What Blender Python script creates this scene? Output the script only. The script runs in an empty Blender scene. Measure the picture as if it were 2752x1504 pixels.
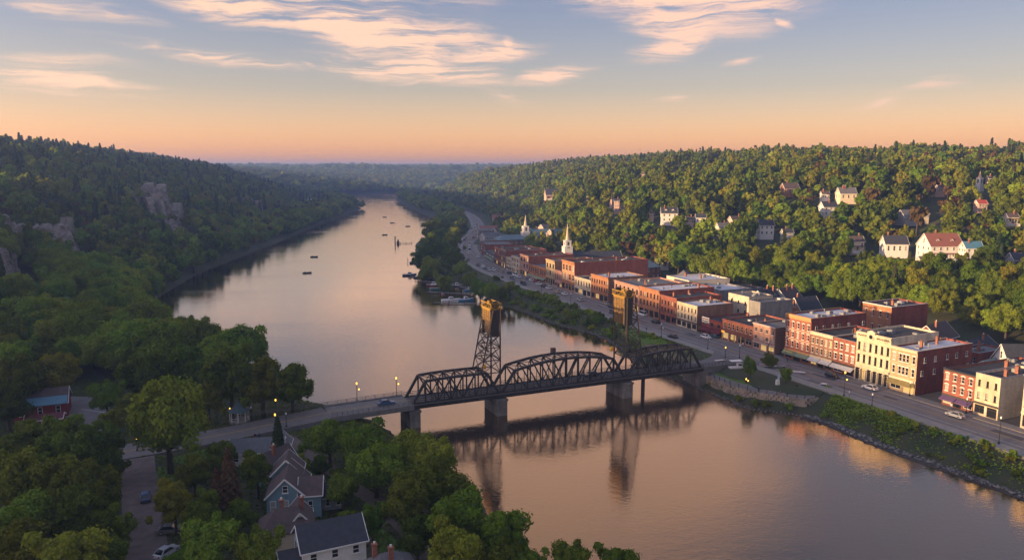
import bpy, bmesh, math, random
import numpy as np
from mathutils import Vector, Matrix
R = math.radians
scene = bpy.context.scene
COL = scene.collection

# ------------------------------------------------------------------ camera
FPX, CZ = 2050.0, 65.0                      # focal length in photo pixels (2752 wide), eye height above the river
TH = math.atan(297.0 / FPX)                 # downward tilt
cam_d = bpy.data.cameras.new('camera')
cam_d.sensor_width = 36.0
cam_d.lens = 36.0 * FPX / 2752.0
cam_d.clip_start = 1.0
cam_d.clip_end = 60000.0
cam = bpy.data.objects.new('camera', cam_d)
COL.objects.link(cam)
cam.location = (0, 0, CZ)
cam.rotation_euler = (math.pi / 2 - TH, 0, 0)
scene.camera = cam

# ------------------------------------------------------------------ light
SUN_EL, SUN_AZ = R(7.15), math.atan2(-0.90, -0.43)    # azimuth measured from +Y towards +X
sun_vec = Vector((math.sin(SUN_AZ) * math.cos(SUN_EL), math.cos(SUN_AZ) * math.cos(SUN_EL), math.sin(SUN_EL)))
sun_d = bpy.data.lights.new('sun', 'SUN')
sun_d.energy = 4.2
sun_d.angle = R(0.6)
sun_d.color = (1.0, 0.66, 0.34)
sun = bpy.data.objects.new('sun', sun_d)
COL.objects.link(sun)
sun.rotation_euler = (-sun_vec).to_track_quat('-Z', 'Y').to_euler()
sun.location = sun_vec * 500

world = bpy.data.worlds.new('World')
scene.world = world
world.use_nodes = True
wt = world.node_tree
wt.nodes.clear()
def WN(t, **k):
    n = wt.nodes.new(t)
    for a, b in k.items():
        setattr(n, a, b)
    return n
def WL(a, b):
    wt.links.new(a, b)
def wval(x, sock):
    if isinstance(x, (int, float)):
        sock.default_value = x
    else:
        WL(x, sock)
def wm(op, a, b=0.0, clamp=False):
    n = WN('ShaderNodeMath', operation=op, use_clamp=clamp)
    wval(a, n.inputs[0]); wval(b, n.inputs[1])
    return n.outputs[0]
def wmap(x, f0, f1, t0, t1, smooth=True):
    n = WN('ShaderNodeMapRange', interpolation_type='SMOOTHSTEP' if smooth else 'LINEAR')
    wval(x, n.inputs[0])
    for i, v in enumerate((f0, f1, t0, t1)):
        n.inputs[1 + i].default_value = v
    return n.outputs[0]
def wmix(fac, a, b, mode='MIX'):
    n = WN('ShaderNodeMix', data_type='RGBA', blend_type=mode)
    wval(fac, n.inputs[0])
    for s, c in ((n.inputs[6], a), (n.inputs[7], b)):
        if isinstance(c, tuple):
            s.default_value = (*c, 1)
        else:
            WL(c, s)
    return n.outputs[2]
sky = WN('ShaderNodeTexSky', sky_type='NISHITA')
sky.sun_disc = False
sky.sun_elevation = SUN_EL
sky.sun_rotation = SUN_AZ
sky.altitude = 0
sky.air_density = 1.0
sky.dust_density = 1.0
sky.ozone_density = 1.6
tc = WN('ShaderNodeTexCoord')
sep = WN('ShaderNodeSeparateXYZ')
WL(tc.outputs['Generated'], sep.inputs[0])
el = wm('ARCSINE', sep.outputs[2])
az = wm('ARCTAN2', sep.outputs[0], sep.outputs[1])
def sky_dir(u, v):
    """direction of a photo pixel as (azimuth, elevation)"""
    dx, dy = (u - 1376) / FPX, (752 - v) / FPX
    d = Vector((dx, math.cos(TH) + dy * math.sin(TH), -math.sin(TH) + dy * math.cos(TH))).normalized()
    return math.atan2(d.x, d.y), math.asin(d.z)
# cirrus: streaks high over the valley, given by azimuth and elevation, broken up by stretched noise
comb = WN('ShaderNodeCombineXYZ')
WL(az, comb.inputs[0]); WL(el, comb.inputs[1])
warp = WN('ShaderNodeTexNoise'); warp.inputs['Scale'].default_value = 9.0; warp.inputs['Detail'].default_value = 5.0
WL(comb.outputs[0], warp.inputs['Vector'])
wv = WN('ShaderNodeVectorMath', operation='MULTIPLY_ADD')
WL(warp.outputs['Color'], wv.inputs[0]); wv.inputs[1].default_value = (0.085, 0.03, 0); wv.inputs[2].default_value = (-0.0425, -0.015, 0)
wadd = WN('ShaderNodeVectorMath', operation='ADD')
WL(comb.outputs[0], wadd.inputs[0]); WL(wv.outputs[0], wadd.inputs[1])
def streak(u0, v0, u1, v1, wd, amp):
    a0, e0 = sky_dir(u0, v0); a1, e1 = sky_dir(u1, v1)
    m = WN('ShaderNodeMapping', vector_type='TEXTURE')
    m.inputs['Location'].default_value = ((a0 + a1) / 2, (e0 + e1) / 2, 0)
    m.inputs['Rotation'].default_value = (0, 0, math.atan2(e1 - e0, a1 - a0))
    m.inputs['Scale'].default_value = (math.hypot(a1 - a0, e1 - e0) * 0.85, wd * 1.7 / FPX, 1)
    WL(wadd.outputs[0], m.inputs[0])
    ln = WN('ShaderNodeVectorMath', operation='LENGTH')
    WL(m.outputs[0], ln.inputs[0])
    return wm('MULTIPLY', wm('POWER', wm('MAXIMUM', wm('SUBTRACT', 1.0, ln.outputs[1]), 0.0), 1.25), amp)
streaks = [(430, -15, 900, 70, 34, 1.0), (760, 10, 1210, 150, 60, 1.35), (900, 0, 1100, 70, 50, .8), (1000, 80, 1330, 110, 40, .8), (1060, 120, 1200, 185, 44, 1.0),
           (850, 170, 1320, 215, 26, 1.15), (1200, 155, 1430, 135, 28, 1.1), (1350, 100, 1385, 150, 26, 0.8), (1390, 220, 1570, 195, 20, 1.1),
           (300, 105, 780, 180, 17, .8), (-60, 185, 400, 245, 30, 1.0), (-40, 150, 330, 165, 18, .5), (0, 5, 400, 52, 20, .55),
           (1560, -15, 2120, 0, 50, 1.2), (1660, 30, 2040, 45, 55, 1.15), (1730, 80, 1990, 70, 40, .9), (1700, 150, 1960, 90, 26, 1.0), (2060, 55, 2120, 68, 12, .8), (780, 170, 850, 185, 9, .7),
           (2300, 290, 2470, 262, 16, .45), (2450, 240, 2600, 220, 14, .55), (1750, 268, 1850, 258, 12, .4), (1300, 250, 1420, 275, 18, .45), (1950, 178, 2030, 163, 8, .5),
           (760, -200, 1300, -40, 70, .9), (1500, -200, 2100, -60, 70, .9), (-200, -150, 600, -90, 50, .6), (950, -680, 2050, -380, 260, 2.6), (1300, -800, 2100, -640, 120, 1.1), (900, -300, 1500, -230, 60, .8), (700, -420, 1300, -330, 60, .7)]
acc = None
for s_ in streaks:
    v_ = streak(*s_)
    acc = v_ if acc is None else wm('MAXIMUM', acc, v_)
def fibre(rot, sx, sy, detail, rough):
    st = WN('ShaderNodeMapping'); st.inputs['Rotation'].default_value = (0, 0, R(rot)); st.inputs['Scale'].default_value = (sx, sy, 1)
    WL(wadd.outputs[0], st.inputs[0])
    cn = WN('ShaderNodeTexNoise'); cn.inputs['Scale'].default_value = 1.0; cn.inputs['Detail'].default_value = detail; cn.inputs['Roughness'].default_value = rough
    cn.inputs['Distortion'].default_value = 0.8
    WL(st.outputs[0], cn.inputs['Vector'])
    return cn.outputs[0]
f1, f2 = fibre(14, 5, 75, 9.0, 0.66), fibre(-12, 12, 90, 8.0, 0.64)
fib = wmap(wm('ADD', wm('MULTIPLY', f1, 0.62), wm('MULTIPLY', f2, 0.38)), 0.34, 0.64, 0.0, 1.0)
# thin cirrus veil added mostly above the view, warms fill light and reflections
veil = wm('MULTIPLY', wmap(f1, 0.40, 0.75, 0.0, 0.62), wmap(el, 0.16, 0.40, 0.0, 1.0))
body = wm('MULTIPLY', acc, wm('ADD', 0.12, wm('MULTIPLY', fib, 2.1)))
cl = wm('MAXIMUM', wmap(body, 0.04, 1.15, 0.0, 0.93), veil, True)
# evening tint: rose and amber low, periwinkle higher; overhead raised as unseen fill light
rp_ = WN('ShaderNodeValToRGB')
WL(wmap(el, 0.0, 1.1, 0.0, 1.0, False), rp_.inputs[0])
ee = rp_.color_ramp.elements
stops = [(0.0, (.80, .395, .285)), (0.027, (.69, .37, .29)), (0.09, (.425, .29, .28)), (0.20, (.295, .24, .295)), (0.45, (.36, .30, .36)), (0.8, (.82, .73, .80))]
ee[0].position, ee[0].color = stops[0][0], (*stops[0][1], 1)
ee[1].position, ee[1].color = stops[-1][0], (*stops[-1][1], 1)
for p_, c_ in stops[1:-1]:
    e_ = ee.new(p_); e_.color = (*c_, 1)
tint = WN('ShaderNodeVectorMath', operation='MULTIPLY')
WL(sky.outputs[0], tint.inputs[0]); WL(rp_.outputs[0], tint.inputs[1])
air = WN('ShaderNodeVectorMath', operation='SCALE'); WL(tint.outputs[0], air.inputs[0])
facing = wm('ADD', wm('MULTIPLY', sep.outputs[0], math.sin(SUN_AZ)), wm('MULTIPLY', sep.outputs[1], math.cos(SUN_AZ)))
WL(wmap(facing, -1.0, 0.4, 1.30, 2.38, False), air.inputs['Scale'])
# cloud light: amber towards the sun's side, rosier away from it
cwarm = wmix(wmap(az, -0.8, 0.6, 0.0, 1.0), (3.35, 2.2, 1.5), (3.15, 2.0, 1.5))
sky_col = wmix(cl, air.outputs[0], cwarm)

bg = WN('ShaderNodeBackground')
bg.inputs[1].default_value = 0.13
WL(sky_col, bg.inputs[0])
wout = WN('ShaderNodeOutputWorld')
WL(bg.outputs[0], wout.inputs[0])

vs = scene.view_settings
vs.view_transform = 'Standard'
vs.look = 'None'
vs.gamma = 1.0
vs.use_curve_mapping = False
vs.exposure = 1.48
cy = scene.cycles
cy.max_bounces = 6
cy.diffuse_bounces = 3
cy.glossy_bounces = 3
cy.transmission_bounces = 3
cy.transparent_max_bounces = 8
cy.volume_bounces = 0
cy.use_denoising = True
cy.sample_clamp_indirect = 6.0
cy.volume_step_rate = 4.0
# ------------------------------------------------------------------ helpers
def G(u, v, z=0.0):
    """point of the plane at height z seen at photo pixel (u, v)"""
    dx, dy = (u - 1376) / FPX, (752 - v) / FPX
    c, s = math.cos(TH), math.sin(TH)
    d = (dx, c + dy * s, -s + dy * c)
    t = (z - CZ) / d[2]
    return Vector((d[0] * t, d[1] * t, z))
def PX(x, y, z):
    c, s = math.cos(TH), math.sin(TH)
    f = y * c - (z - CZ) * s
    return 1376 + FPX * x / f, 752 - FPX * (y * s + (z - CZ) * c) / f
def z_at(x, y, v):
    """height above (x, y) that shows at photo row v"""
    c, s = math.cos(TH), math.sin(TH)
    k = (752 - v) / FPX
    return CZ + y * (k * c - s) / (c + k * s)

MATS = {}
def mat(name, col, rough=0.85, var=0.12, scale=1.5, bump=0.0, bscale=8.0, metal=0.0, spec=0.3, col2=None, emit=None, detail=4.0):
    if name in MATS:
        return MATS[name]
    m = bpy.data.materials.new(name)
    m.use_nodes = True
    nt = m.node_tree
    b = nt.nodes['Principled BSDF']
    b.inputs['Roughness'].default_value = rough
    b.inputs['Metallic'].default_value = metal
    b.inputs['Specular IOR Level'].default_value = spec
    if var > 0 or col2:
        t = nt.nodes.new('ShaderNodeTexCoord')
        n = nt.nodes.new('ShaderNodeTexNoise')
        n.inputs['Scale'].default_value = scale
        n.inputs['Detail'].default_value = detail
        n.inputs['Roughness'].default_value = 0.65
        nt.links.new(t.outputs['Object'], n.inputs['Vector'])
        r = nt.nodes.new('ShaderNodeValToRGB')
        r.color_ramp.elements[0].position = 0.3
        r.color_ramp.elements[1].position = 0.7
        c2 = col2 or tuple(min(1, c * (1 + var)) for c in col)
        r.color_ramp.elements[0].color = (*(tuple(c * (1 - var) for c in col) if not col2 else col), 1)
        r.color_ramp.elements[1].color = (*c2, 1)
        nt.links.new(n.outputs[0], r.inputs[0])
        nt.links.new(r.outputs[0], b.inputs['Base Color'])
        if bump:
            n2 = nt.nodes.new('ShaderNodeTexNoise')
            n2.inputs['Scale'].default_value = bscale
            n2.inputs['Detail'].default_value = 4
            nt.links.new(t.outputs['Object'], n2.inputs['Vector'])
            bp = nt.nodes.new('ShaderNodeBump')
            bp.inputs['Strength'].default_value = bump
            bp.inputs['Distance'].default_value = 0.1
            nt.links.new(n2.outputs[0], bp.inputs['Height'])
            nt.links.new(bp.outputs[0], b.inputs['Normal'])
    else:
        b.inputs['Base Color'].default_value = (*col, 1)
    if emit:
        b.inputs['Emission Color'].default_value = (*emit[:3], 1)
        b.inputs['Emission Strength'].default_value = emit[3]
    MATS[name] = m
    return m

def brick_mat(name, col, mortar=None, bw=0.45, bh=0.14, var=0.22, stain=0.25):
    """masonry: courses, per-brick tone, weather stains"""
    if name in MATS:
        return MATS[name]
    m = bpy.data.materials.new(name)
    m.use_nodes = True
    nt = m.node_tree
    L = nt.links.new
    b = nt.nodes['Principled BSDF']
    b.inputs['Roughness'].default_value = 0.9
    b.inputs['Specular IOR Level'].default_value = 0.2
    t = nt.nodes.new('ShaderNodeTexCoord')
    s = nt.nodes.new('ShaderNodeSeparateXYZ')
    L(t.outputs['Object'], s.inputs[0])
    ad = nt.nodes.new('ShaderNodeMath'); L(s.outputs[0], ad.inputs[0]); L(s.outputs[1], ad.inputs[1])
    cb = nt.nodes.new('ShaderNodeCombineXYZ'); L(ad.outputs[0], cb.inputs[0]); L(s.outputs[2], cb.inputs[1])
    br = nt.nodes.new('ShaderNodeTexBrick')
    br.inputs['Scale'].default_value = 1.0
    br.inputs['Brick Width'].default_value = bw
    br.inputs['Row Height'].default_value = bh
    br.inputs['Mortar Size'].default_value = 0.012
    br.inputs['Color1'].default_value = (*[c * (1 + var) for c in col], 1)
    br.inputs['Color2'].default_value = (*[c * (1 - var) for c in col], 1)
    br.inputs['Mortar'].default_value = (*(mortar or [c * 0.8 + 0.04 for c in col]), 1)
    L(cb.outputs[0], br.inputs['Vector'])
    n = nt.nodes.new('ShaderNodeTexNoise'); n.inputs['Scale'].default_value = 0.55; n.inputs['Detail'].default_value = 6
    mp = nt.nodes.new('ShaderNodeMapping'); mp.inputs['Scale'].default_value = (1, 1, 0.35)
    L(t.outputs['Object'], mp.inputs[0]); L(mp.outputs[0], n.inputs['Vector'])
    mr = nt.nodes.new('ShaderNodeMapRange'); mr.inputs[1].default_value = 0.3; mr.inputs[2].default_value = 0.7
    mr.inputs[3].default_value = 1 - stain; mr.inputs[4].default_value = 1 + stain * 0.8
    L(n.outputs[0], mr.inputs[0])
    mx = nt.nodes.new('ShaderNodeMix'); mx.data_type = 'RGBA'; mx.blend_type = 'MULTIPLY'; mx.inputs[0].default_value = 1
    L(br.outputs[0], mx.inputs[6])
    cc = nt.nodes.new('ShaderNodeCombineColor')
    for i in range(3):
        L(mr.outputs[0], cc.inputs[i])
    L(cc.outputs[0], mx.inputs[7])
    L(mx.outputs[2], b.inputs['Base Color'])
    MATS[name] = m
    return m

class MB:
    """collects faces, links them as ONE mesh object"""
    def __init__(self):
        self.v = []; self.f = []; self.m = []
    def face(self, pts, mi=0):
        n = len(self.v)
        self.v += [tuple(p) for p in pts]
        self.f.append(tuple(range(n, n + len(pts))))
        self.m.append(mi)
        return self
    def mesh(self, vs_, fs_, mi=0):
        n = len(self.v)
        self.v += [tuple(p) for p in vs_]
        self.f += [tuple(i + n for i in f) for f in fs_]
        self.m += [mi] * len(fs_)
        return self
    def box(self, x0, x1, y0, y1, z0, z1, mi=0):
        v = [(x, y, z) for z in (z0, z1) for y in (y0, y1) for x in (x0, x1)]
        return self.mesh(v, [(0, 2, 3, 1), (4, 5, 7, 6), (0, 1, 5, 4), (2, 6, 7, 3), (0, 4, 6, 2), (1, 3, 7, 5)], mi)
    def beam(self, p, q, w, h=None, mi=0, up=(0, 0, 1)):
        p, q = Vector(p), Vector(q)
        h = h or w
        d = (q - p).normalized()
        u_ = Vector(up)
        if abs(d.dot(u_)) > 0.98:
            u_ = Vector((1, 0, 0))
        a = d.cross(u_).normalized() * (w / 2)
        b = a.cross(d).normalized() * (h / 2)
        v = [p - a - b, p + a - b, p + a + b, p - a + b, q - a - b, q + a - b, q + a + b, q - a + b]
        return self.mesh(v, [(3, 2, 1, 0), (4, 5, 6, 7), (0, 1, 5, 4), (1, 2, 6, 5), (2, 3, 7, 6), (3, 0, 4, 7)], mi)
    def tube(self, pts, rad, n=6, mi=0, cap=True):
        pts = [Vector(p) for p in pts]
        rr = rad if isinstance(rad, (list, tuple)) else [rad] * len(pts)
        base = len(self.v)
        for i, p in enumerate(pts):
            d = (pts[min(i + 1, len(pts) - 1)] - pts[max(i - 1, 0)]).normalized()
            a = d.orthogonal().normalized() if abs(d.z) < 0.99 else Vector((1, 0, 0))
            b = d.cross(a).normalized()
            for k in range(n):
                t = 2 * math.pi * k / n
                self.v.append(tuple(p + (a * math.cos(t) + b * math.sin(t)) * rr[i]))
        for i in range(len(pts) - 1):
            for k in range(n):
                k2 = (k + 1) % n
                self.f.append((base + i * n + k, base + i * n + k2, base + (i + 1) * n + k2, base + (i + 1) * n + k)); self.m.append(mi)
        if cap:
            self.f.append(tuple(base + k for k in range(n))[::-1]); self.m.append(mi)
            self.f.append(tuple(base + (len(pts) - 1) * n + k for k in range(n))); self.m.append(mi)
        return self
    def lathe(self, prof, n=8, cx=0, cy=0, mi=0, rot=0.0):
        base = len(self.v)
        for r, z in prof:
            for k in range(n):
                t = 2 * math.pi * k / n + rot
                self.v.append((cx + r * math.cos(t), cy + r * math.sin(t), z))
        for i in range(len(prof) - 1):
            for k in range(n):
                k2 = (k + 1) % n
                self.f.append((base + i * n + k, base + i * n + k2, base + (i + 1) * n + k2, base + (i + 1) * n + k)); self.m.append(mi)
        self.f.append(tuple(base + k for k in range(n))[::-1]); self.m.append(mi)
        self.f.append(tuple(base + (len(prof) - 1) * n + k for k in range(n))); self.m.append(mi)
        return self
    def prism(self, poly, z0, z1, mi=0):
        n = len(poly)
        v = [(p[0], p[1], z0) for p in poly] + [(p[0], p[1], z1) for p in poly]
        f = [tuple(range(n))[::-1], tuple(range(n, 2 * n))] + [(i, (i + 1) % n, n + (i + 1) % n, n + i) for i in range(n)]
        return self.mesh(v, f, mi)
    def data(self, name, mats, smooth=False):
        me = bpy.data.meshes.new(name)
        me.from_pydata(self.v, [], self.f)
        for m in (mats if isinstance(mats, (list, tuple)) else [mats]):
            me.materials.append(m)
        me.polygons.foreach_set('material_index', self.m)
        if smooth:
            me.polygons.foreach_set('use_smooth', [True] * len(self.f))
        me.update()
        return me
    def build(self, name, mats, parent=None, smooth=False, loc=None, rz=0.0):
        return link(name, self.data(name, mats, smooth), parent, loc, rz)

def link(name, me, parent=None, loc=None, rz=0.0, sc=None):
    o = bpy.data.objects.new(name, me)
    COL.objects.link(o)
    if parent is not None:
        o.parent = parent
    if loc is not None:
        o.location = loc
    if rz:
        o.rotation_euler = (0, 0, rz)
    if sc is not None:
        o.scale = sc if isinstance(sc, (tuple, list)) else (sc, sc, sc)
    return o
def tag(o, label, cat, group=None):
    o['label'] = label
    o['category'] = cat
    if group:
        o['group'] = group
    return o
def thing(name, label, cat, loc=(0, 0, 0), rz=0.0, group=None):
    o = bpy.data.objects.new(name, None)
    COL.objects.link(o)
    o.empty_display_size = 0.5
    o.location = loc
    o.rotation_euler = (0, 0, rz)
    return tag(o, label, cat, group)
def structure(o, label=None):
    o['kind'] = 'structure'
    if label:
        o['label'] = label
    return o
def copy_tree(o, parent=None):
    c = o.copy()
    COL.objects.link(c)
    c.parent = parent
    for ch in o.children:
        copy_tree(ch, c)
    return c
def smooth01(x):
    x = np.clip(x, 0, 1)
    return x * x * (3 - 2 * x)
# ------------------------------------------------------------------ lie of the land
RIVER = [(46, -60), (44, 60), (40, 96), (30, 112), (7, 117), (-1, 129), (-12, 157), (-26, 178), (-39, 195), (-57, 206), (-80, 232), (-108, 256), (-132, 282), (-158, 325), (-171, 352),
         (-184, 398), (-199, 480), (-205, 567), (-212, 690), (-236, 1010), (-245, 1190), (-252, 1290), (-268, 1310), (-300, 1450), (-420, 1800), (-500, 1960),
         (-400, 2020), (-300, 2090), (-200, 2190), (0, 2420), (330, 2700), (460, 2560), (130, 2270), (-120, 2060), (-225, 1930), (-264, 1820), (-258, 1700),
         (-182, 1330), (-114, 1060), (-76, 910), (-78, 800), (-86, 690), (-82, 640), (-68, 545), (-58, 480), (-50, 452), (-31, 428), (-15, 396), (-11, 374), (-4, 362), (5, 349), (19, 317),
         (32, 300), (38.5, 284), (42.5, 258), (44.7, 245), (52.8, 231.4), (57.6, 221.2), (62.3, 210.7), (65.6, 203.5), (72, 199.9), (78.4, 197), (82.5, 190.7), (89.7, 172), (98, 156.5), (103, 146), (112, 110), (120, 60), (125, -60)]
FRONT = [(160, 90), (134, 143), (118, 178.5), (108.8, 198.8), (99.6, 217.5), (88.2, 241.5), (75.8, 268.5), (64.6, 293), (54, 317), (43.5, 344), (31.5, 371), (18.5, 404),
         (7.5, 432), (-3.5, 462), (-14, 504), (-24, 556), (-28.5, 622), (-25, 720), (-27, 833), (-43, 1000), (-80, 1200), (-150, 1500), (-215, 1800), (-60, 2050), (500, 2500)]
LFOOT = [(-600, -155), (100, -155), (333, -185), (510, -226), (926, -275), (1400, -378), (1700, -480), (2000, -900), (2400, -1700), (9000, -6000)]

def poly_dist(px, py, pts, closed=False):
    """distance to a polyline and, for an open one, the sign of the side (right of travel positive)"""
    best = np.full(px.shape, 1e18)
    side = np.zeros(px.shape)
    n = len(pts)
    for i in range(n if closed else n - 1):
        ax, ay = pts[i]; bx, by = pts[(i + 1) % n]
        dx, dy = bx - ax, by - ay
        t = np.clip(((px - ax) * dx + (py - ay) * dy) / (dx * dx + dy * dy), 0, 1)
        qx, qy = px - (ax + t * dx), py - (ay + t * dy)
        d = qx * qx + qy * qy
        w = d < best
        best = np.where(w, d, best)
        side = np.where(w, np.sign(dy * (px - ax) - dx * (py - ay)), side)
    return np.sqrt(best), side
def inside(px, py, pts):
    r = np.zeros(px.shape, bool)
    n = len(pts)
    for i in range(n):
        ax, ay = pts[i]; bx, by = pts[(i + 1) % n]
        if ay == by:
            continue
        c = ((ay > py) != (by > py)) & (px < (bx - ax) * (py - ay) / (by - ay) + ax)
        r ^= c
    return r
_rs = np.random.RandomState(3)
_w = [(_rs.uniform(0, 6.28), _rs.uniform(0, 6.28), k) for k in (0.0045, 0.007, 0.011, 0.018, 0.03, 0.047)]
def lumps(x, y):
    r = 0
    for i, (a, p, k) in enumerate(_w):
        r = r + np.sin((x * math.cos(a) + y * math.sin(a)) * k * 1.3 + p) * np.sin((y * math.cos(a * 1.7) - x * math.sin(a)) * k + 2 * p) * (0.0045 / k) ** 0.6
    return r
def land(x, y):
    """ground height; also distance to water (negative in it) and distance behind the street front"""
    x = np.asarray(x, float); y = np.asarray(y, float)
    db, _ = poly_dist(x, y, RIVER, True)
    db = np.where(inside(x, y, RIVER), -db, db)
    df, sd = poly_dist(x, y, FRONT)
    d = df * sd
    right = d > -120
    fl = 4.5
    z = np.where(db < 0, np.maximum(-3.0, db * 0.35), fl * smooth01(db / 9.0) - 0.1)
    w = smooth01((y - 340) / 420)
    near = np.interp(d, [70, 96, 126, 176, 273, 316, 400, 700, 1100, 3000], [0, 4.5, 9, 17, 38, 43, 50, 62, 68, 72])
    far = np.interp(d, [46, 86, 142, 258, 400, 3000], [0, 31, 48, 62, 68, 72])
    hr = near * (1 - w) + far * w
    n = lumps(x, y)
    z = z + np.where(d > 0, hr, 0) + np.where(d > 0, n * np.clip(hr / 60, 0, 1) * 4.0, 0)
    foot = np.interp(y, [p[0] for p in LFOOT], [p[1] for p in LFOOT])
    dl = foot - x
    hl = np.interp(dl, [0, 60, 150, 300, 450, 3000], [0, 22, 52, 76, 80, 84])
    z = z + np.where((dl > 0) & (d < 0), hl + n * np.clip(hl / 60, 0, 1) * 5.0, 0)
    nf = smooth01((y - 1980 - 0.1 * x) / 160) * (db > 0)
    hf = np.interp(db, [0, 60, 300, 900, 2200, 4500], [0, 6, 30, 50, 60, 72]) + n * 6 * np.clip(db / 500, 0, 1)
    z = np.where(nf > 0, np.maximum(z, hf * nf + 3), z)
    return z, db, d
def ground_z(x, y):
    return float(land(np.array([x]), np.array([y]))[0][0])
def on_land(u, v, t0=80.0, t1=4000.0, lift=0.0):
    """where the line of sight through a photo pixel meets the ground"""
    a, b = G(u, v, CZ - 1.0), Vector((0, 0, CZ))
    dirv = (a - b) if v > 455.5 else None
    dx, dy = (u - 1376) / FPX, (752 - v) / FPX
    c, s = math.cos(TH), math.sin(TH)
    d = np.array((dx, c + dy * s, -s + dy * c))
    t = np.geomspace(t0, t1, 1500)
    z = land(d[0] * t, d[1] * t)[0] + lift
    hit = np.nonzero(CZ + d[2] * t < z)[0]
    k = hit[0] if len(hit) else len(t) - 1
    return Vector((d[0] * t[k], d[1] * t[k], float(z[k]) - lift))

def axis(a, b, fine0, fine1, step, grow=1.13):
    xs = list(np.arange(fine0, fine1 + 0.1, step))
    s, x = step, fine1
    while x < b:
        s *= grow; x += s; xs.append(x)
    s, x = step, fine0
    while x > a:
        s *= grow; x -= s; xs.insert(0, x)
    return np.array(xs)
gx = axis(-8000, 8000, -330, 330, 5.0, 1.09)
gy = axis(-900, 9000, -40, 620, 5.0, 1.06)
XX, YY = np.meshgrid(gx, gy)
ZZ = land(XX, YY)[0]
nx, ny = len(gx), len(gy)
idx = np.arange(nx * ny).reshape(ny, nx)
quads = np.stack([idx[:-1, :-1], idx[:-1, 1:], idx[1:, 1:], idx[1:, :-1]], -1).reshape(-1, 4)
def np_mesh(name, verts, faces, mats, smooth=False):
    me = bpy.data.meshes.new(name)
    k = faces.shape[1]
    me.vertices.add(len(verts)); me.vertices.foreach_set('co', np.asarray(verts, np.float32).ravel())
    me.loops.add(faces.size); me.loops.foreach_set('vertex_index', faces.astype(np.int32).ravel())
    me.polygons.add(len(faces)); me.polygons.foreach_set('loop_start', np.arange(0, faces.size, k, dtype=np.int32))
    if smooth:
        me.polygons.foreach_set('use_smooth', np.ones(len(faces), bool))
    for m in (mats if isinstance(mats, (list, tuple)) else [mats]):
        me.materials.append(m)
    me.update(calc_edges=True)
    me.validate()
    return me
soil = mat('soil', (0.030, 0.045, 0.016), 0.95, scale=0.12, col2=(0.062, 0.055, 0.028), bump=0.3, bscale=0.8)
ground = structure(link('ground', np_mesh('ground', np.stack([XX, YY, ZZ], -1).reshape(-1, 3), quads, soil, True)))

# water: dark river water, ripples, the sky mirrored at low angles
wm_ = bpy.data.materials.new('river_water'); wm_.use_nodes = True
nt = wm_.node_tree; nt.nodes.clear(); L = nt.links.new
geo = nt.nodes.new('ShaderNodeNewGeometry')
def ripple(scale, stretch, dist, strength, prev=None, detail=3.0):
    mp = nt.nodes.new('ShaderNodeMapping'); mp.inputs['Scale'].default_value = (scale, scale * stretch, 1); mp.inputs['Rotation'].default_value = (0, 0, R(12))
    L(geo.outputs['Position'], mp.inputs[0])
    n = nt.nodes.new('ShaderNodeTexNoise'); n.inputs['Scale'].default_value = 1.0; n.inputs['Detail'].default_value = detail; n.inputs['Distortion'].default_value = 0.6
    L(mp.outputs[0], n.inputs['Vector'])
    bp = nt.nodes.new('ShaderNodeBump'); bp.inputs['Strength'].default_value = strength; bp.inputs['Distance'].default_value = dist
    L(n.outputs[0], bp.inputs['Height'])
    if prev:
        L(prev, bp.inputs['Normal'])
    return bp.outputs[0]
nrm = ripple(0.03, 1.6, 1.2, 0.02)
nrm = ripple(0.28, 1.8, 0.3, 0.06, nrm)
nrm = ripple(0.9, 2.0, 0.08, 0.26, nrm)
gl = nt.nodes.new('ShaderNodeBsdfGlossy'); gl.inputs['Roughness'].default_value = 0.05; gl.inputs['Color'].default_value = (1.0, 0.85, 0.68, 1)
L(nrm, gl.inputs['Normal'])
wp_m = nt.nodes.new('ShaderNodeMapping'); wp_m.inputs['Scale'].default_value = (0.010, 0.030, 1); wp_m.inputs['Rotation'].default_value = (0, 0, R(20)); L(geo.outputs['Position'], wp_m.inputs[0])
wp_n = nt.nodes.new('ShaderNodeTexNoise'); wp_n.inputs['Scale'].default_value = 1.0; wp_n.inputs['Detail'].default_value = 5.0; wp_n.inputs['Distortion'].default_value = 1.2; L(wp_m.outputs[0], wp_n.inputs['Vector'])
wp_r = nt.nodes.new('ShaderNodeMapRange'); wp_r.inputs[1].default_value = 0.42; wp_r.inputs[2].default_value = 0.66; wp_r.inputs[3].default_value = 0.03; wp_r.inputs[4].default_value = 0.17
L(wp_n.outputs[0], wp_r.inputs[0]); L(wp_r.outputs[0], gl.inputs['Roughness'])            # wind patches
di = nt.nodes.new('ShaderNodeBsdfDiffuse'); di.inputs['Color'].default_value = (0.045, 0.032, 0.022, 1)
fr = nt.nodes.new('ShaderNodeFresnel'); fr.inputs['IOR'].default_value = 1.9
L(nrm, fr.inputs['Normal'])
mrg = nt.nodes.new('ShaderNodeMapRange'); mrg.inputs[1].default_value = 0.10; mrg.inputs[2].default_value = 0.47; mrg.inputs[3].default_value = 0.09; mrg.inputs[4].default_value = 0.98
L(fr.outputs[0], mrg.inputs[0])
mxs = nt.nodes.new('ShaderNodeMixShader'); L(mrg.outputs[0], mxs.inputs[0]); L(di.outputs[0], mxs.inputs[1]); L(gl.outputs[0], mxs.inputs[2])
wo = nt.nodes.new('ShaderNodeOutputMaterial'); L(mxs.outputs[0], wo.inputs[0])
river = MB().face([(-900, -80, 0), (900, -80, 0), (900, 2900, 0), (-900, 2900, 0)]).build('river_water', wm_)
structure(river)
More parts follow.
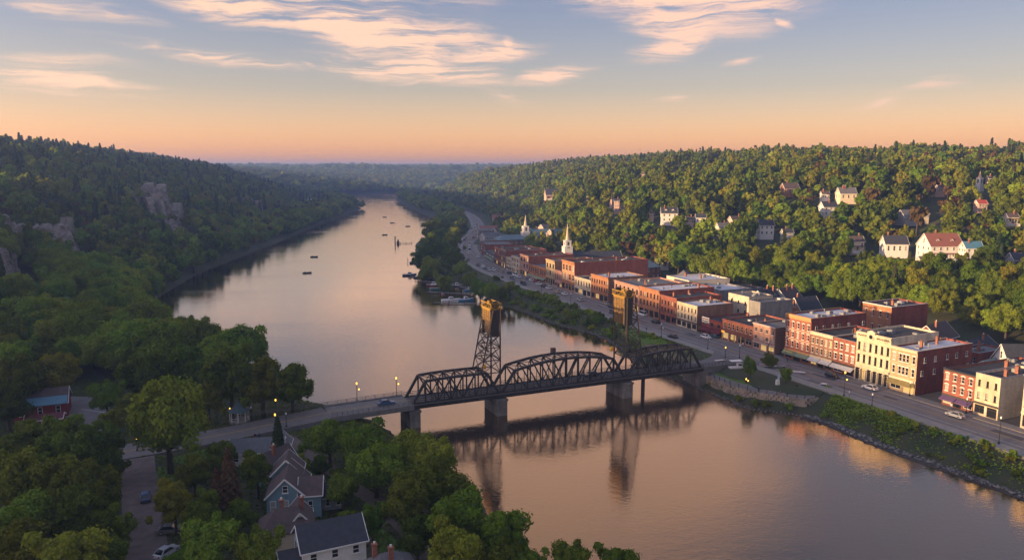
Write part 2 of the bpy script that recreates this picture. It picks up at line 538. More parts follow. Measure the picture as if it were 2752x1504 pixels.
# ------------------------------------------------------------------ streets
asphalt = mat('asphalt', (0.125, 0.113, 0.112), 0.85, scale=0.30, col2=(0.185, 0.165, 0.155), detail=8, bump=0.15, bscale=12)
road_old = mat('worn_road', (0.11, 0.102, 0.098), 0.85, scale=0.5, col2=(0.155, 0.14, 0.13), detail=8)
concrete = mat('concrete', (0.19, 0.175, 0.155), 0.9, scale=0.8, col2=(0.27, 0.25, 0.22), detail=6)
paving = mat('paving', (0.17, 0.15, 0.135), 0.9, scale=0.9, col2=(0.23, 0.205, 0.18), detail=6)
brick_pave = brick_mat('brick_paving', (0.115, 0.078, 0.068), bw=0.5, bh=0.25)
gravel = mat('lot_gravel', (0.075, 0.068, 0.060), 0.95, scale=0.25, col2=(0.12, 0.105, 0.09), detail=8)
dirt = mat('dirt_path', (0.085, 0.065, 0.052), 0.95, scale=0.6, col2=(0.12, 0.095, 0.075), detail=6)
grass = mat('lawn_grass', (0.070, 0.130, 0.018), 0.95, scale=0.5, col2=(0.10, 0.165, 0.025), detail=8, bump=0.5, bscale=6)
dry_grass = mat('dry_grass', (0.11, 0.10, 0.045), 0.95, scale=0.5, col2=(0.15, 0.12, 0.06), detail=8)
yellow_paint = mat('yellow_paint', (0.42, 0.26, 0.06), 0.8, scale=1.2, col2=(0.22, 0.15, 0.07))
white_paint = mat('white_paint', (0.62, 0.60, 0.55), 0.8, scale=1.5, col2=(0.35, 0.33, 0.31))

def resample(pts, step):
    """smooth curve through the points (Catmull-Rom)"""
    P = [Vector((p[0], p[1], p[2] if len(p) > 2 else 0)) for p in pts]
    P = [P[0] * 2 - P[1]] + P + [P[-1] * 2 - P[-2]]
    out = []
    for i in range(1, len(P) - 2):
        a, b, c, d = P[i - 1], P[i], P[i + 1], P[i + 2]
        n = max(1, int((c - b).length / step))
        for k in range(n):
            t = k / n
            out.append(0.5 * ((2 * b) + (c - a) * t + (2 * a - 5 * b + 4 * c - d) * t * t + (3 * b - a - 3 * c + d) * t ** 3))
    out.append(P[-2])
    return out
def normals(C):
    r = []
    for i in range(len(C)):
        d = C[min(i + 1, len(C) - 1)] - C[max(i - 1, 0)]
        r.append(Vector((d.y, -d.x, 0)).normalized())
    return r
def strip(name, C, o0, o1, z, mt, thick=0.0, parent=None, dz=None):
    """band along curve C between offsets o0 < o1 (to the right of travel)"""
    N = normals(C)
    m = MB()
    zz = [(z if z is not None else c.z) for c in C]
    A = [Vector((c.x, c.y, 0)) + n * o0 for c, n in zip(C, N)]
    B = [Vector((c.x, c.y, 0)) + n * o1 for c, n in zip(C, N)]
    for i in range(len(C) - 1):
        a, b, c, d = [Vector((p.x, p.y, q)) for p, q in ((A[i], zz[i]), (B[i], zz[i]), (B[i + 1], zz[i + 1]), (A[i + 1], zz[i + 1]))]
        m.face([a, b, c, d])
        if thick:
            dn = Vector((0, 0, -thick))
            m.face([a + dn, a, d, d + dn]); m.face([b, b + dn, c + dn, c])
    if thick:
        dn = Vector((0, 0, -thick))
        for i in (0, len(C) - 1):
            a, b = Vector((A[i].x, A[i].y, zz[i])), Vector((B[i].x, B[i].y, zz[i]))
            m.face([a, a + dn, b + dn, b])
    return m.build(name, mt, parent)
FC = resample(FRONT[:-2], 4.0)                 # street front, from near to far; the river lies on the left (negative side)
FC = [p for p in FC if p.y < 1500]
Z0 = 4.5
street = structure(strip('main_street', FC, -14.5, -3.0, Z0, asphalt, 0.5))
strip('centre_line', FC, -8.95, -8.80, Z0 + .006, yellow_paint, 0, street)
strip('centre_line', FC, -8.62, -8.47, Z0 + .006, yellow_paint, 0, street)
strip('edge_line', FC, -12.4, -12.25, Z0 + .006, white_paint, 0, street)
strip('edge_line', FC, -5.4, -5.25, Z0 + .006, white_paint, 0, street)
TOWN = [p for p in FC if p.y < 620]
structure(strip('pavement', TOWN, -3.0, 0.4, Z0 + .14, paving, 0.6))
structure(strip('pavement_riverside', FC, -18.0, -14.5, Z0 + .14, concrete, 0.9))
structure(strip('town_lot', [p for p in TOWN if p.y < 480], 0.0, 84, Z0 - .02, gravel, 1.0))
structure(strip('town_lot', [p for p in TOWN if 478 < p.y], 0.0, 40, Z0 - .024, gravel, 1.0))
def poly_sheet(name, pts, z, mt, thick=0.0, parent=None):
    m = MB()
    if thick:
        m.prism([(p[0], p[1]) for p in pts], z - thick, z)
    else:
        m.face([(p[0], p[1], z) for p in pts])
    return m.build(name, mt, parent)
# bridge ends: approach on the town side and on the near bank
BD = Vector((0.9136, 0.4067, 0)); BNn = Vector((-0.4067, 0.9136, 0))
BS = Vector((-25.6, 187.5, 0)); BW = 6.4; BZ = 6.0; BLEN = 90.7
def bp(s, t, z):
    p = BS + BD * s + BNn * t
    return Vector((p.x, p.y, z))
e0, e1 = bp(BLEN, -0.4, 0), bp(BLEN, BW + .4, 0)
m_ = MB()
near_e = [Vector((e0.x, e0.y, BZ)), Vector((62, 226.6, 5.7)), Vector((67.5, 230.5, 5.2)), Vector((73, 233, 4.75)), Vector((79.5, 232.5, 4.56))]
far_e = [Vector((e1.x, e1.y, BZ)), Vector((59.5, 233.5, 5.7)), Vector((64, 240, 5.2)), Vector((67.0, 247.5, 4.75)), Vector((68.5, 252.5, 4.56))]
for i in range(4):
    m_.face([near_e[i], near_e[i + 1], far_e[i + 1], far_e[i]])
    for q in (near_e, far_e):
        m_.face([q[i], q[i + 1], q[i + 1] - Vector((0, 0, 4)), q[i] - Vector((0, 0, 4))])
structure(m_.build('bridge_road', road_old))
LEFT_ROAD = resample([(-45.5, 181.6, 5.75), (-56, 175.0, 5.35), (-66, 168.3, 5.0), (-85, 157.5, 4.72), (-110, 146, 4.66), (-170, 122, 4.66)], 3.0)
lr = structure(strip('bank_road', LEFT_ROAD, -5.0, 4.6, None, road_old, 1.2))
strip('centre_line', [p + Vector((0, 0, .008)) for p in LEFT_ROAD], -0.5, -0.3, None, yellow_paint, 0, lr)
strip('centre_line', [p + Vector((0, 0, .008)) for p in LEFT_ROAD], -0.1, 0.1, None, yellow_paint, 0, lr)
structure(strip('brick_lane', resample([(-81, 158, 4.52), (-76.5, 149, 4.5), (-63.5, 124, 4.5), (-55.5, 109, 4.5), (-47, 92, 4.5)], 3), -3.2, 3.2, None, brick_pave, 0.3))
LOT = [(-121, 199), (-112, 199), (-104, 190), (-98.5, 181), (-92, 170), (-84.5, 161.5), (-90, 157), (-98, 166), (-104.5, 174), (-112, 184)]
structure(poly_sheet('parking_lot', LOT, 4.475, asphalt))
strip('parking_line', [Vector((-110, 188, 0)), Vector((-100.5, 184.5, 0))], -0.1, 0.1, 4.482, white_paint, 0, bpy.data.objects['parking_lot'])
structure(strip('river_path', resample([(-52, 168, 4.47), (-49, 164.5, 4.47), (-40, 152.5, 4.47), (-31.5, 141, 4.47), (-22.4, 129.6, 4.47), (-15, 116, 4.47), (-10, 100, 4.47)], 3), -1.6, 1.6, None, dirt))
structure(strip('garden_path', resample([(-40.5, 153, 4.466), (-44, 148, 4.466), (-42, 143, 4.466), (-37, 141, 4.466), (-31, 141, 4.466)], 2), -0.9, 0.9, None, dirt))
structure(strip('garden_path', resample([(-21, 127, 4.464), (-24, 121, 4.464), (-22, 114, 4.464), (-15, 108, 4.464)], 2), -1.0, 1.0, None, dirt))
structure(poly_sheet('lawn', [(-66, 162), (-57, 167.5), (-51.5, 166), (-44, 155), (-46, 149), (-56, 152), (-66, 150), (-73, 154)], 4.46, grass))
structure(poly_sheet('lawn', [(-41, 148), (-37, 145), (-33, 141), (-33, 136), (-38, 134), (-43, 139)], 4.455, grass))
structure(poly_sheet('lawn', [(-73, 150), (-68, 150), (-62, 138), (-63, 130), (-66, 133)], 4.452, grass))
structure(poly_sheet('lawn', [(-30, 132), (-20, 120), (-8, 100), (-24, 92), (-34, 108)], 4.45, grass))
# riverside park: lawn and promenade on a stone-faced terrace
PZ = 3.4
PROM = [(50.5, 239.5), (53.3, 234.3), (58.5, 225.5), (63.1, 214.1), (68.9, 206.7), (79.5, 200.4), (85, 202.2), (89.5, 204.6)]
park_in = [(93, 209), (88.5, 219), (82, 231), (79.5, 231.5), (73, 232), (67, 229.5), (60, 226.6), (56, 236), (54, 240)]
structure(poly_sheet('promenade', PROM + park_in, PZ, paving, 4.4))
LAWN = [(60.2, 228.2), (61.5, 226), (66, 216.5), (71, 210.5), (80, 203.8), (84.5, 205.2), (88, 208), (86, 214), (83, 221), (80.5, 228), (78, 229.5), (73, 230), (67, 228.6)]
structure(poly_sheet('park_lawn', LAWN, PZ + 0.10, grass, 0.3))
structure(poly_sheet('verge', [(58, 236), (63.5, 242.5), (66, 249), (62, 254), (54, 262), (46.5, 262), (47.5, 248), (52.5, 239)], 4.3, dry_grass, 1.5))
structure(poly_sheet('grass_bank', [(62, 255), (66.5, 256.5), (55, 281), (44, 304), (40.5, 296), (45.5, 268), (47, 262), (54, 262.4)], 4.4, grass, 2.2))

def band(C, a, b):
    N = normals(C)
    A = [(c.x + n.x * a, c.y + n.y * a) for c, n in zip(C, N)]; B = [(c.x + n.x * b, c.y + n.y * b) for c, n in zip(C, N)]
    return A + B[::-1]
CLEAR_GROUND = [band(LEFT_ROAD, -5.6, 5.2), band(resample([(-81, 158), (-76.5, 149), (-63.5, 124), (-55.5, 109), (-47, 92)], 3), -3.4, 3.4), LOT,
                band(resample([(-52, 168), (-49, 164.5), (-40, 152.5), (-31.5, 141), (-22.4, 129.6), (-15, 116), (-10, 100)], 3), -1.7, 1.7)]

patch_m = mat('road_patch', (0.075, 0.07, 0.07), .9, .2, 1.0)
_r = random.Random(31)
for i in range(26):
    k = _r.randrange(8, 110)
    if k + 2 >= len(FC):
        continue
    o0 = _r.uniform(-13.8, -5.5)
    strip('road_patch', FC[k:k + _r.choice((2, 3))], o0, o0 + _r.uniform(.8, 2.2), Z0 + .003, patch_m, 0, street)
# ------------------------------------------------------------------ trees
def leaf_material(name, c_dark, c_mid, c_light, trans=0.3):
    m = bpy.data.materials.new(name); m.use_nodes = True
    nt = m.node_tree; nt.nodes.clear(); L = nt.links.new
    at = nt.nodes.new('ShaderNodeAttribute'); at.attribute_name = 'tint'
    oi = nt.nodes.new('ShaderNodeObjectInfo')
    ad = nt.nodes.new('ShaderNodeMath'); ad.operation = 'MULTIPLY_ADD'; L(oi.outputs['Random'], ad.inputs[0]); ad.inputs[1].default_value = 0.66
    sc_ = nt.nodes.new('ShaderNodeMath'); sc_.operation = 'MULTIPLY'; L(at.outputs['Fac'], sc_.inputs[0]); sc_.inputs[1].default_value = 0.42
    L(sc_.outputs[0], ad.inputs[2])
    rp = nt.nodes.new('ShaderNodeValToRGB')
    e = rp.color_ramp.elements
    e[0].position = 0.05; e[0].color = (*c_dark, 1)
    e[1].position = 0.95; e[1].color = (*c_light, 1)
    k = e.new(0.5); k.color = (*c_mid, 1)
    L(ad.outputs[0], rp.inputs[0])
    m7 = nt.nodes.new('ShaderNodeMath'); m7.operation = 'MULTIPLY'; L(oi.outputs['Random'], m7.inputs[0]); m7.inputs[1].default_value = 7.13
    fr_ = nt.nodes.new('ShaderNodeMath'); fr_.operation = 'FRACT'; L(m7.outputs[0], fr_.inputs[0])
    hm_ = nt.nodes.new('ShaderNodeMapRange'); L(fr_.outputs[0], hm_.inputs[0]); hm_.inputs[3].default_value = 0.468; hm_.inputs[4].default_value = 0.522
    m13 = nt.nodes.new('ShaderNodeMath'); m13.operation = 'MULTIPLY'; L(oi.outputs['Random'], m13.inputs[0]); m13.inputs[1].default_value = 13.7
    fr2 = nt.nodes.new('ShaderNodeMath'); fr2.operation = 'FRACT'; L(m13.outputs[0], fr2.inputs[0])
    vm_ = nt.nodes.new('ShaderNodeMapRange'); L(fr2.outputs[0], vm_.inputs[0]); vm_.inputs[3].default_value = 0.80; vm_.inputs[4].default_value = 1.30
    tv_ = nt.nodes.new('ShaderNodeHueSaturation'); L(rp.outputs[0], tv_.inputs['Color']); L(hm_.outputs[0], tv_.inputs['Hue']); L(vm_.outputs[0], tv_.inputs['Value'])
    rp = tv_
    d = nt.nodes.new('ShaderNodeBsdfDiffuse'); L(rp.outputs[0], d.inputs[0])
    t = nt.nodes.new('ShaderNodeBsdfTranslucent')
    hs = nt.nodes.new('ShaderNodeHueSaturation'); hs.inputs['Value'].default_value = 1.2; hs.inputs['Saturation'].default_value = 1.1
    L(rp.outputs[0], hs.inputs['Color']); L(hs.outputs[0], t.inputs[0])
    mx = nt.nodes.new('ShaderNodeMixShader'); mx.inputs[0].default_value = trans
    L(d.outputs[0], mx.inputs[1]); L(t.outputs[0], mx.inputs[2])
    o = nt.nodes.new('ShaderNodeOutputMaterial'); L(mx.outputs[0], o.inputs[0])
    MATS[name] = m
    return m
leaf_broad = leaf_material('leaf_broad', (0.036, 0.066, 0.012), (0.100, 0.138, 0.016), (0.175, 0.182, 0.020))
leaf_bright = leaf_material('leaf_bright', (0.080, 0.135, 0.016), (0.135, 0.195, 0.020), (0.190, 0.235, 0.026))
leaf_conifer = leaf_material('leaf_conifer', (0.022, 0.038, 0.016), (0.036, 0.056, 0.020), (0.066, 0.064, 0.026), 0.12)
leaf_rust = leaf_material('leaf_rust', (0.060, 0.042, 0.020), (0.085, 0.055, 0.026), (0.110, 0.070, 0.032), 0.2)
bark = mat('bark', (0.055, 0.042, 0.032), 0.95, 0.3, 3.0, 0.5, 10)

def leaves_mesh(name, centres, normals, size, tint, mt, rs, aspect=1.0):
    """one bent quad per leaf clump"""
    n = len(centres)
    a = np.cross(normals, rs.normal(size=(n, 3))); a /= np.linalg.norm(a, axis=1)[:, None] + 1e-9
    b = np.cross(normals, a)
    s = (size * rs.uniform(0.6, 1.35, n))[:, None]
    k = rs.uniform(0.55, 1.1, (n, 4, 1))
    P = np.stack([centres + a * s * k[:, 0], centres + b * s * k[:, 1] * aspect - normals * s * 0.25, centres - a * s * k[:, 2], centres - b * s * k[:, 3] * aspect - normals * s * 0.25], 1)
    me = np_mesh(name, P.reshape(-1, 3), np.arange(4 * n).reshape(n, 4), mt)
    att = me.attributes.new('tint', 'FLOAT', 'FACE')
    att.data.foreach_set('value', tint.astype(np.float32))
    return me
def unit(rs, n):
    v = rs.normal(size=(n, 3))
    return v / np.linalg.norm(v, axis=1)[:, None]
def broad_crown(name, seed, rx, rz, zc, nb, nl, leaf, mt, droop=0.0, ragged=0.2):
    """crown of many leafy boughs round an uneven ellipsoid; centre at height zc"""
    rs = np.random.RandomState(seed)
    C, N, T = [], [], []
    per = max(8, nl // nb)
    for i in range(nb):
        d = unit(rs, 1)[0]
        d[2] = d[2] * 0.9 + 0.15
        r = rs.uniform(0.42, 0.82) if i > nb * 0.25 else rs.uniform(0.0, 0.4)
        k = 1 + rs.normal() * ragged
        c = np.array([d[0] * rx * r * k, d[1] * rx * r * k, zc + d[2] * rz * r * k])
        br = rx * rs.uniform(0.19, 0.36)
        u = unit(rs, per)
        u = u + d * 0.35 + np.array([0, 0, 0.25]); u /= np.linalg.norm(u, axis=1)[:, None]
        sh = rs.uniform(0.30, 1.0, (per, 1)) ** 0.45 * (1 + rs.normal(size=(per, 1)) * 0.10)
        ax = br * rs.uniform(0.70, 1.30, 3)
        pts = c + u * ax * sh + rs.normal(size=(per, 3)) * br * 0.10
        pts[:, 2] -= droop * rs.uniform(0, 1, per) * np.hypot(pts[:, 0], pts[:, 1]) / rx * rz * 0.4
        C.append(pts); N.append(u + rs.normal(size=(per, 3)) * 0.45); T.append(np.clip(rs.uniform(0.25, 0.75) + rs.normal(size=per) * 0.2, 0, 1))
    C = np.concatenate(C); N = np.concatenate(N); N /= np.linalg.norm(N, axis=1)[:, None]
    return leaves_mesh(name, C, N, leaf, np.concatenate(T), mt, rs)
def conifer_crown(name, seed, r0, h, z0, nl, leaf, mt, sparse=0.0):
    rs = np.random.RandomState(seed)
    tiers = int(h / 0.8)
    C, N = [], []
    t = rs.uniform(0, 1, nl) ** 0.75
    ti = np.floor(t * tiers) / tiers
    ang = rs.uniform(0, 2 * np.pi, nl)
    lob = 0.72 + 0.28 * np.cos(ang * 7 + ti * 40)
    rad = r0 * (1 - ti) ** 0.85 * lob * np.sqrt(rs.uniform(0.12, 1.0, nl)) + 0.1
    z = z0 + h * ti - rad * 0.28 + rs.normal(size=nl) * 0.16
    C = np.stack([rad * np.cos(ang), rad * np.sin(ang), z], 1)
    N = np.stack([np.cos(ang) * 0.6, np.sin(ang) * 0.6, np.full(nl, 0.8)], 1) + rs.normal(size=(nl, 3)) * 0.35
    N /= np.linalg.norm(N, axis=1)[:, None]
    return leaves_mesh(name, C, N, leaf, np.clip(0.5 + rs.normal(size=nl) * 0.25, 0, 1), mt, rs)
def trunk_mesh(seed, r, h, limbs, spread):
    rs = random.Random(seed)
    m = MB()
    pts = [(0, 0, -0.6)]
    x = y = 0
    for i in range(1, 6):
        x += rs.uniform(-.12, .12) * h / 12; y += rs.uniform(-.12, .12) * h / 12
        pts.append((x, y, h * i / 5))
    m.tube(pts, [r * 1.35, r, r * .85, r * .65, r * .4, r * .15], 7)
    for i in range(limbs):
        t = rs.uniform(0.35, 0.8)
        a = rs.uniform(0, 6.28)
        b = Vector(pts[0]).lerp(Vector(pts[-1]), t) + Vector((0, 0, 0))
        e = b + Vector((math.cos(a) * spread, math.sin(a) * spread, h * 0.32)) * rs.uniform(0.6, 1)
        mid = b.lerp(e, 0.5) + Vector((0, 0, -0.06 * h))
        m.tube([b, mid, e], [r * .45, r * .3, r * .08], 5)
    return m.data('trunk', bark, True)
# kinds of tree: crown data, trunk data, nominal height and radius
KIND = {}
def kind(key, crown, trunk, h, rad, far=False):
    KIND[key] = dict(crown=crown, trunk=trunk, h=h, rad=rad, far=far)
NB, NF = 19000, 1250
kind('broad_a', broad_crown('crown', 11, 5.6, 5.4, 8.2, 74, NB, .29, leaf_broad), trunk_mesh(1, .42, 11, 7, 3.4), 13.6, 6.0)
kind('broad_b', broad_crown('crown', 12, 5.0, 6.4, 9.0, 66, NB, .29, leaf_broad, ragged=.25), trunk_mesh(2, .40, 12, 7, 3.0), 15.4, 5.4)
kind('broad_c', broad_crown('crown', 13, 6.3, 4.9, 7.4, 84, NB, .31, leaf_bright, droop=.5), trunk_mesh(3, .46, 10, 8, 4.0), 12.4, 6.8)
kind('broad_d', broad_crown('crown', 14, 5.2, 5.6, 7.6, 60, NB, .29, leaf_bright, ragged=.3), trunk_mesh(4, .38, 11, 6, 3.2), 13.4, 5.6)
kind('conifer_a', conifer_crown('crown', 21, 3.1, 14.5, 1.6, 6500, .36, leaf_conifer), trunk_mesh(5, .26, 15, 0, 0), 16.3, 3.1)
kind('conifer_b', conifer_crown('crown', 22, 3.8, 15.5, 2.6, 5200, .42, leaf_rust), trunk_mesh(6, .30, 17, 0, 0), 18.2, 3.8)
kind('far_a', broad_crown('crown', 31, 5.8, 5.6, 7.2, 30, NF, .95, leaf_broad), trunk_mesh(7, .42, 9, 0, 0), 13.2, 6.2, True)
kind('far_b', broad_crown('crown', 32, 5.2, 6.4, 8.0, 26, NF, .95, leaf_broad, ragged=.3), trunk_mesh(7, .42, 9, 0, 0), 14.6, 5.7, True)
kind('far_c', broad_crown('crown', 33, 6.2, 5.2, 6.8, 32, NF, 1.0, leaf_bright), trunk_mesh(7, .42, 9, 0, 0), 12.4, 6.6, True)
kind('far_conifer', conifer_crown('crown', 34, 3.3, 15.5, 1.4, 900, .75, leaf_conifer), trunk_mesh(5, .26, 15, 0, 0), 17.0, 3.3, True)
kind('far_rust', broad_crown('crown', 35, 4.8, 5.6, 7.4, 24, 700, .8, leaf_rust, ragged=.35), trunk_mesh(7, .42, 9, 0, 0), 13.2, 5.2, True)

def tree_object(key, x, y, z, sc, rz, label, group=None, name='tree', scz=None):
    k = KIND[key]
    t = thing(name, label, 'tree', (x, y, z), rz, group)
    s3 = (sc, sc, scz or sc)
    link('trunk', k['trunk'], t, sc=s3)
    link('crown', k['crown'], t, sc=s3)
    return t
# places kept free of scattered trees: (x, y, radius)
CLEAR = []
# ------------------------------------------------------------------ woods
def clear_poly(pts):
    CLEAR_POLY.append(pts)
def scatter():
    rs = np.random.RandomState(8)
    out = []
    for (d0, d1, sp, scl) in ((60, 460, 7.6, 0.92), (460, 900, 8.6, 0.98), (900, 1700, 10.5, 1.15), (1700, 3000, 17, 1.75), (3000, 7500, 34, 3.3)):
        xs = np.arange(-d1 * 0.74, d1 * 0.74, sp); ys = np.arange(d0 * 0.6, d1, sp)
        X, Y = np.meshgrid(xs, ys)
        X = (X + rs.uniform(-.42, .42, X.shape) * sp).ravel(); Y = (Y + rs.uniform(-.42, .42, Y.shape) * sp).ravel()
        D = np.hypot(X, Y)
        k = (D >= d0) & (D < d1) & (np.abs(X) < 0.715 * Y + 14)
        X, Y, D = X[k], Y[k], D[k]
        Z, db, d = land(X, Y)
        depth = np.interp(Y, [300, 430, 520, 600, 700], [80, 72, 48, 26, 8])
        ok = (db > np.where(d < -140, 1.2, 4)) & ~((d > -26) & (d < depth))
        ok &= ~((d <= -26) & (d > -140) & (X > -95) & (Y < 700))           # river embankment: planted by hand
        ok &= ~((X < 40) & (X > -128) & (Y < 214))                          # near bank: planted by hand
        for pts in CLEAR_POLY:
            ok &= ~inside(X, Y, pts)
        for (cx, cy, r) in CLEAR:
            ok &= (X - cx) ** 2 + (Y - cy) ** 2 > r * r
        X, Y, Z, D, d, db = X[ok], Y[ok], Z[ok], D[ok], d[ok], db[ok]
        n = len(X)
        s = scl * rs.uniform(0.62, 1.28, n) * (1 + .12 * np.clip(lumps(X * 5, Y * 5), -1, 1))
        q = rs.uniform(0, 1, n)
        left = (d < 0) & (Y < 2000)
        lump = lumps(X * 3 + 500, Y * 3)
        pc = np.where(left, 0.12 + 0.20 * (lump > 0.1), 0.03 + 0.07 * (lump > 0.5)) + np.where((Z > 60) & (D < 1500), 0.04, 0)
        pc = np.where(D > 1700, 0.0, pc)
        pc = np.where(db < 45, 0.0, pc)
        near = D < 430
        ty = np.where(q < pc, 'con', 'bro')
        v = rs.randint(0, 100, n)
        key = np.where(ty == 'con', np.where(near, 'conifer_a', 'far_conifer'),
                       np.where(near, np.choose(v % 4, ['broad_a', 'broad_b', 'broad_c', 'broad_d']),
                                np.where(v < 4, 'far_rust', np.choose(v % 3, ['far_a', 'far_b', 'far_c']))))
        key = np.where((db < 42) & (key != 'far_rust'), np.where(near, np.where(v % 2, 'broad_c', 'broad_d'), np.where(v % 4 == 0, 'far_a', 'far_c')), key)
        s = np.where(db < 45, s * 1.08, s)
        for i in range(n):
            out.append((X[i], Y[i], Z[i], D[i], s[i], key[i], d[i], db[i]))
    return out
def woods():
    T = scatter()
    X = np.array([t[0] for t in T]); Y = np.array([t[1] for t in T]); Z = np.array([t[2] for t in T]); D = np.array([t[3] for t in T]); S = np.array([t[4] for t in T])
    keys = [t[5] for t in T]
    H = np.array([KIND[k]['h'] for k in keys]) * np.where(S > 1.3, 0.55 + S * .35, S)
    top = (Z + H - CZ) / D; low = (Z + 0.45 * H - CZ) / D
    b = np.floor((np.arctan2(X, Y) + 0.8) / 0.004).astype(int)
    order = np.lexsort((D, b))
    keep = np.zeros(len(T), bool)
    cur, run = -1, -9
    for i in order:
        if b[i] != cur:
            cur, run = b[i], -9
        keep[i] = top[i] > run - 0.002
        run = max(run, low[i])
    rad = np.array([KIND[k]['rad'] for k in keys]) * S
    f = Y * math.cos(TH) - (Z + H / 2 - CZ) * math.sin(TH)
    U = 1376 + FPX * X / f; V = 752 - FPX * (Y * math.sin(TH) + (Z + H / 2 - CZ) * math.cos(TH)) / f
    size = np.where(keep & (np.abs(U - 1376) < 1376) & (V < 1500), rad / D, 0)
    return T, keep, size, U, V
NIND = 300
LANDMARKS = []
def plant_woods(n_hand):
    T, keep, size, U, V = woods()
    ind = list(np.argsort(-size)[:max(0, NIND - n_hand)])
    must = []
    for k in KIND:                                                     # at least two of every kind that grows here
        must += [int(i) for i in np.argsort(-size) if T[i][5] == k and size[i] > 0][:2]
    ind = must + [int(i) for i in ind if int(i) not in must]
    ind = ind[:max(len(must), NIND - n_hand)]
    ind = list(dict.fromkeys(int(i) for i in ind))
    protos = {}
    rr = random.Random(4)
    for i in ind:
        x, y, z, D_, s, key, d, db = T[i]
        u, v = U[i], V[i]
        if 'conifer' in key:
            what = 'dark conifer'
        elif key == 'far_rust':
            what = 'rust brown tree'
        elif key in ('broad_c', 'broad_d', 'far_c'):
            what = 'light green leafy tree'
        else:
            what = 'deep green leafy tree'
        if d < 0:
            if db < 45:
                base, grp = 'on the left bank', 'trees lining the wooded left bank'
            elif z > 12:
                base, grp = 'on the left bluff', 'trees on the left bluff'
            else:
                base, grp = 'in the left wood', 'trees in the flat wood on the left'
        else:
            base, grp = 'on the hillside', 'trees on the town hillside'
        lm = min(LANDMARKS, key=lambda q: (q[1] - u) ** 2 + 1.6 * (q[2] - v) ** 2)
        du, dv = u - lm[1], v - lm[2]
        rel = ('right of' if du > 0 else 'left of') if abs(du) > abs(dv) else ('below' if dv > 0 else 'above')
        far_ = math.hypot(du, dv)
        near_ = 'just ' if far_ < 45 else 'well ' if far_ < 120 else 'far '
        where = f"{base}, {near_}{rel} the {lm[0]}"
        t = tree_object(key, x, y, z - 0.2, s, rr.uniform(0, 6.28), what + ' ' + where, grp + ', ' + what, scz=s * rr.uniform(.92, 1.12))
        protos.setdefault(key, t)
    rest = [i for i in np.nonzero(keep)[0] if i not in set(ind)]
    rs = np.random.RandomState(5)
    n = len(rest)
    me = bpy.data.meshes.new('forest')
    me.vertices.add(n)
    me.vertices.foreach_set('co', np.array([(T[i][0], T[i][1], T[i][2] - 0.3) for i in rest], np.float32).ravel())
    kn = sorted(set(T[i][5] for i in rest))
    a = me.attributes.new('tree_kind', 'INT', 'POINT'); a.data.foreach_set('value', np.array([kn.index(T[i][5]) for i in rest], np.int32))
    a = me.attributes.new('tree_size', 'FLOAT_VECTOR', 'POINT')
    s = np.array([T[i][4] for i in rest]); sz_ = np.where(s > 1.3, 0.55 + s * .35, s); a.data.foreach_set('vector', np.stack([s, s, sz_ * rs.uniform(.85, 1.18, n)], -1).astype(np.float32).ravel())
    a = me.attributes.new('tree_turn', 'FLOAT_VECTOR', 'POINT')
    a.data.foreach_set('vector', np.stack([rs.normal(size=n) * .05, rs.normal(size=n) * .05, rs.uniform(0, 6.28, n)], -1).astype(np.float32).ravel())
    o = link('forest', me)
    o['kind'] = 'stuff'; o['label'] = 'dense green woodland covering the hills on both sides of the river'; o['category'] = 'woodland'
    gt = bpy.data.node_groups.new('forest', 'GeometryNodeTree')
    gt.interface.new_socket('Geometry', in_out='INPUT', socket_type='NodeSocketGeometry')
    gt.interface.new_socket('Geometry', in_out='OUTPUT', socket_type='NodeSocketGeometry')
    gi = gt.nodes.new('NodeGroupInput'); go = gt.nodes.new('NodeGroupOutput'); jn = gt.nodes.new('GeometryNodeJoinGeometry')
    def attr(nm, ty):
        q = gt.nodes.new('GeometryNodeInputNamedAttribute'); q.data_type = ty; q.inputs['Name'].default_value = nm
        return [s_ for s_ in q.outputs if s_.enabled][0]
    kd, sz, tn = attr('tree_kind', 'INT'), attr('tree_size', 'FLOAT_VECTOR'), attr('tree_turn', 'FLOAT_VECTOR')
    for j, key in enumerate(kn):
        cmp_ = gt.nodes.new('FunctionNodeCompare'); cmp_.data_type = 'INT'; cmp_.operation = 'EQUAL'
        ins = [s_ for s_ in cmp_.inputs if s_.enabled]
        gt.links.new(kd, ins[0]); ins[1].default_value = j
        iop = gt.nodes.new('GeometryNodeInstanceOnPoints')
        oi = gt.nodes.new('GeometryNodeObjectInfo'); oi.transform_space = 'ORIGINAL'
        oi.inputs['Object'].default_value = [c for c in protos[key].children if c.name.startswith('crown')][0]
        oi.inputs['As Instance'].default_value = True
        gt.links.new(gi.outputs[0], iop.inputs['Points']); gt.links.new(cmp_.outputs[0], iop.inputs['Selection'])
        gt.links.new(oi.outputs['Geometry'], iop.inputs['Instance'])
        gt.links.new(tn, iop.inputs['Rotation']); gt.links.new(sz, iop.inputs['Scale'])
        gt.links.new(iop.outputs[0], jn.inputs[0])
    gt.links.new(jn.outputs[0], go.inputs[0])
    md = o.modifiers.new('forest', 'NODES'); md.node_group = gt
    print('forest instances', n, 'individual', len(ind), {k: sum(1 for i in rest if T[i][5] == k) for k in kn})
CLEAR_POLY = []
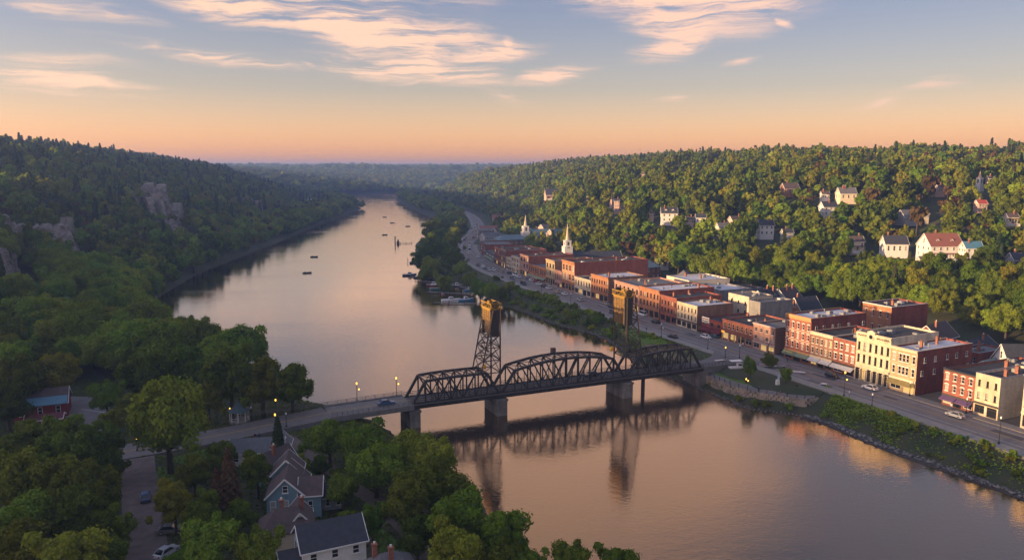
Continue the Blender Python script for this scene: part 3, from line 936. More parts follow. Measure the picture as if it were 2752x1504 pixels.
# ------------------------------------------------------------------ lift bridge
steel = mat('bridge_steel', (0.020, 0.018, 0.018), 0.6, scale=1.2, col2=(0.042, 0.034, 0.030), spec=0.4, detail=6)
rust = mat('rusty_steel', (0.075, 0.048, 0.034), 0.75, scale=1.0, col2=(0.12, 0.075, 0.05), detail=6)
tower_steel = mat('tower_steel', (0.045, 0.034, 0.025), 0.65, scale=1.0, col2=(0.075, 0.054, 0.034), detail=6)
ochre = mat('ochre_plate', (0.20, 0.115, 0.03), 0.75, scale=0.9, col2=(0.11, 0.065, 0.025), detail=7)
yellow_steel = mat('yellow_steel', (0.32, 0.185, 0.02), 0.65, scale=1.5, col2=(0.18, 0.105, 0.02), detail=5)
pier_stone = brick_mat('pier_stone', (0.165, 0.145, 0.12), bw=1.4, bh=0.55, var=0.14, stain=0.4)
deck_m = mat('deck', (0.075, 0.066, 0.062), 0.85, scale=0.5, col2=(0.11, 0.095, 0.088), detail=7)
bridge = thing('lift_bridge', 'black steel truss lift bridge with two towers crossing the river', 'bridge')
def truss(s0, s1, heights, t, name='truss'):
    """one truss plane: heights at the inner panel points; ends slope down to the deck"""
    n = len(heights) + 1
    S = [s0 + (s1 - s0) * i / n for i in range(n + 1)]
    top = [bp(S[i + 1], t, BZ + h) for i, h in enumerate(heights)]
    bot = [bp(s, t, BZ - 0.15) for s in S]
    m = MB()
    m.beam(bot[0], bot[-1], 0.46, 0.7)
    o = m.build(name, steel, bridge)
    chord = [bot[0]] + top + [bot[-1]]
    for i in range(len(chord) - 1):
        a, b = chord[i], chord[i + 1]
        MB().beam(a, b, 0.58, 0.62).build('end_post' if i in (0, len(chord) - 2) else 'top_chord', steel, o)
    for i in range(1, n):
        MB().beam(bot[i], top[i - 1], 0.32, 0.38).build('vertical', steel, o)
        j = i + 1 if i < n / 2 else i - 1
        if 0 < j < n or True:
            if i < n / 2 and i + 1 <= n:
                MB().beam(top[i - 1], bot[i + 1], 0.28, 0.34).build('diagonal', steel, o)
            elif i > n / 2:
                MB().beam(top[i - 1], bot[i - 1], 0.28, 0.34).build('diagonal', steel, o)
            if abs(i - n / 2) <= 1.6 and i + 1 < n:
                MB().beam(bot[i], top[i], 0.17, 0.2).build('counter_brace', steel, o)
        if i + 1 < n:
            mid_b = bot[i].lerp(bot[i + 1], .5); q = top[i - 1].lerp(bot[i + 1], .5) if i < n / 2 else top[i].lerp(bot[i], .5)
            MB().beam(q, mid_b, 0.16, 0.18).build('sub_vertical', steel, o)
    return S, [h for h in heights]
def bracing(S, heights):
    n = len(S) - 1
    for i in range(1, n):
        a, b = bp(S[i], 0, BZ + heights[i - 1]), bp(S[i], BW, BZ + heights[i - 1])
        MB().beam(a, b, 0.26, 0.36).build('sway_strut', rust, bridge)
        dn = Vector((0, 0, -1.1))
        MB().beam(a + dn, a.lerp(b, .28), .12).build('knee_brace', rust, bridge)
        MB().beam(b + dn, a.lerp(b, .72), .12).build('knee_brace', rust, bridge)
        if i < n - 1:
            c, d = bp(S[i + 1], 0, BZ + heights[i]), bp(S[i + 1], BW, BZ + heights[i])
            MB().beam(a, d, 0.16, 0.18).build('lateral_brace', rust, bridge)
            MB().beam(b, c, 0.16, 0.18).build('lateral_brace', rust, bridge)
SP = [(0.4, 24.2, [5.5, 5.7, 5.8, 5.8, 5.8, 5.7]), (25.0, 63.4, [5.6, 6.3, 6.9, 7.2, 7.35, 7.25, 7.0, 6.5, 5.7]), (64.2, 90.3, [5.2, 5.7, 6.1, 6.2, 6.2, 5.9])]
for s0, s1, hh in SP:
    S, H_ = truss(s0, s1, hh, 0.0)
    truss(s0, s1, hh, BW)
    bracing(S, H_)
# deck, floor beams, stringers, railings
m = MB()
def along(s0, s1, t0, t1, z0, z1, mb):
    v = [bp(s, t, z) for z in (z0, z1) for t in (t0, t1) for s in (s0, s1)]
    return mb.mesh(v, [(0, 2, 3, 1), (4, 5, 7, 6), (0, 1, 5, 4), (2, 6, 7, 3), (0, 4, 6, 2), (1, 3, 7, 5)])
deck = along(0, BLEN, 0.3, BW - .3, BZ - .25, BZ, m).build('deck', deck_m, bridge)
for t_ in (BW / 2 - .22, BW / 2 + .22):
    along(0.2, BLEN - .2, t_ - .07, t_ + .07, BZ + .004, BZ + .008, MB()).build('centre_line', yellow_paint, deck)
for t_ in (-0.55, BW + .55):
    along(0, BLEN, t_ - .5, t_ + .5, BZ - .30, BZ - .12, MB()).build('footway', deck_m, bridge)
for t_ in (-0.35, 1.4, BW / 2, BW - 1.4, BW + .35):
    along(0.05, BLEN - .05, t_ - .18, t_ + .18, BZ - 1.35, BZ - .32, MB()).build('stringer', steel, bridge)
n_ = 30
for i in range(n_ + 1):
    s = BLEN * i / n_
    along(s - .12, s + .12, -0.95, BW + .95, BZ - 1.15, BZ - .36, MB()).build('floor_beam', steel, bridge)
for t_ in (-1.0, 0.35, BW - .35, BW + 1.0):
    r_ = MB()
    r_.beam(bp(0, t_, BZ + 1.0), bp(BLEN, t_, BZ + 1.0), .09, .09).beam(bp(0, t_, BZ + .55), bp(BLEN, t_, BZ + .55), .07, .07)
    for i in range(46):
        s = BLEN * i / 45
        r_.beam(bp(s, t_, BZ - .2), bp(s, t_, BZ + 1.0), .08)
    r_.build('railing', steel, deck)
# towers
def tower(sf, sr_base, sr_top, ztop, name='lift_tower'):
    """vertical legs at sf, raking legs from sr_base (on the top chord) to sr_top"""
    zb = BZ + 5.6
    leg = MB()
    o = None
    corners = {}
    for t_ in (0.0, BW):
        f0, f1 = bp(sf, t_, BZ - .2), bp(sf, t_, ztop)
        r0, r1 = bp(sr_base, t_, zb), bp(sr_top, t_, ztop)
        corners[t_] = (f0, f1, r0, r1)
        leg.beam(f0, f1, 0.42, 0.42)
        leg.beam(r0, r1, 0.36, 0.36)
    o = leg.build(name, tower_steel, bridge)
    n = 5
    for t_ in (0.0, BW):
        f0, f1, r0, r1 = corners[t_]
        F = [Vector((f0.x, f0.y, zb)).lerp(f1, i / n) for i in range(n + 1)]
        Q = [r0.lerp(r1, i / n) for i in range(n + 1)]
        for i in range(n):
            MB().beam(F[i], Q[i + 1], .16).build('brace', tower_steel, o)
            MB().beam(Q[i], F[i + 1], .16).build('brace', tower_steel, o)
            MB().beam(F[i], Q[i], .22).build('strut', tower_steel, o)
    for a, b in ((0, 1), (2, 3)):
        A = [Vector((corners[0.0][a].x, corners[0.0][a].y, zb)).lerp(corners[0.0][b], i / n) for i in range(n + 1)]
        B = [Vector((corners[BW][a].x, corners[BW][a].y, zb)).lerp(corners[BW][b], i / n) for i in range(n + 1)]
        for i in range(n):
            MB().beam(A[i], B[i + 1], .15).build('brace', tower_steel, o)
            MB().beam(B[i], A[i + 1], .15).build('brace', tower_steel, o)
            MB().beam(A[i], B[i], .22).build('strut', tower_steel, o)
    return o, corners
def lattice_head(o, s0, s1, z0):
    """yellow sheave frame on the tower top"""
    m = MB()
    for t_ in (-0.1, BW + .1):
        for z in (z0, z0 + 1.35):
            m.beam(bp(s0, t_, z), bp(s1, t_, z), .26)
        for s in (s0, s1):
            m.beam(bp(s, t_, z0), bp(s, t_, z0 + 1.35), .24)
        m.beam(bp(s0, t_, z0), bp(s1, t_, z0 + 1.35), .16).beam(bp(s1, t_, z0), bp(s0, t_, z0 + 1.35), .16)
    for s in (s0, s1):
        for z in (z0, z0 + 1.35):
            m.beam(bp(s, -.35, z), bp(s, BW + .35, z), .28)
        k = 6
        for i in range(k):
            a, b = -.35 + (BW + .7) * i / k, -.35 + (BW + .7) * (i + 1) / k
            m.beam(bp(s, a, z0 if i % 2 else z0 + 1.35), bp(s, b, z0 + 1.35 if i % 2 else z0), .15)
    m.build('sheave_frame', yellow_steel, o)
    for t_ in (0.2, BW - .2):
        w = MB()
        c = bp((s0 + s1) / 2, t_, z0 + 1.0)
        ring = [c + BD * (1.0 * math.cos(k * math.pi / 8)) + Vector((0, 0, 1.0 * math.sin(k * math.pi / 8))) for k in range(16)]
        a_ = [p - BNn * .18 for p in ring]; b_ = [p + BNn * .18 for p in ring]
        w.mesh(a_ + b_, [tuple(range(16)), tuple(range(31, 15, -1))] + [(i, (i + 1) % 16, 16 + (i + 1) % 16, 16 + i) for i in range(16)])
        w.build('sheave', steel, o)
    lm = MB(); 
    lm.beam(bp(s0 - .3, -.35, z0 + 2.0), bp(s0 - .3, 1.0, z0 + 2.0), .5).build('lamp_housing', yellow_steel, o)
def counterweight(o, s0, s1, z0, z1, solid=True):
    m = MB()
    along(s0, s1, .32, BW - .32, z0, z1, m)
    c = m.build('counterweight', ochre if solid else steel, o)
    # proud steel plates on the two ends and a capping ledge
    for t0, t1 in ((-.02, .30), (BW - .30, BW + .02)):
        along(s0 - .12, s1 + .12, t0, t1, z0 - .25, z1 + .1, MB()).build('side_plate', steel, c)
    along(s0 - .22, s1 + .2, .34, BW - .34, z1, z1 + .55, MB()).build('ledge', yellow_steel, c)
    along(s0 - .22, s1 + .2, .34, BW - .34, z1 - 1.9, z1 - 1.7, MB()).build('band', ochre, c)
    for i in range(1, 4):
        t_ = .4 + (BW - .8) * i / 4
        along(s0 - .10, s0 - .01, t_ - .06, t_ + .06, z0, z1, MB()).build('rib', ochre, c)
    return c
tw1, c1 = tower(24.6, 19.2, 22.6, 28.6)
counterweight(tw1, 22.0, 24.3, 25.2, 28.2)
for t0_, t1_ in ((-.03, .28), (BW - .28, BW + .03)):
    along(22.0, 24.3, t0_, t1_, 21.3, 24.9, MB()).build('side_plate', steel, tw1)
along(22.3, 24.1, 1.2, BW - 1.2, 21.8, 25.0, MB()).build('counterweight_core', rust, tw1)
lattice_head(tw1, 21.9, 24.8, 28.8)
for i in range(5):
    z = 14.5 + i * 1.45
    MB().beam(bp(21.0 + i * .22, .5, z), bp(21.0 + i * .22, BW - .5, z + .9), .16).beam(bp(21.0 + i * .22, BW - .5, z), bp(21.0 + i * .22, .5, z + .9), .16).build('machinery_brace', rust, tw1)
tw2, c2 = tower(63.8, 69.2, 66.4, 29.6)
counterweight(tw2, 63.2, 65.6, 21.2, 28.6)
lattice_head(tw2, 63.0, 66.2, 29.2)
for s_, t_ in ((20.6, 1.5), (62.2, 5.4)):
    MB().lathe([(.05, 12.4), (.55, 12.6), (.62, 13.1), (.4, 13.7), (.05, 13.9)], 10, *bp(s_, t_, 0).xy).build('warning_light', mat('amber_lens', (0.75, 0.38, 0.03), .4, 0), bridge)
# operator's cabin and small plates over the lift span
cab = MB(); along(43.2, 44.4, BW - .2, BW + .9, BZ + 7.2, BZ + 8.9, cab); cab.build('signal_box', rust, bridge)
# piers
def pier(s, half_s, zt, ext=1.4, base=True):
    m = MB()
    a, b = -ext, BW + ext
    for (h, e, z0, z1) in ((half_s, 0, -3, zt - .5), (half_s + .22, .22, zt - .5, zt)):
        along(s - h, s + h, a - e, b + e, z0, z1, m)
    p = m.build('pier', pier_stone, bridge)
    return p
pier(0.6, 1.35, 4.45)
pier(24.6, 1.45, 4.45)
pier(63.8, 1.7, 4.45)
along(70.4, 71.2, 1.0, 1.8, -3, 4.6, MB()).build('pile', steel, bridge)
# abutment under the town end
ab = MB(); along(BLEN - 1.2, BLEN + 3.5, -1.0, BW + 1.0, -1, 4.6, ab); ab.build('abutment', pier_stone, bridge)
# concrete approach on the near bank
conc_b = mat('bridge_concrete', (0.20, 0.18, 0.16), 0.9, scale=0.7, col2=(0.13, 0.118, 0.108), detail=7)
ap0, ap1 = Vector((-45.5, 181.6, 5.75)), bp(0, BW / 2, BZ)
d_ = (ap1 - ap0); d_.z = 0; d_.normalize(); nn = Vector((-d_.y, d_.x, 0))
def ap(k, off, z):
    p = ap0.lerp(ap1, k)
    return Vector((p.x, p.y, p.z + z)) + nn * off
m = MB()
for (o0, o1, z0, z1) in ((-5.0, 5.0, -.7, 0.0), (-5.3, -4.4, -1.0, .25), (4.4, 5.3, -1.0, .25)):
    v = [ap(k, o, z) for z in (z0, z1) for o in (o0, o1) for k in (0, 1)]
    m.mesh(v, [(0, 2, 3, 1), (4, 5, 7, 6), (0, 1, 5, 4), (2, 6, 7, 3), (0, 4, 6, 2), (1, 3, 7, 5)])
apd = m.build('approach_span', conc_b, bridge)
for o in (-.12, .3):
    v = [ap(k, o + q, .006) for q in (0, .18) for k in (0, 1)]
    MB().face([v[0], v[1], v[3], v[2]]).build('centre_line', yellow_paint, apd)
for o in (-4.9, 4.9):
    r_ = MB()
    for z in (.55, .85, 1.15):
        r_.beam(ap(-.9 if o > 0 else 0, o, z), ap(1, o, z), .08)
    for i in range(17):
        k = -.9 + 1.9 * i / 16 if o > 0 else i / 16
        r_.beam(ap(k, o, .1), ap(k, o, 1.2), .12)
    r_.build('railing', conc_b, apd)
m = MB()
v = [ap(k, o, z) for z in (-6, -.72) for o in (-4.4, 4.4) for k in (-.22, .12)]
m.mesh(v, [(0, 2, 3, 1), (4, 5, 7, 6), (0, 1, 5, 4), (2, 6, 7, 3), (0, 4, 6, 2), (1, 3, 7, 5)])
m.build('abutment', conc_b, bridge)
# railing round the town-end approach
r_ = MB()
for i in range(3):
    a, b = near_e[i], near_e[i + 1]
    for z in (.4, .75, 1.1):
        r_.beam(a + Vector((0, 0, z)), b + Vector((0, 0, z)), .07)
    for k in range(4):
        p = a.lerp(b, k / 4)
        r_.beam(p, p + Vector((0, 0, 1.15)), .09)
r_.build('railing', steel, bridge)
# ------------------------------------------------------------------ buildings: shared pieces
glass = mat('window_glass', (0.016, 0.018, 0.022), 0.06, 0, spec=0.6)
glass_blind = mat('window_blind', (0.30, 0.28, 0.25), 0.35, 0, spec=0.5)
glass_lit = mat('window_lit', (0.30, 0.20, 0.08), 0.3, 0, emit=(1.0, 0.62, 0.22, 0.22))
white_trim = mat('white_trim', (0.60, 0.57, 0.52), 0.7, 0.1, 1.0)
cream_trim = mat('cream_trim', (0.50, 0.42, 0.30), 0.75, 0.12, 1.0)
pink_trim = mat('rose_trim', (0.44, 0.33, 0.28), 0.75, 0.12, 1.0)
dark_trim = mat('dark_trim', (0.045, 0.040, 0.038), 0.6, 0.2, 1.0)
roof_black = mat('roof_tar', (0.028, 0.028, 0.030), 0.9, scale=0.35, col2=(0.055, 0.053, 0.055), detail=7)
roof_white = mat('roof_membrane', (0.55, 0.55, 0.57), 0.75, scale=0.30, col2=(0.40, 0.40, 0.43), detail=7)
roof_grey = mat('roof_gravel', (0.10, 0.098, 0.10), 0.9, scale=0.35, col2=(0.15, 0.145, 0.145), detail=7)
metal_grey = mat('grey_metal', (0.22, 0.225, 0.23), 0.55, 0.2, 1.5, metal=0.2)
chim_brick = brick_mat('chimney_brick', (0.26, 0.105, 0.065))
PANES = [glass, glass, glass, glass, glass, glass_blind, glass]
_wc = {}
def window_mesh(w, h, arched, fm, proud):
    key = (round(w, 2), round(h, 2), arched, fm.name, proud)
    if key in _wc:
        return _wc[key]
    y0, y1 = (-0.07, 0.0) if proud else (0.08, 0.20)
    f = max(0.06, min(0.13, w * 0.1))
    m = MB()
    m.box(-w / 2, -w / 2 + f, y0, y1, 0, h); m.box(w / 2 - f, w / 2, y0, y1, 0, h)
    m.box(-w / 2 + f, w / 2 - f, y0, y1, h - f, h); m.box(-w / 2 + f, w / 2 - f, y0, y1, 0, f)
    m.box(-w / 2 + f, w / 2 - f, y0 + .01, y1, h * .5 - f * .4, h * .5 + f * .4)
    m.box(-w / 2 - .12, w / 2 + .12, -0.16 if not proud else -.18, y1 - .005, -0.13, -0.004)
    fr = m.data('window', fm)
    yp = y1 - .03 if not proud else -0.03
    p = MB().box(-w / 2 + f * .9, w / 2 - f * .9, yp, yp + .02, f * .9, h - f * .9)
    pane = {pm.name: p.data('pane', pm) for pm in (glass, glass_blind, glass_lit)}
    _wc[key] = (fr, pane)
    return _wc[key]
_lc = {}
def lintel_mesh(w, arched, lm, proud):
    key = (round(w, 2), arched, lm.name)
    if key in _lc:
        return _lc[key]
    m = MB()
    if arched:
        r = w / 2
        rise = r * (1.0 if arched == 1 else 0.45)
        n = 8
        pts = [(-math.cos(math.pi * k / n) * (r + .02), math.sin(math.pi * k / n) * rise) for k in range(n + 1)]
        out = [(-math.cos(math.pi * k / n) * (r + .24), math.sin(math.pi * k / n) * (rise + .22)) for k in range(n + 1)]
        for k in range(n):
            a, b, c, d = pts[k], pts[k + 1], out[k + 1], out[k]
            q = [(a[0], -.09, a[1]), (b[0], -.09, b[1]), (c[0], -.09, c[1]), (d[0], -.09, d[1])]
            m.face(q[::-1])
            m.face([(d[0], -.09, d[1]), (c[0], -.09, c[1]), (c[0], 0, c[1]), (d[0], 0, d[1])])
            m.face([(b[0], -.09, b[1]), (a[0], -.09, a[1]), (a[0], .15, a[1]), (b[0], .15, b[1])])
        # tympanum filling the arch
        m.face([(x, .05, z) for x, z in pts])
    else:
        m.box(-w / 2 - .16, w / 2 + .16, -.09, .1, 0.0, .26)
    _lc[key] = m.data('lintel', lm)
    return _lc[key]
def add_window(parent, x, z, w, h, fm, arched=0, lm=None, rnd=None, lit=0.0, rz=0.0, y=0.0, proud=False):
    fr, panes = window_mesh(w, h, 0, fm, proud)
    o = link('window', fr, parent, (x, y, z), rz)
    r = (rnd or random).random()
    pm = glass_lit if r < lit else (rnd or random).choice(PANES)
    link('pane', panes[pm.name], o)
    if lm is not None:
        link('lintel', lintel_mesh(w, arched, lm, proud), o, (0, 0, h + .002))
    return o
def facade(m, W, H, holes, depth=0.25, mi=0, y=0.0):
    """front wall at y with recessed openings (x0, x1, z0, z1)"""
    xs = sorted({0.0, W} | {a for h in holes for a in h[:2]}); zs = sorted({0.0, H} | {a for h in holes for a in h[2:4]})
    for i in range(len(xs) - 1):
        for j in range(len(zs) - 1):
            cx, cz = (xs[i] + xs[i + 1]) / 2, (zs[j] + zs[j + 1]) / 2
            if any(h[0] < cx < h[1] and h[2] < cz < h[3] for h in holes):
                continue
            m.face([(xs[i], y, zs[j]), (xs[i + 1], y, zs[j]), (xs[i + 1], y, zs[j + 1]), (xs[i], y, zs[j + 1])], mi)
    for x0, x1, z0, z1 in [h[:4] for h in holes]:
        d = y + depth
        m.face([(x0, y, z0), (x0, d, z0), (x0, d, z1), (x0, y, z1)][::-1], mi); m.face([(x1, y, z0), (x1, d, z0), (x1, d, z1), (x1, y, z1)], mi)
        m.face([(x0, y, z1), (x0, d, z1), (x1, d, z1), (x1, y, z1)][::-1], mi); m.face([(x0, y, z0), (x0, d, z0), (x1, d, z0), (x1, y, z0)], mi)
        m.face([(x0, d, z0), (x1, d, z0), (x1, d, z1), (x0, d, z1)], mi)
# where photo columns meet the street front
_fu = [PX(p.x, p.y, Z0)[0] for p in FC]
_k = [i for i in range(len(FC)) if 60 < FC[i].y < 760]
def front_at(u, off=0.0):
    for a, b in zip(_k[:-1], _k[1:]):
        if off:
            pa, pb = FC[a] + FN[a] * off, FC[b] + FN[b] * off
            ua, ub = PX(pa.x, pa.y, Z0)[0], PX(pb.x, pb.y, Z0)[0]
        else:
            pa, pb, ua, ub = FC[a], FC[b], _fu[a], _fu[b]
        if (ua - u) * (ub - u) <= 0 and ua != ub:
            t = (u - ua) / (ub - ua)
            return pa.lerp(pb, t)
    return FC[_k[-1]]
FN = normals(FC)
def roof_clutter(parent, W, D, H, rnd, n, tall=1.0):
    """chimneys, fans, hatches and pipes standing on a flat roof"""
    for i in range(n):
        x, y = rnd.uniform(W * .12, W * .88), rnd.uniform(D * .15, D * .92)
        q = rnd.random()
        m = MB()
        if q < .13:
            a = rnd.uniform(.30, .45); h = rnd.uniform(1.2, 2.0) * tall
            m.box(-a, a, -a * .7, a * .7, -.3, h); m.box(-a - .1, a + .1, -a * .7 - .1, a * .7 + .1, h, h + .2)
            m.lathe([(.16, h + .2), (.2, h + .55)], 6, -.15, 0).build('chimney', [chim_brick], parent, loc=(x, y, H))
        elif q < .52:
            a, b, h = rnd.uniform(.5, 1.1), rnd.uniform(.5, .9), rnd.uniform(.6, 1.1)
            m.box(-a, a, -b, b, -.2, h).box(-a * .7, a * .7, -b - .05, -b, .1, h * .8).lathe([(b * .6, h), (b * .6, h + .12), (b * .1, h + .14)], 8)
            m.build('roof_unit', [metal_grey], parent, loc=(x, y, H), rz=rnd.choice((0, 1.57)))
        elif q < .80:
            m.lathe([(.14, -.2), (.14, .9), (.28, .95), (.24, 1.2), (.05, 1.3)], 7)
            m.build('vent_pipe', [metal_grey if rnd.random() < .6 else rust], parent, loc=(x, y, H))
        else:
            a = rnd.uniform(.6, 1.0)
            m.box(-a, a, -a * .7, a * .7, -.2, .35).box(-a - .08, a + .08, -a * .7 - .08, a * .7 + .08, .35, .45)
            m.build('roof_hatch', [white_trim if rnd.random() < .4 else metal_grey], parent, loc=(x, y, H))
TOWN_LABELS = []
def shop_building(label, u0, u1, vtop, floors, bays, wall, side=None, roof=roof_black, depth=18, frame=white_trim, lintel=None, arched=0,
                  cornice=cream_trim, shop='plain', awning=None, gfr=0.34, ww=0.5, wh=0.58, xs=None, side_windows=0, clutter=3, belt=None, seed=None,
                  short=None, off=0.0, zb=None, height=None, name='shop_building', lit=0.03, corn_h=0.5, pair=False):
    """flat-roofed street building; the front runs between photo columns u0 and u1"""
    rnd = random.Random(seed if seed is not None else int(u0 * 7 + vtop))
    A, B = front_at(u0, off), front_at(u1, off)
    zb = Z0 + .1 if zb is None else zb
    H = height or (z_at(A.x, A.y, vtop) - zb)
    dx = (B - A); dx.z = 0
    W = dx.length
    o = thing(name, label, 'building', (A.x, A.y, zb), math.atan2(dx.y, dx.x), 'flat-roofed buildings along the main street')
    TOWN_LABELS.append((short or label, (u0 + u1) / 2, o))
    side = side or wall
    W -= 0.02
    gh = H * gfr if floors > 1 else H * .62
    gh = max(3.0, min(gh, 4.6))
    fh = (H - gh - corn_h * 1.4) / max(1, floors - 1)
    holes, wins = [], []
    if xs is None:
        xs = [(i + .5) / bays for i in range(bays)]
        if pair:
            xs = [c + s for c in [(i + .5) / (bays // 2) for i in range(bays // 2)] for s in (-.09 * 3 / (bays // 2), .09 * 3 / (bays // 2))]
    gap = min([b - a for a, b in zip(xs[:-1], xs[1:])] or [0.5]) * W
    w = min(gap * .78, max(.55, W / len(xs) * ww))
    for f in range(floors - 1):
        h = fh * wh
        z0 = gh + f * fh + fh * .22
        for xf in xs:
            x = xf * W
            holes.append((x - w / 2, x + w / 2, z0, z0 + h))
            wins.append((x, z0, w, h))
    # ground floor
    shops = []
    if shop == 'arcade':
        n = bays
        for i in range(n):
            shops.append((W * (i + .16) / n, W * (i + .84) / n, .15, gh * .82))
    elif shop == 'bare':
        pass
    else:
        n = max(2, min(4, int(W / 2.8)))
        for i in range(n):
            a, b = W * (i + .10) / n, W * (i + .90) / n
            shops.append((a, b, .12 if i == n // 2 else .55, gh * .74))
    m = MB()
    facade(m, W, H, holes + shops)
    T = .32
    zr = H - .55
    m.face([(0, 0, 0), (0, 0, H), (0, depth, H), (0, depth, 0)], 1); m.face([(W, 0, 0), (W, depth, 0), (W, depth, H), (W, 0, H)], 1)
    m.face([(0, depth, 0), (0, depth, H), (W, depth, H), (W, depth, 0)], 1)
    out_, in_ = [(0, 0), (W, 0), (W, depth), (0, depth)], [(T, T), (W - T, T), (W - T, depth - T), (T, depth - T)]
    for i in range(4):
        a, b, c, d = out_[i], out_[(i + 1) % 4], in_[(i + 1) % 4], in_[i]
        m.face([(*a, H), (*b, H), (*c, H), (*d, H)], 1)
        m.face([(*d, H), (*c, H), (*c, zr), (*d, zr)], 1)
    m.build('wall', [wall, side], o)
    MB().face([(T, T, zr + .01), (W - T, T, zr + .01), (W - T, depth - T, zr + .01), (T, depth - T, zr + .01)]).build('roof', roof, o)
    MB().box(-.05, W + .03, depth * .0 + .0, 0.34, H, H + .09).box(W - .36, W + .05, .34, depth + .05, H, H + .07).box(-.03, .33, .34, depth + .05, H, H + .07).build('coping', cornice if cornice else metal_grey, o)
    for (x, z0, w_, h_) in wins:
        add_window(o, x, z0, w_, h_, frame, arched, lintel, rnd, lit)
    for i, (a, b, z0, z1) in enumerate(shops):
        door = (z0 < .3 and shop != 'arcade')
        mm = MB()
        f = .12
        mm.box(a, a + f, .10, .2, z0, z1).box(b - f, b, .10, .2, z0, z1).box(a + f, b - f, .10, .2, z1 - f, z1).box(a + f, b - f, .10, .2, z0, z0 + .18)
        mm.box(a + f, b - f, .12, .2, z1 * .74, z1 * .74 + .08)
        if not door:
            mm.box((a + b) / 2 - .04, (a + b) / 2 + .04, .12, .2, z0 + .18, z1 * .74)
        so = mm.build('shop_door' if door else 'shop_window', frame if rnd.random() < .6 else dark_trim, o)
        MB().box(a + f * .8, b - f * .8, .17, .185, z0 + .1, z1 - f * .8).build('pane', glass_lit if rnd.random() < .16 else glass, so)
    if cornice:
        c = MB()
        c.box(-.06, W + .06, -.42, .0, H - corn_h * .45, H - .004).box(-.03, W + .03, -.22, .0, H - corn_h, H - corn_h * .45)
        nb = max(4, int(W / .8))
        for i in range(nb):
            x = W * (i + .5) / nb
            c.box(x - .09, x + .09, -.34, -.22, H - corn_h * .95, H - corn_h * .45)
        c.build('cornice', cornice, o)
    if shop not in ('bare',):
        MB().box(.02, W - .02, -.22, .0, gh * .80, gh * .94).build('fascia', cornice or dark_trim, o)
    if belt:
        for f in range(1, floors - 1):
            z = gh + f * fh + .02
            MB().box(.0, W, -.10, .0, z, z + .16).build('belt_course', belt, o)
    if awning is not None:
        k = max(1, int(round(W / 5.5)))
        for i in range(k):
            a, b = W * i / k + .12, W * (i + 1) / k - .12
            z1, z0 = gh * .80, gh * .58
            q = MB()
            q.mesh([(a, -.02, z1), (b, -.02, z1), (b, -1.5, z0), (a, -1.5, z0), (a, -.02, z1 - .06), (b, -.02, z1 - .06), (b, -1.5, z0 - .28), (a, -1.5, z0 - .28)],
                   [(0, 3, 2, 1), (4, 5, 6, 7), (3, 7, 6, 2), (0, 4, 7, 3), (1, 2, 6, 5), (0, 1, 5, 4)])
            q.build('awning', awning, o)
    if side_windows:
        for f in range(1, floors):
            for i in range(side_windows):
                y = depth * (i + .6 + rnd.uniform(-.15, .15)) / side_windows
                z = gh + (f - 1) * fh + fh * .3
                if rnd.random() < .82:
                    add_window(o, W, z, .85, fh * .42, frame, 0, None, rnd, 0, rz=math.pi / 2, y=y, proud=True)
    roof_clutter(o, W, depth, zr, rnd, clutter)
    o['w'], o['h'] = W, H
    return o
B_red = brick_mat('brick_red', (0.235, 0.080, 0.052))
B_deep = brick_mat('brick_deep_red', (0.20, 0.058, 0.042))
B_brown = brick_mat('brick_brown', (0.21, 0.115, 0.075))
B_orange = brick_mat('brick_orange', (0.33, 0.145, 0.070))
B_pink = brick_mat('brick_pink', (0.36, 0.20, 0.145))
B_tan = brick_mat('brick_tan', (0.35, 0.255, 0.145))
B_cream = brick_mat('cream_stone', (0.50, 0.415, 0.285), bw=1.0, bh=.4, var=.08)
B_pale = brick_mat('pale_stone', (0.50, 0.42, 0.31), bw=1.0, bh=.4, var=.08)
B_sand = brick_mat('sand_render', (0.48, 0.39, 0.265), bw=2.0, bh=1.0, var=.06)
B_grey = brick_mat('grey_block', (0.22, 0.205, 0.19), bw=.8, bh=.4, var=.1)
aw_green = mat('awning_green', (0.20, 0.25, 0.16), .85, .15, 2)
aw_white = mat('awning_white', (0.55, 0.52, 0.48), .85, .15, 2)
aw_purple = mat('awning_plum', (0.10, 0.06, 0.13), .85, .25, 3)
aw_red = mat('awning_maroon', (0.13, 0.025, 0.03), .85, .25, 3)

# ------------------------------------------------------------------ main street, from near to far
b_edge = shop_building('pale building cut off by the right edge of the picture', 2741, 2830, 1005, 3, 4, B_pale, depth=14, frame=dark_trim, clutter=2, short='pale building at the picture edge')
b_sand = shop_building('sand coloured three-storey building with three plain window bays and black roof', 2614, 2680, 1000, 3, 3, B_sand, B_pale, depth=17, frame=dark_trim, cornice=None, clutter=5, ww=.30, wh=.52, short='sand coloured building')
b_plum = shop_building('small red brick building with white arched lintels and plum awning', 2530, 2613.5, 989, 3, 4, B_red, depth=30, lintel=white_trim, arched=2, cornice=dark_trim, awning=aw_purple, clutter=7, ww=.42, wh=.56, short='plum awning shop', corn_h=.3)
b_tan = shop_building('tan brick building with white roof and long red side wall', 2388, 2458, 928, 3, 5, B_tan, B_deep, roof_white, 23, lintel=white_trim, cornice=cream_trim, side_windows=5, clutter=6,
                      xs=[.13, .36, .50, .64, .87], ww=.55, wh=.60, belt=cream_trim, awning=mat('awning_olive', (.20, .16, .06), .8, .2), short='tan brick building', corn_h=.7)
b_arc = shop_building('cream stone building with arched windows, round gable window and ground-floor arcade', 2296, 2387.5, 889, 3, 6, B_cream, B_pale, roof_black, 20, frame=dark_trim, lintel=cream_trim, arched=1, cornice=B_cream,
                      shop='arcade', gfr=.36, ww=.42, wh=.66, belt=cream_trim, clutter=3, short='cream arcade building', corn_h=1.7)
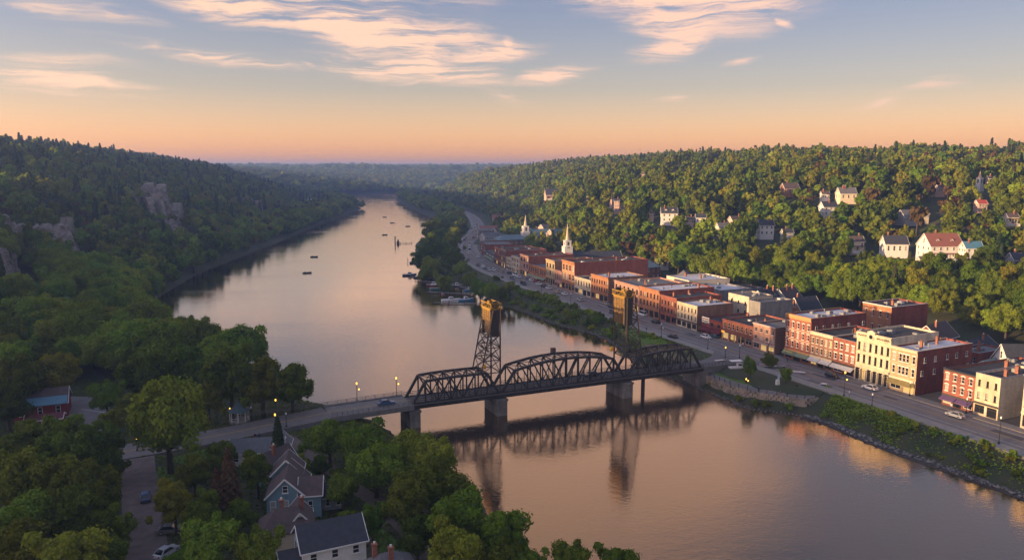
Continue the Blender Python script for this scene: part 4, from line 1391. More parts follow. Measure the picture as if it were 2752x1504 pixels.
b_red5 = shop_building('plain red brick building with four white-framed windows and pale awning', 2235, 2295.5, 905, 3, 4, B_red, depth=18, lintel=white_trim, cornice=None, awning=aw_white, clutter=3, ww=.5, short='four-window red building')
b_red6 = shop_building('red brick building with cream cornice and white awning beside the tall building', 2175, 2234.5, 889, 3, 5, B_brown, B_deep, depth=20, lintel=pink_trim, cornice=cream_trim, awning=aw_white, clutter=4, ww=.42, short='cream cornice building', corn_h=.9)
b_tall = shop_building('tall four-storey brick building with arched white lintels and green awnings', 2107, 2174.5, 841, 4, 5, B_red, B_deep, roof_white, 24, lintel=white_trim, arched=2, cornice=mat('sunlit_cornice', (.46, .24, .10), .8, .15), awning=aw_green, side_windows=7, clutter=9,  # cornice colour holds the orange of low sunlight
                       gfr=.25, ww=.40, wh=.58, belt=cream_trim, short='tall four-storey building', corn_h=1.2, lit=.0)
b_rose = shop_building('rose brown three-storey building with black roof at the alley', 2022, 2081, 866, 3, 4, B_pink, B_brown, roof_grey, 20, frame=pink_trim, cornice=pink_trim, clutter=3, ww=.58, wh=.5, short='rose brown building', corn_h=.4)
b_yel = shop_building('two-storey brick building with yellow ground floor', 1940, 2021.5, 856, 2, 7, B_red, depth=20, frame=cream_trim, cornice=B_red, clutter=4, gfr=.5, ww=.42, wh=.62, short='yellow ground-floor building', corn_h=.35)
b_tav = shop_building('low dark red tavern with maroon awning and white sign', 1885, 1939.5, 852, 2, 3, B_deep, depth=22, frame=dark_trim, cornice=aw_red, awning=aw_red, clutter=4, gfr=.55, ww=.4, short='dark red tavern', corn_h=.5)
b_crm = shop_building('cream three-storey building with paired windows and brown side wall', 1818, 1872, 809, 3, 6, B_sand, B_brown, roof_white, 17, frame=dark_trim, cornice=None, clutter=6, pair=True, ww=.34, wh=.55, short='cream paired-window building')
b_12 = shop_building('dark red brick building with pale shopfront columns beside the cream one', 1774, 1817.5, 791, 3, 5, B_red, B_deep, depth=22, frame=dark_trim, lintel=B_red, cornice=B_red, clutter=3, ww=.42, short='pale shopfront building', corn_h=.9)
b_13 = shop_building('broad orange brick building with white roof and long dark red side', 1717, 1771, 768, 3, 6, B_orange, B_deep, roof_white, 27, frame=dark_trim, lintel=B_orange, cornice=B_orange, clutter=8, ww=.42, wh=.62, short='broad white-roofed building', corn_h=.9)
b_14 = shop_building('pink brick building behind the yellow lift tower', 1650, 1716.5, 752, 3, 6, B_pink, B_pink, roof_grey, 24, frame=dark_trim, cornice=B_pink, clutter=6, ww=.40, short='pink brick building', corn_h=.6)
b_15 = shop_building('bright orange brick building with white roof and brown side wall', 1588, 1634, 735, 3, 7, B_orange, B_brown, roof_white, 20, frame=dark_trim, lintel=B_orange, cornice=B_orange, side_windows=2, clutter=6, ww=.5, wh=.52, short='bright orange building', corn_h=.7)
b_16 = shop_building('pale two-storey stone building with tall arched windows', 1544, 1587.5, 742, 2, 6, B_pale, depth=18, frame=dark_trim, lintel=B_pale, arched=1, cornice=B_pale, clutter=3, gfr=.45, ww=.40, wh=.6, short='pale two-storey building', corn_h=.5)
b_17 = shop_building('tall brown corner building with large window groups and deep red side', 1510, 1543.5, 697, 3, 4, B_orange, B_deep, roof_black, 42, frame=cream_trim, cornice=B_orange, clutter=8, gfr=.36, ww=.6, wh=.66, short='tall brown corner building', corn_h=1.0, belt=cream_trim)
b_18 = shop_building('narrow low brick building between two tall ones', 1491, 1509.5, 724, 2, 4, B_pink, depth=20, frame=dark_trim, cornice=B_pink, clutter=1, ww=.45, short='narrow low building')
b_19 = shop_building('yellowish brown three-storey building with blue grey roof', 1467, 1490.5, 695, 3, 3, B_tan, B_brown, roof_grey, 24, frame=dark_trim, lintel=B_tan, cornice=B_tan, clutter=2, ww=.5, short='yellowish brown building', corn_h=.8)
b_20 = shop_building('low two-storey brick building with rounded parapet and green shopfront', 1421, 1466.5, 708, 2, 9, B_orange, B_deep, roof_grey, 20, frame=dark_trim, cornice=B_orange, awning=aw_green, clutter=2, ww=.45, short='green shopfront building')
b_21 = shop_building('three-storey red brick building with plain red side wall', 1398, 1420.5, 682, 3, 3, B_pink, B_deep, depth=28, frame=dark_trim, cornice=B_pink, clutter=3, ww=.5, short='plain red-sided building')
b_22 = shop_building('white stone building with columns at street level', 1375, 1397.5, 686, 3, 5, B_pale, B_grey, depth=22, frame=dark_trim, cornice=B_pale, clutter=2, ww=.5, short='white columned building', shop='arcade')
b_22b = shop_building('slender white building with tall narrow windows', 1361, 1374.5, 690, 3, 4, B_pale, depth=22, frame=dark_trim, cornice=B_pale, clutter=1, ww=.5, short='slender white building')
b_23 = shop_building('brown red three-storey building with tan cornice', 1347, 1360.5, 668, 3, 4, B_brown, B_deep, depth=26, frame=dark_trim, cornice=B_tan, clutter=3, ww=.5, short='tan cornice building')
b_24 = shop_building('red brick building with yellow lower storeys at the street bend', 1329, 1346.5, 662, 3, 4, B_red, depth=24, frame=dark_trim, cornice=B_orange, clutter=2, ww=.5, short='yellow and red building at the bend')
b_25 = shop_building('grey low shop with porch at the bend of the street', 1306, 1328, 672, 2, 3, B_grey, depth=18, roof=roof_grey, frame=white_trim, cornice=dark_trim, awning=aw_green, clutter=1, short='grey porch shop')
b_26 = shop_building('low building with blank dark red wall at the far bend', 1291, 1306, 648, 2, 2, B_deep, B_deep, depth=20, roof=roof_grey, frame=white_trim, cornice=dark_trim, clutter=1, short='blank red-walled building')
# arcade building: pediment, round window, lettering
Wd, Hd = b_arc['w'], b_arc['h']
pd = MB()
pd.box(Wd * .33, Wd * .55, -.46, .2, Hd, Hd + .55)
pd.mesh([(Wd * .31, -.5, Hd + .55), (Wd * .57, -.5, Hd + .55), (Wd * .44, -.5, Hd + 1.15), (Wd * .31, .25, Hd + .55), (Wd * .57, .25, Hd + .55), (Wd * .44, .25, Hd + 1.15)],
        [(0, 1, 2), (5, 4, 3), (0, 2, 5, 3), (1, 4, 5, 2), (0, 3, 4, 1)])
pd.build('pediment', B_cream, b_arc)
rw = MB()
n_ = 16
rin, rout = .62, .88
cx_, cz_ = Wd * .44, Hd - .75
for k in range(n_):
    a, b = 2 * math.pi * k / n_, 2 * math.pi * (k + 1) / n_
    rw.face([(cx_ + rin * math.cos(a), -.50, cz_ + rin * math.sin(a)), (cx_ + rin * math.cos(b), -.50, cz_ + rin * math.sin(b)), (cx_ + rout * math.cos(b), -.50, cz_ + rout * math.sin(b)), (cx_ + rout * math.cos(a), -.50, cz_ + rout * math.sin(a))])
    rw.face([(cx_ + rout * math.cos(a), -.50, cz_ + rout * math.sin(a)), (cx_ + rout * math.cos(b), -.50, cz_ + rout * math.sin(b)), (cx_ + rout * math.cos(b), .0, cz_ + rout * math.sin(b)), (cx_ + rout * math.cos(a), .0, cz_ + rout * math.sin(a))])
rwo = rw.build('round_window', cream_trim, b_arc)
MB().face([(cx_ + rin * math.cos(2 * math.pi * k / n_), -.47, cz_ + rin * math.sin(2 * math.pi * k / n_)) for k in range(n_)]).build('pane', glass, rwo)
def lettering(parent, text, x0, x1, z, h, mt, y, bold=1.0):
    c = bpy.data.curves.new('lettering', 'FONT')
    c.body = text
    c.size = h
    c.extrude = 0.02
    c.offset = 0.012 * bold
    t = bpy.data.objects.new('lettering', c)
    COL.objects.link(t)
    bpy.context.view_layer.update()
    me = bpy.data.meshes.new_from_object(t.evaluated_get(bpy.context.evaluated_depsgraph_get()))
    wdt = t.dimensions.x or 1
    bpy.data.objects.remove(t)
    me.materials.clear(); me.materials.append(mt)
    o = link('lettering', me, parent, (x0, y, z))
    o.rotation_euler = (math.pi / 2, 0, 0)
    o.scale = ((x1 - x0) / wdt, 1, 1)
    return o
ink = mat('sign_ink', (0.02, 0.018, 0.016), .7, 0)
lettering(b_arc, "IAUARTIS", Wd * .06, Wd * .31, Hd - .95, .8, ink, -.45)
lettering(b_arc, "BALLOARIS", Wd * .60, Wd * .96, Hd - 1.05, .8, ink, -.45)
# tavern sign
Wt, Ht = b_tav['w'], b_tav['h']
sg = MB().box(Wt * .05, Wt * .40, -.35, -.2, Ht - 1.5, Ht + .5).build('sign_board', white_trim, b_tav)
def blotches(parent, x0, x1, z0, z1, y, mt, n, seed):
    """print too small to read: a row of uneven marks"""
    r = random.Random(seed); m = MB()
    for i in range(n):
        a = x0 + (x1 - x0) * i / n; b = a + (x1 - x0) / n * r.uniform(.5, .85)
        m.box(a, b, y, y + .02, z0 + (z1 - z0) * r.uniform(0, .25), z1 - (z1 - z0) * r.uniform(0, .3))
    o = m.build('sign_print', mt, parent); o['kind'] = 'stuff'
    return o
blotches(sg, Wt * .08, Wt * .36, Ht - .3, Ht + .2, -.37, ink, 7, 1)
blotches(sg, Wt * .08, Wt * .36, Ht - 1.2, Ht - .6, -.37, ink, 6, 2)
# yellow base of the two-storey brick building
Wy = b_yel['w']
MB().box(.0, Wy * .72, -.06, .0, 2.9, 3.5).build('signboard', mat('yellow_render', (.50, .36, .12), .8, .12), b_yel)
for i in range(4):
    x = Wy * .72 * i / 3.5
    MB().box(x, x + .45, -.07, .0, 0, 2.9).build('pilaster', MATS['yellow_render'], b_yel)
MB().box(.1, Wy * .1, -.5, -.1, 2.7, 3.3).build('hanging_sign', mat('amber_sign', (.65, .30, .03), .6, 0, emit=(1, .5, .05, .3)), b_yel)
# green-awning shop sign on the tall building
sg = MB().box(b_tall['w'] * .08, b_tall['w'] * .46, -1.58, -1.52, 2.55, 3.15).build('sign_board', aw_green, b_tall)
blotches(sg, b_tall['w'] * .10, b_tall['w'] * .44, 2.62, 3.1, -1.6, mat('sign_yellow', (.7, .55, .1), .7, 0), 9, 3)
# columns of the arcades
for bo, n in ((b_arc, 6), (b_22, 5)):
    for i in range(n + 1):
        x = bo['w'] * i / n
        x = min(max(x, .25), bo['w'] - .25)
        MB().lathe([(.26, 0), (.26, .3), (.17, .4), (.15, 3.0), (.26, 3.15), (.26, 3.35)], 8, x, -.28).build('column', cream_trim, bo)
# ------------------------------------------------------------------ houses
siding_white = mat('white_siding', (0.62, 0.59, 0.54), .75, .08, 1.2)
siding_cream = mat('cream_siding', (0.60, 0.50, 0.36), .75, .08, 1.2)
siding_blue = mat('blue_siding', (0.15, 0.235, 0.265), .8, .10, 1.2)
siding_grey = mat('grey_siding', (0.30, 0.30, 0.30), .8, .10, 1.2)
siding_pink = mat('rose_siding', (0.52, 0.34, 0.26), .8, .10, 1.2)
wall_red = mat('barn_red', (0.20, 0.025, 0.025), .8, .15, 1.2)
sh_brown = mat('brown_shingle', (0.070, 0.050, 0.047), .9, scale=1.2, col2=(0.10, 0.072, 0.066), detail=8)
sh_dark = mat('dark_shingle', (0.030, 0.033, 0.042), .9, scale=1.2, col2=(0.050, 0.053, 0.064), detail=8)
sh_grey = mat('grey_shingle', (0.10, 0.098, 0.105), .9, scale=1.2, col2=(0.14, 0.135, 0.14), detail=8)
sh_teal = mat('teal_metal_roof', (0.075, 0.125, 0.145), .55, scale=.8, col2=(0.11, 0.165, 0.185), spec=.5)
sh_blue = mat('blue_metal_roof', (0.055, 0.15, 0.21), .5, scale=.8, col2=(0.08, 0.19, 0.25), spec=.5)
sh_red = mat('red_shingle', (0.20, 0.075, 0.052), .9, scale=1.2, col2=(0.26, 0.10, 0.07), detail=8)
def house_block(o, L, D, eave, rise, wall, roofm, trim, hip=0.0, over=.35, dx=0.0, dy=0.0, rz=0.0, base=-2.5, chimney=0, rnd=random):
    """walls and roof of one gabled (or hipped) block; the ridge runs along x"""
    l, d = L / 2, D / 2
    T = Matrix.Translation((dx, dy, 0)) @ Matrix.Rotation(rz, 4, 'Z')
    tr = lambda pts: [T @ Vector(p) for p in pts]
    m = MB()
    H = eave + rise
    m.face(tr([(-l, -d, base), (l, -d, base), (l, -d, eave), (-l, -d, eave)])); m.face(tr([(l, d, base), (-l, d, base), (-l, d, eave), (l, d, eave)]))
    for s in (-1, 1):
        if hip:
            m.face(tr([(s * l, -s * d, base), (s * l, s * d, base), (s * l, s * d, eave), (s * l, -s * d, eave)]))
        else:
            m.face(tr([(s * l, -s * d, base), (s * l, s * d, base), (s * l, s * d, eave), (s * l, 0, H), (s * l, -s * d, eave)]))
    m.build('wall', wall, o)
    r = MB()
    k = over * rise / d
    lo = l + over if not hip else l + over
    t = .16
    if hip:
        hx = max(.2, l - hip)
        A = [(-lo, -d - over, eave - k), (lo, -d - over, eave - k), (lo, d + over, eave - k), (-lo, d + over, eave - k), (-hx, 0, H), (hx, 0, H)]
        up = [(p[0], p[1], p[2] + t) for p in A]
        r.mesh(tr(up), [(0, 1, 5, 4), (1, 2, 5), (2, 3, 4, 5), (3, 0, 4)]); r.mesh(tr(A[:4] + up[:4]), [(0, 1, 5, 4), (1, 2, 6, 5), (2, 3, 7, 6), (3, 0, 4, 7), (3, 2, 1, 0)])
    else:
        for s in (-1, 1):
            p = [(-lo, s * (d + over), eave - k), (lo, s * (d + over), eave - k), (lo, 0, H), (-lo, 0, H)]
            q = [(a, b, c + t) for a, b, c in p]
            f = [(4, 5, 6, 7), (3, 2, 1, 0), (0, 1, 5, 4), (1, 2, 6, 5), (3, 0, 4, 7)]
            r.mesh(tr(p + q), f if s < 0 else [tuple(reversed(g)) for g in f])
    ro = r.build('roof', roofm, o)
    if not hip:
        for s in (-1, 1):
            b = MB()
            for e in (-1, 1):
                b.beam(T @ Vector((s * (lo + .03), e * (d + over), eave - k + .02)), T @ Vector((s * (lo + .03), 0, H + .02)), .10, .26)
            b.build('bargeboard', trim, ro)
        g = MB().beam(T @ Vector((-lo, -d - over - .04, eave - k + .06)), T @ Vector((lo, -d - over - .04, eave - k + .06)), .1, .2)
        g.build('gutter', trim, ro)
    for i in range(chimney):
        x = rnd.uniform(-l * .6, l * .6); y = rnd.choice((-1, 1)) * d * .25
        p = T @ Vector((x, y, 0))
        c = MB().box(p.x - .32, p.x + .32, p.y - .28, p.y + .28, eave + rise * .4, H + 1.1).box(p.x - .42, p.x + .42, p.y - .38, p.y + .38, H + 1.1, H + 1.28)
        c.build('chimney', chim_brick, ro)
        MB().lathe([(.14, H + 1.28), (.18, H + 1.6)], 6, p.x, p.y).build('chimney_pot', white_trim, ro)
    return T
def house(label, x, y, z, rz, L, D, eave, rise, wall, roofm, trim=white_trim, nl=3, ng=2, chimney=1, porch=False, hip=0.0, dormer=False, wings=(), group=None, name='house', seed=0, floors=None, attic=True, lit=.0, cat='house'):
    rnd = random.Random(seed + int(abs(x) * 13 + abs(y)))
    o = thing(name, label, cat, (x, y, z), rz, group)
    house_block(o, L, D, eave, rise, wall, roofm, trim, hip, chimney=chimney, rnd=rnd)
    fl = floors or max(1, int(eave / 2.6))
    fh = eave / fl
    w, h = min(1.05, L / nl * .4), fh * .50
    for f in range(fl):
        zz = f * fh + fh * .32
        for i in range(nl):
            xx = -L / 2 + L * (i + .5) / nl
            if porch and f == 0 and i == nl // 2:
                dm = MB().box(xx - .5, xx + .5, -D / 2 - .06, -D / 2, 0, 2.1).build('door', dark_trim, o)
                MB().box(xx + .3, xx + .36, -D / 2 - .1, -D / 2 - .06, .95, 1.1).build('handle', metal_grey, dm)
                continue
            add_window(o, xx, zz, w, h, trim, 0, None, rnd, lit, y=-D / 2, proud=True)
        for i in range(ng):
            yy = -D / 2 + D * (i + .5) / ng
            add_window(o, -L / 2, zz, w, h, trim, 0, None, rnd, lit, rz=-math.pi / 2, y=yy, proud=True)
    if attic and not hip and rise > 1.4:
        add_window(o, -L / 2, eave + rise * .18, .95, rise * .42, trim, 0, None, rnd, 0, rz=-math.pi / 2, y=0, proud=True)
    if porch:
        pm = MB().box(-L / 2 + .2, L / 2 - .2, -D / 2 - 2.0, -D / 2, 2.5, 2.68).build('porch_roof', roofm, o)
        MB().box(-L / 2 + .2, L / 2 - .2, -D / 2 - 2.0, -D / 2, -1.5, .12).build('porch_floor', trim, o)
        for i in range(4):
            xx = -L / 2 + .4 + (L - .8) * i / 3
            MB().box(xx - .08, xx + .08, -D / 2 - 1.9, -D / 2 - 1.74, .12, 2.5).build('porch_post', trim, o)
    if dormer:
        for xx in ((0,) if L < 9 else (-L * .22, L * .22)):
            zz = eave + rise * .28
            yy = -D / 2 * .62
            dm = MB()
            dm.mesh([(xx - .8, yy, zz), (xx + .8, yy, zz), (xx + .8, yy, zz + 1.1), (xx, yy, zz + 1.8), (xx - .8, yy, zz + 1.1)], [(0, 1, 2, 3, 4)])
            dm.mesh([(xx - .8, yy, zz), (xx - .8, yy, zz + 1.1), (xx - .8, 0, zz + 1.1)], [(0, 1, 2)]); dm.mesh([(xx + .8, yy, zz), (xx + .8, 0, zz + 1.1), (xx + .8, yy, zz + 1.1)], [(0, 1, 2)])
            d_o = dm.build('dormer', wall, o)
            MB().mesh([(xx - .95, yy - .15, zz + 1.02), (xx, yy - .15, zz + 1.9), (xx + .95, yy - .15, zz + 1.02), (xx - .95, .1, zz + 1.02), (xx, .1, zz + 1.9), (xx + .95, .1, zz + 1.02)], [(0, 1, 4, 3), (1, 2, 5, 4)]).build('dormer_roof', roofm, d_o)
            MB().box(xx - .35, xx + .35, yy - .05, yy, zz + .2, zz + 1.0).build('dormer_window', glass, d_o)
    for (wdx, wdy, wrz, wL, wD, we, wr) in wings:
        T = house_block(o, wL, wD, we, wr, wall, roofm, trim, dx=wdx, dy=wdy, rz=wrz)
        for i in range(max(1, int(wL / 2.2))):
            p = T @ Vector((-wL / 2 + wL * (i + .5) / max(1, int(wL / 2.2)), -wD / 2, we * .35))
            add_window(o, p.x, p.z, .8, we * .4, trim, 0, None, rnd, lit, rz=wrz, y=p.y, proud=True)
        p = T @ Vector((-wL / 2, 0, we * .4))
        add_window(o, p.x, p.z, .8, we * .38, trim, 0, None, rnd, lit, rz=wrz - math.pi / 2, y=p.y, proud=True)
    return o
TR = 0.445                                                            # direction into the town hillside
def hill_house(label, u, v, wpx, kw, turn=0.0, gable=True, hgt=None, clear=True, group='houses on the wooded town hillside', up=1.6):
    """house on the hillside whose base shows at photo pixel (u, v), about wpx pixels wide"""
    p = on_land(u, v)
    D = math.hypot(p.x, p.y)
    k = wpx * D / FPX * 1.12
    rz = TR + turn - .55
    L = k * 0.80; Dp = k * 0.62
    ea = hgt or max(3.0, min(6.0, k * .5))
    a = dict(wall=siding_white, roofm=sh_dark, nl=3, ng=2, chimney=1)
    a.update(kw)
    o = house(label, p.x, p.y, p.z + .8 + up, rz, L, Dp, ea, Dp * .46, group=group, seed=int(u), **a)
    if clear:
        q = Vector((p.x, p.y, 0)); tov = -q.normalized()
        CLEAR.append((q.x, q.y, max(L, Dp) * .75 + 4.0))
        for s in (9, 17, 25, 32):
            c = q + tov * s
            CLEAR.append((c.x, c.y, max(6.0, k * .46)))
    return o
HH = [
    ('large white house with dark roof and dormers above the orange building', 1797, 605, 46, dict(dormer=True), 0, 6.0),
    ('steep A-frame rose coloured house beside the large white house', 1853, 612, 20, dict(wall=siding_pink, roofm=sh_brown), 0, 3.2),
    ('small white gabled house right of the A-frame house', 1882, 610, 28, dict(), 0, 4),
    ('low rose house with flat brown roof under the big trees', 1976, 616, 36, dict(wall=siding_pink, roofm=sh_brown), .4, 3.2),
    ('low cream house with wide eaves below the rose house', 1942, 634, 36, dict(wall=siding_cream, roofm=sh_grey, porch=True), .3, 3),
    ('tall white gabled house with dark roof standing alone at mid slope', 2055, 643, 40, dict(ng=3), .1, 6.2),
    ('tiny rose house left of the large white house', 1751, 596, 12, dict(wall=siding_pink, roofm=sh_brown), 0, 3.5),
    ('long dark-roofed house with pale porch high on the far slope', 1487, 539, 50, dict(wall=siding_pink, roofm=sh_dark, porch=True, nl=5), .2, 4.2),
    ('pale rose gabled house near the far hilltop', 1521, 503, 16, dict(wall=siding_pink, roofm=sh_brown), 0, 5),
    ('rose house with tall chimney near the hilltop', 1614, 495, 18, dict(wall=siding_pink, roofm=sh_dark, chimney=2), 0, 5),
    ('small cream house right of the chimney house near the hilltop', 1636, 499, 13, dict(wall=siding_cream, roofm=sh_grey), 0, 3.5),
    ('tiny rose gable poking out of the upper woods', 1727, 489, 9, dict(wall=siding_pink, roofm=sh_brown), 0, 5),
    ('brown house with steep gable high in the woods', 1814, 489, 20, dict(wall=siding_pink, roofm=sh_brown), 0, 5),
    ('tall rose house with flat front below the slate spire', 1657, 576, 15, dict(wall=siding_pink, roofm=sh_dark), 0, 8),
    ('small rose house right of the tall rose house', 1676, 583, 14, dict(wall=siding_pink, roofm=sh_brown), 0, 3.5),
    ('slim pale house half hidden in trees on the far slope', 1581, 548, 10, dict(wall=siding_cream, roofm=sh_grey), 0, 5),
    ('grey-roofed white cottage in the middle of the wooded slope', 1750, 540, 20, dict(roofm=sh_grey), 0, 3.5),
    ('far rose gable at the edge of the distant slope', 1441, 482, 10, dict(wall=siding_pink, roofm=sh_brown), 0, 4),
    ('orange brick house with brown hipped roof on the middle slope', 2121, 530, 42, dict(wall=B_orange, roofm=sh_brown), .2, 3.6),
    ('cream house with grey roof and tall chimneys on the middle slope', 2272, 548, 44, dict(wall=siding_cream, roofm=sh_grey, chimney=2), .1, 4.5),
    ('small white house left of the tall-chimney house', 2215, 546, 20, dict(roofm=sh_brown), .1, 3.5),
    ('white house with big grey gambrel-like roof among trees', 2224, 590, 40, dict(roofm=sh_dark), .2, 5.4),
    ('cream gabled house with front porch in the lower hillside row', 2297, 684, 36, dict(wall=siding_cream, roofm=sh_brown, porch=True), .1, 5),
    ('white L-shaped house with tall central gable in the lower row', 2400, 692, 58, dict(roofm=sh_dark, nl=4), .0, 5),
    ('large white house with red brown roof and dormer in the lower row', 2522, 704, 86, dict(roofm=sh_red, dormer=True, porch=True, nl=5, ng=3), .15, 6),
    ('white house with blue metal roof at the end of the lower row', 2606, 710, 44, dict(roofm=sh_blue, ng=3), .1, 5.6),
    ('small pale house behind the white tower', 2661, 506, 18, dict(wall=siding_pink, roofm=sh_dark), .1, 4),
    ('cream porch house near the right picture edge', 2715, 612, 26, dict(wall=siding_cream, roofm=sh_brown, porch=True), .1, 3.4),
    ('dark house with pale porch posts by the right picture edge', 2735, 732, 46, dict(wall=siding_grey, roofm=sh_dark, porch=True), .1, 3.6),
    ('long low grey-roofed house beside the bare tree', 2440, 607, 50, dict(wall=siding_grey, roofm=sh_grey, nl=5), .3, 2.8),
    ('small yellow house right of the bare tree', 2482, 602, 18, dict(wall=siding_cream, roofm=sh_grey), .2, 3.6),
    ('small rose house behind the bare tree', 2525, 530, 18, dict(wall=siding_pink, roofm=sh_brown), .2, 3.6),
    ('dark weathered house below the tall white gabled house', 2114, 652, 28, dict(wall=siding_grey, roofm=sh_dark), .2, 3.6),
    ('red-roofed house in the trees below the white tower', 2633, 574, 24, dict(wall=siding_pink, roofm=mat('bright_red_roof', (.36, .06, .04), .8, .1)), .2, 3.2),
    ('tiny white shed under the lower row of houses', 2475, 722, 18, dict(wall=siding_cream, roofm=sh_grey, chimney=0), .2, 2.4),
    ('far pale house at the top of the street', 1378, 606, 20, dict(wall=siding_pink, roofm=sh_brown), 0, 4.5),
    ('far brown-roofed house beside the end of the street', 1336, 600, 26, dict(wall=siding_pink, roofm=sh_red), 0, 3.6),
]
for lb, u, v, wp, kw, tn, hg in HH:
    hill_house(lb, u, v, wp, kw, tn, hgt=hg)

def spire_tower(label, pos, rz, stages, spire, name='church', body=None, wall=siding_white, spm=None, cat='church', group=None):
    """stages: (half width, z0, z1); spire: (half width, z0, z1); body: (L, D, eave, rise, dx, roof, wall)"""
    o = thing(name, label, cat, pos, rz, group)
    tw = MB()
    for hw, z0, z1 in stages:
        tw.box(-hw, hw, -hw, hw, z0, z1 - .12)
        tw.box(-hw - .16, hw + .16, -hw - .16, hw + .16, z1 - .12, z1 + .1)
    t = tw.build('tower', wall, o)
    for hw, z0, z1 in stages[1:]:
        for ang in (0, -math.pi / 2):
            w = MB().box(-hw * .32, hw * .32, -hw - .04, -hw, z0 + (z1 - z0) * .2, z0 + (z1 - z0) * .8)
            q = w.build('louvre', dark_trim, t); q.rotation_euler = (0, 0, ang)
    hw, z0, z1 = spire
    MB().lathe([(hw * 1.15, z0), (hw * .95, z0 + (z1 - z0) * .06), (hw * .5, z0 + (z1 - z0) * .45), (.06, z1)], 8, rot=.39).build('spire', spm or sh_grey, o)
    MB().lathe([(.05, z1 - .1), (.05, z1 + 1.2)], 5).build('finial', metal_grey, o)
    if body:
        L, D, e, r, dx, rm, wl = body
        house_block(o, L, D, e, r, wl, rm, white_trim, dx=dx)
        for i in range(4):
            add_window(o, dx - L / 2 + L * (i + .5) / 4, e * .3, .9, e * .5, white_trim, 0, None, random, 0, y=-D / 2, proud=True)
    return o
p = front_at(1524, 30)
zt = z_at(p.x, p.y, 600) - Z0
k = p.length / FPX
spire_tower('white church tower with tall pale spire rising behind the brick street', (p.x, p.y, Z0), TR - .2, [(11.5 * k, 0, zt - 66 * k), (11.5 * k, zt - 66 * k, zt - 62 * k), (8.5 * k, zt - 62 * k, zt - 46 * k)], (5.2 * k, zt - 46 * k, zt), body=(30, 12, 7.5, 4.5, 18, sh_dark, siding_grey), spm=mat('pale_spire', (.52, .42, .30), .7, .1), group='churches')
p = G(1412, 655, Z0)
zt = z_at(p.x, p.y, 577) - Z0
k = p.length / FPX
spire_tower('white church tower with slim spire and blue grey nave roof, far end of town', (p.x, p.y, max(Z0, ground_z(p.x, p.y) - .5)), TR - .2, [(10.5 * k, 0, zt - 46 * k), (8.0 * k, zt - 46 * k, zt - 30 * k)], (4.6 * k, zt - 30 * k, zt), body=(26, 13, 7, 5, 16, sh_teal, B_brown), spm=MATS['pale_spire'], group='churches')
p = on_land(2630, 514)
k = p.length / FPX
spire_tower('white domed tower standing in the trees high on the right', (p.x, p.y, p.z), TR, [(7.0 * k, -2, 15 * k), (5.2 * k, 15 * k, 30 * k)], (4.6 * k, 30 * k, 44 * k), spm=siding_pink, group='churches', name='tower_house', cat='tower')
CLEAR.append((p.x, p.y, 10)); CLEAR.append((p.x * .97, p.y * .97, 9)); CLEAR.append((p.x * .94, p.y * .94, 8))
p = on_land(1645, 560)
k = p.length / FPX
spire_tower('small slate spire above the tall rose house on the slope', (p.x, p.y, p.z), TR, [(5.0 * k, -2, 16 * k), (3.4 * k, 16 * k, 22 * k)], (3.6 * k, 22 * k, 46 * k), wall=siding_pink, spm=sh_dark, group='churches', name='spire_house', cat='church')
CLEAR.append((p.x, p.y, 9)); CLEAR.append((p.x * .985, p.y * .985, 8))
p = on_land(1602, 536)
k = p.length / FPX
spire_tower('slim white tower between trees on the far slope', (p.x, p.y, p.z), TR, [(3.4 * k, -2, 18 * k), (2.4 * k, 18 * k, 26 * k)], (2.4 * k, 26 * k, 40 * k), wall=siding_cream, spm=sh_grey, group='churches', name='tower_house', cat='tower')
CLEAR.append((p.x, p.y, 8)); CLEAR.append((p.x * .985, p.y * .985, 8))
p = front_at(1878, 62)
zt = z_at(p.x, p.y, 728) - Z0
k = p.length / FPX
spire_tower('grey stone cupola tower with pointed cap behind the white roofs', (p.x, p.y, Z0), TR, [(6.0 * k, 0, zt - 26 * k), (4.4 * k, zt - 26 * k, zt - 14 * k)], (5.2 * k, zt - 14 * k, zt), wall=B_grey, spm=sh_grey, name='cupola_tower', cat='tower')
p = front_at(1864, 60)
spire_tower('smaller grey turret left of the stone cupola', (p.x, p.y, Z0), TR, [(4.5 * k, 0, zt - 22 * k)], (4.8 * k, zt - 22 * k, zt - 12 * k), wall=B_grey, spm=sh_grey, name='turret', cat='tower')
# ------------------------------------------------------------------ second row behind the street
def back_building(label, u0, u1, vtop, off, **kw):
    d = dict(floors=2, bays=4, wall=B_deep, shop='bare', clutter=4, cornice=None, depth=14)
    d.update(kw)
    fl, by, wl = d.pop('floors'), d.pop('bays'), d.pop('wall')
    return shop_building(label, u0, u1, vtop, fl, by, wl, off=off, name='back_building', **d)
back_building('square red brick building, front coloured sunlit orange, with dark roof standing behind the cream arcade', 2312, 2389, 811, 40, floors=3, bays=4, wall=B_orange, side=B_deep, lintel=white_trim, arched=2, depth=18, clutter=7, cornice=white_trim, corn_h=.2, ww=.22, wh=.42)  # front brick colour carries orange sunlight, side brick carries the shade
back_building('grey flat-roofed workshop crowded with roof machinery', 2345, 2470, 893, 26, floors=2, bays=6, wall=B_grey, roof=roof_grey, depth=10, clutter=12, frame=dark_trim)
back_building('cream rear building with dark openings behind the paired-window one', 1955, 2010, 786, 24, floors=3, bays=3, wall=B_pale, depth=12, clutter=4, frame=dark_trim, roof=roof_grey, ww=.25, wh=.35)
back_building('blank grey block wall building behind the tavern', 2010, 2040, 806, 20, floors=2, bays=1, wall=B_grey, depth=16, clutter=3, roof=roof_grey, ww=.05, wh=.1)
back_building('pale flat-roofed building with white roof behind the pink brick one', 1790, 1850, 740, 32, floors=3, bays=4, wall=siding_cream, depth=22, clutter=8, roof=roof_white, ww=.3, wh=.35)
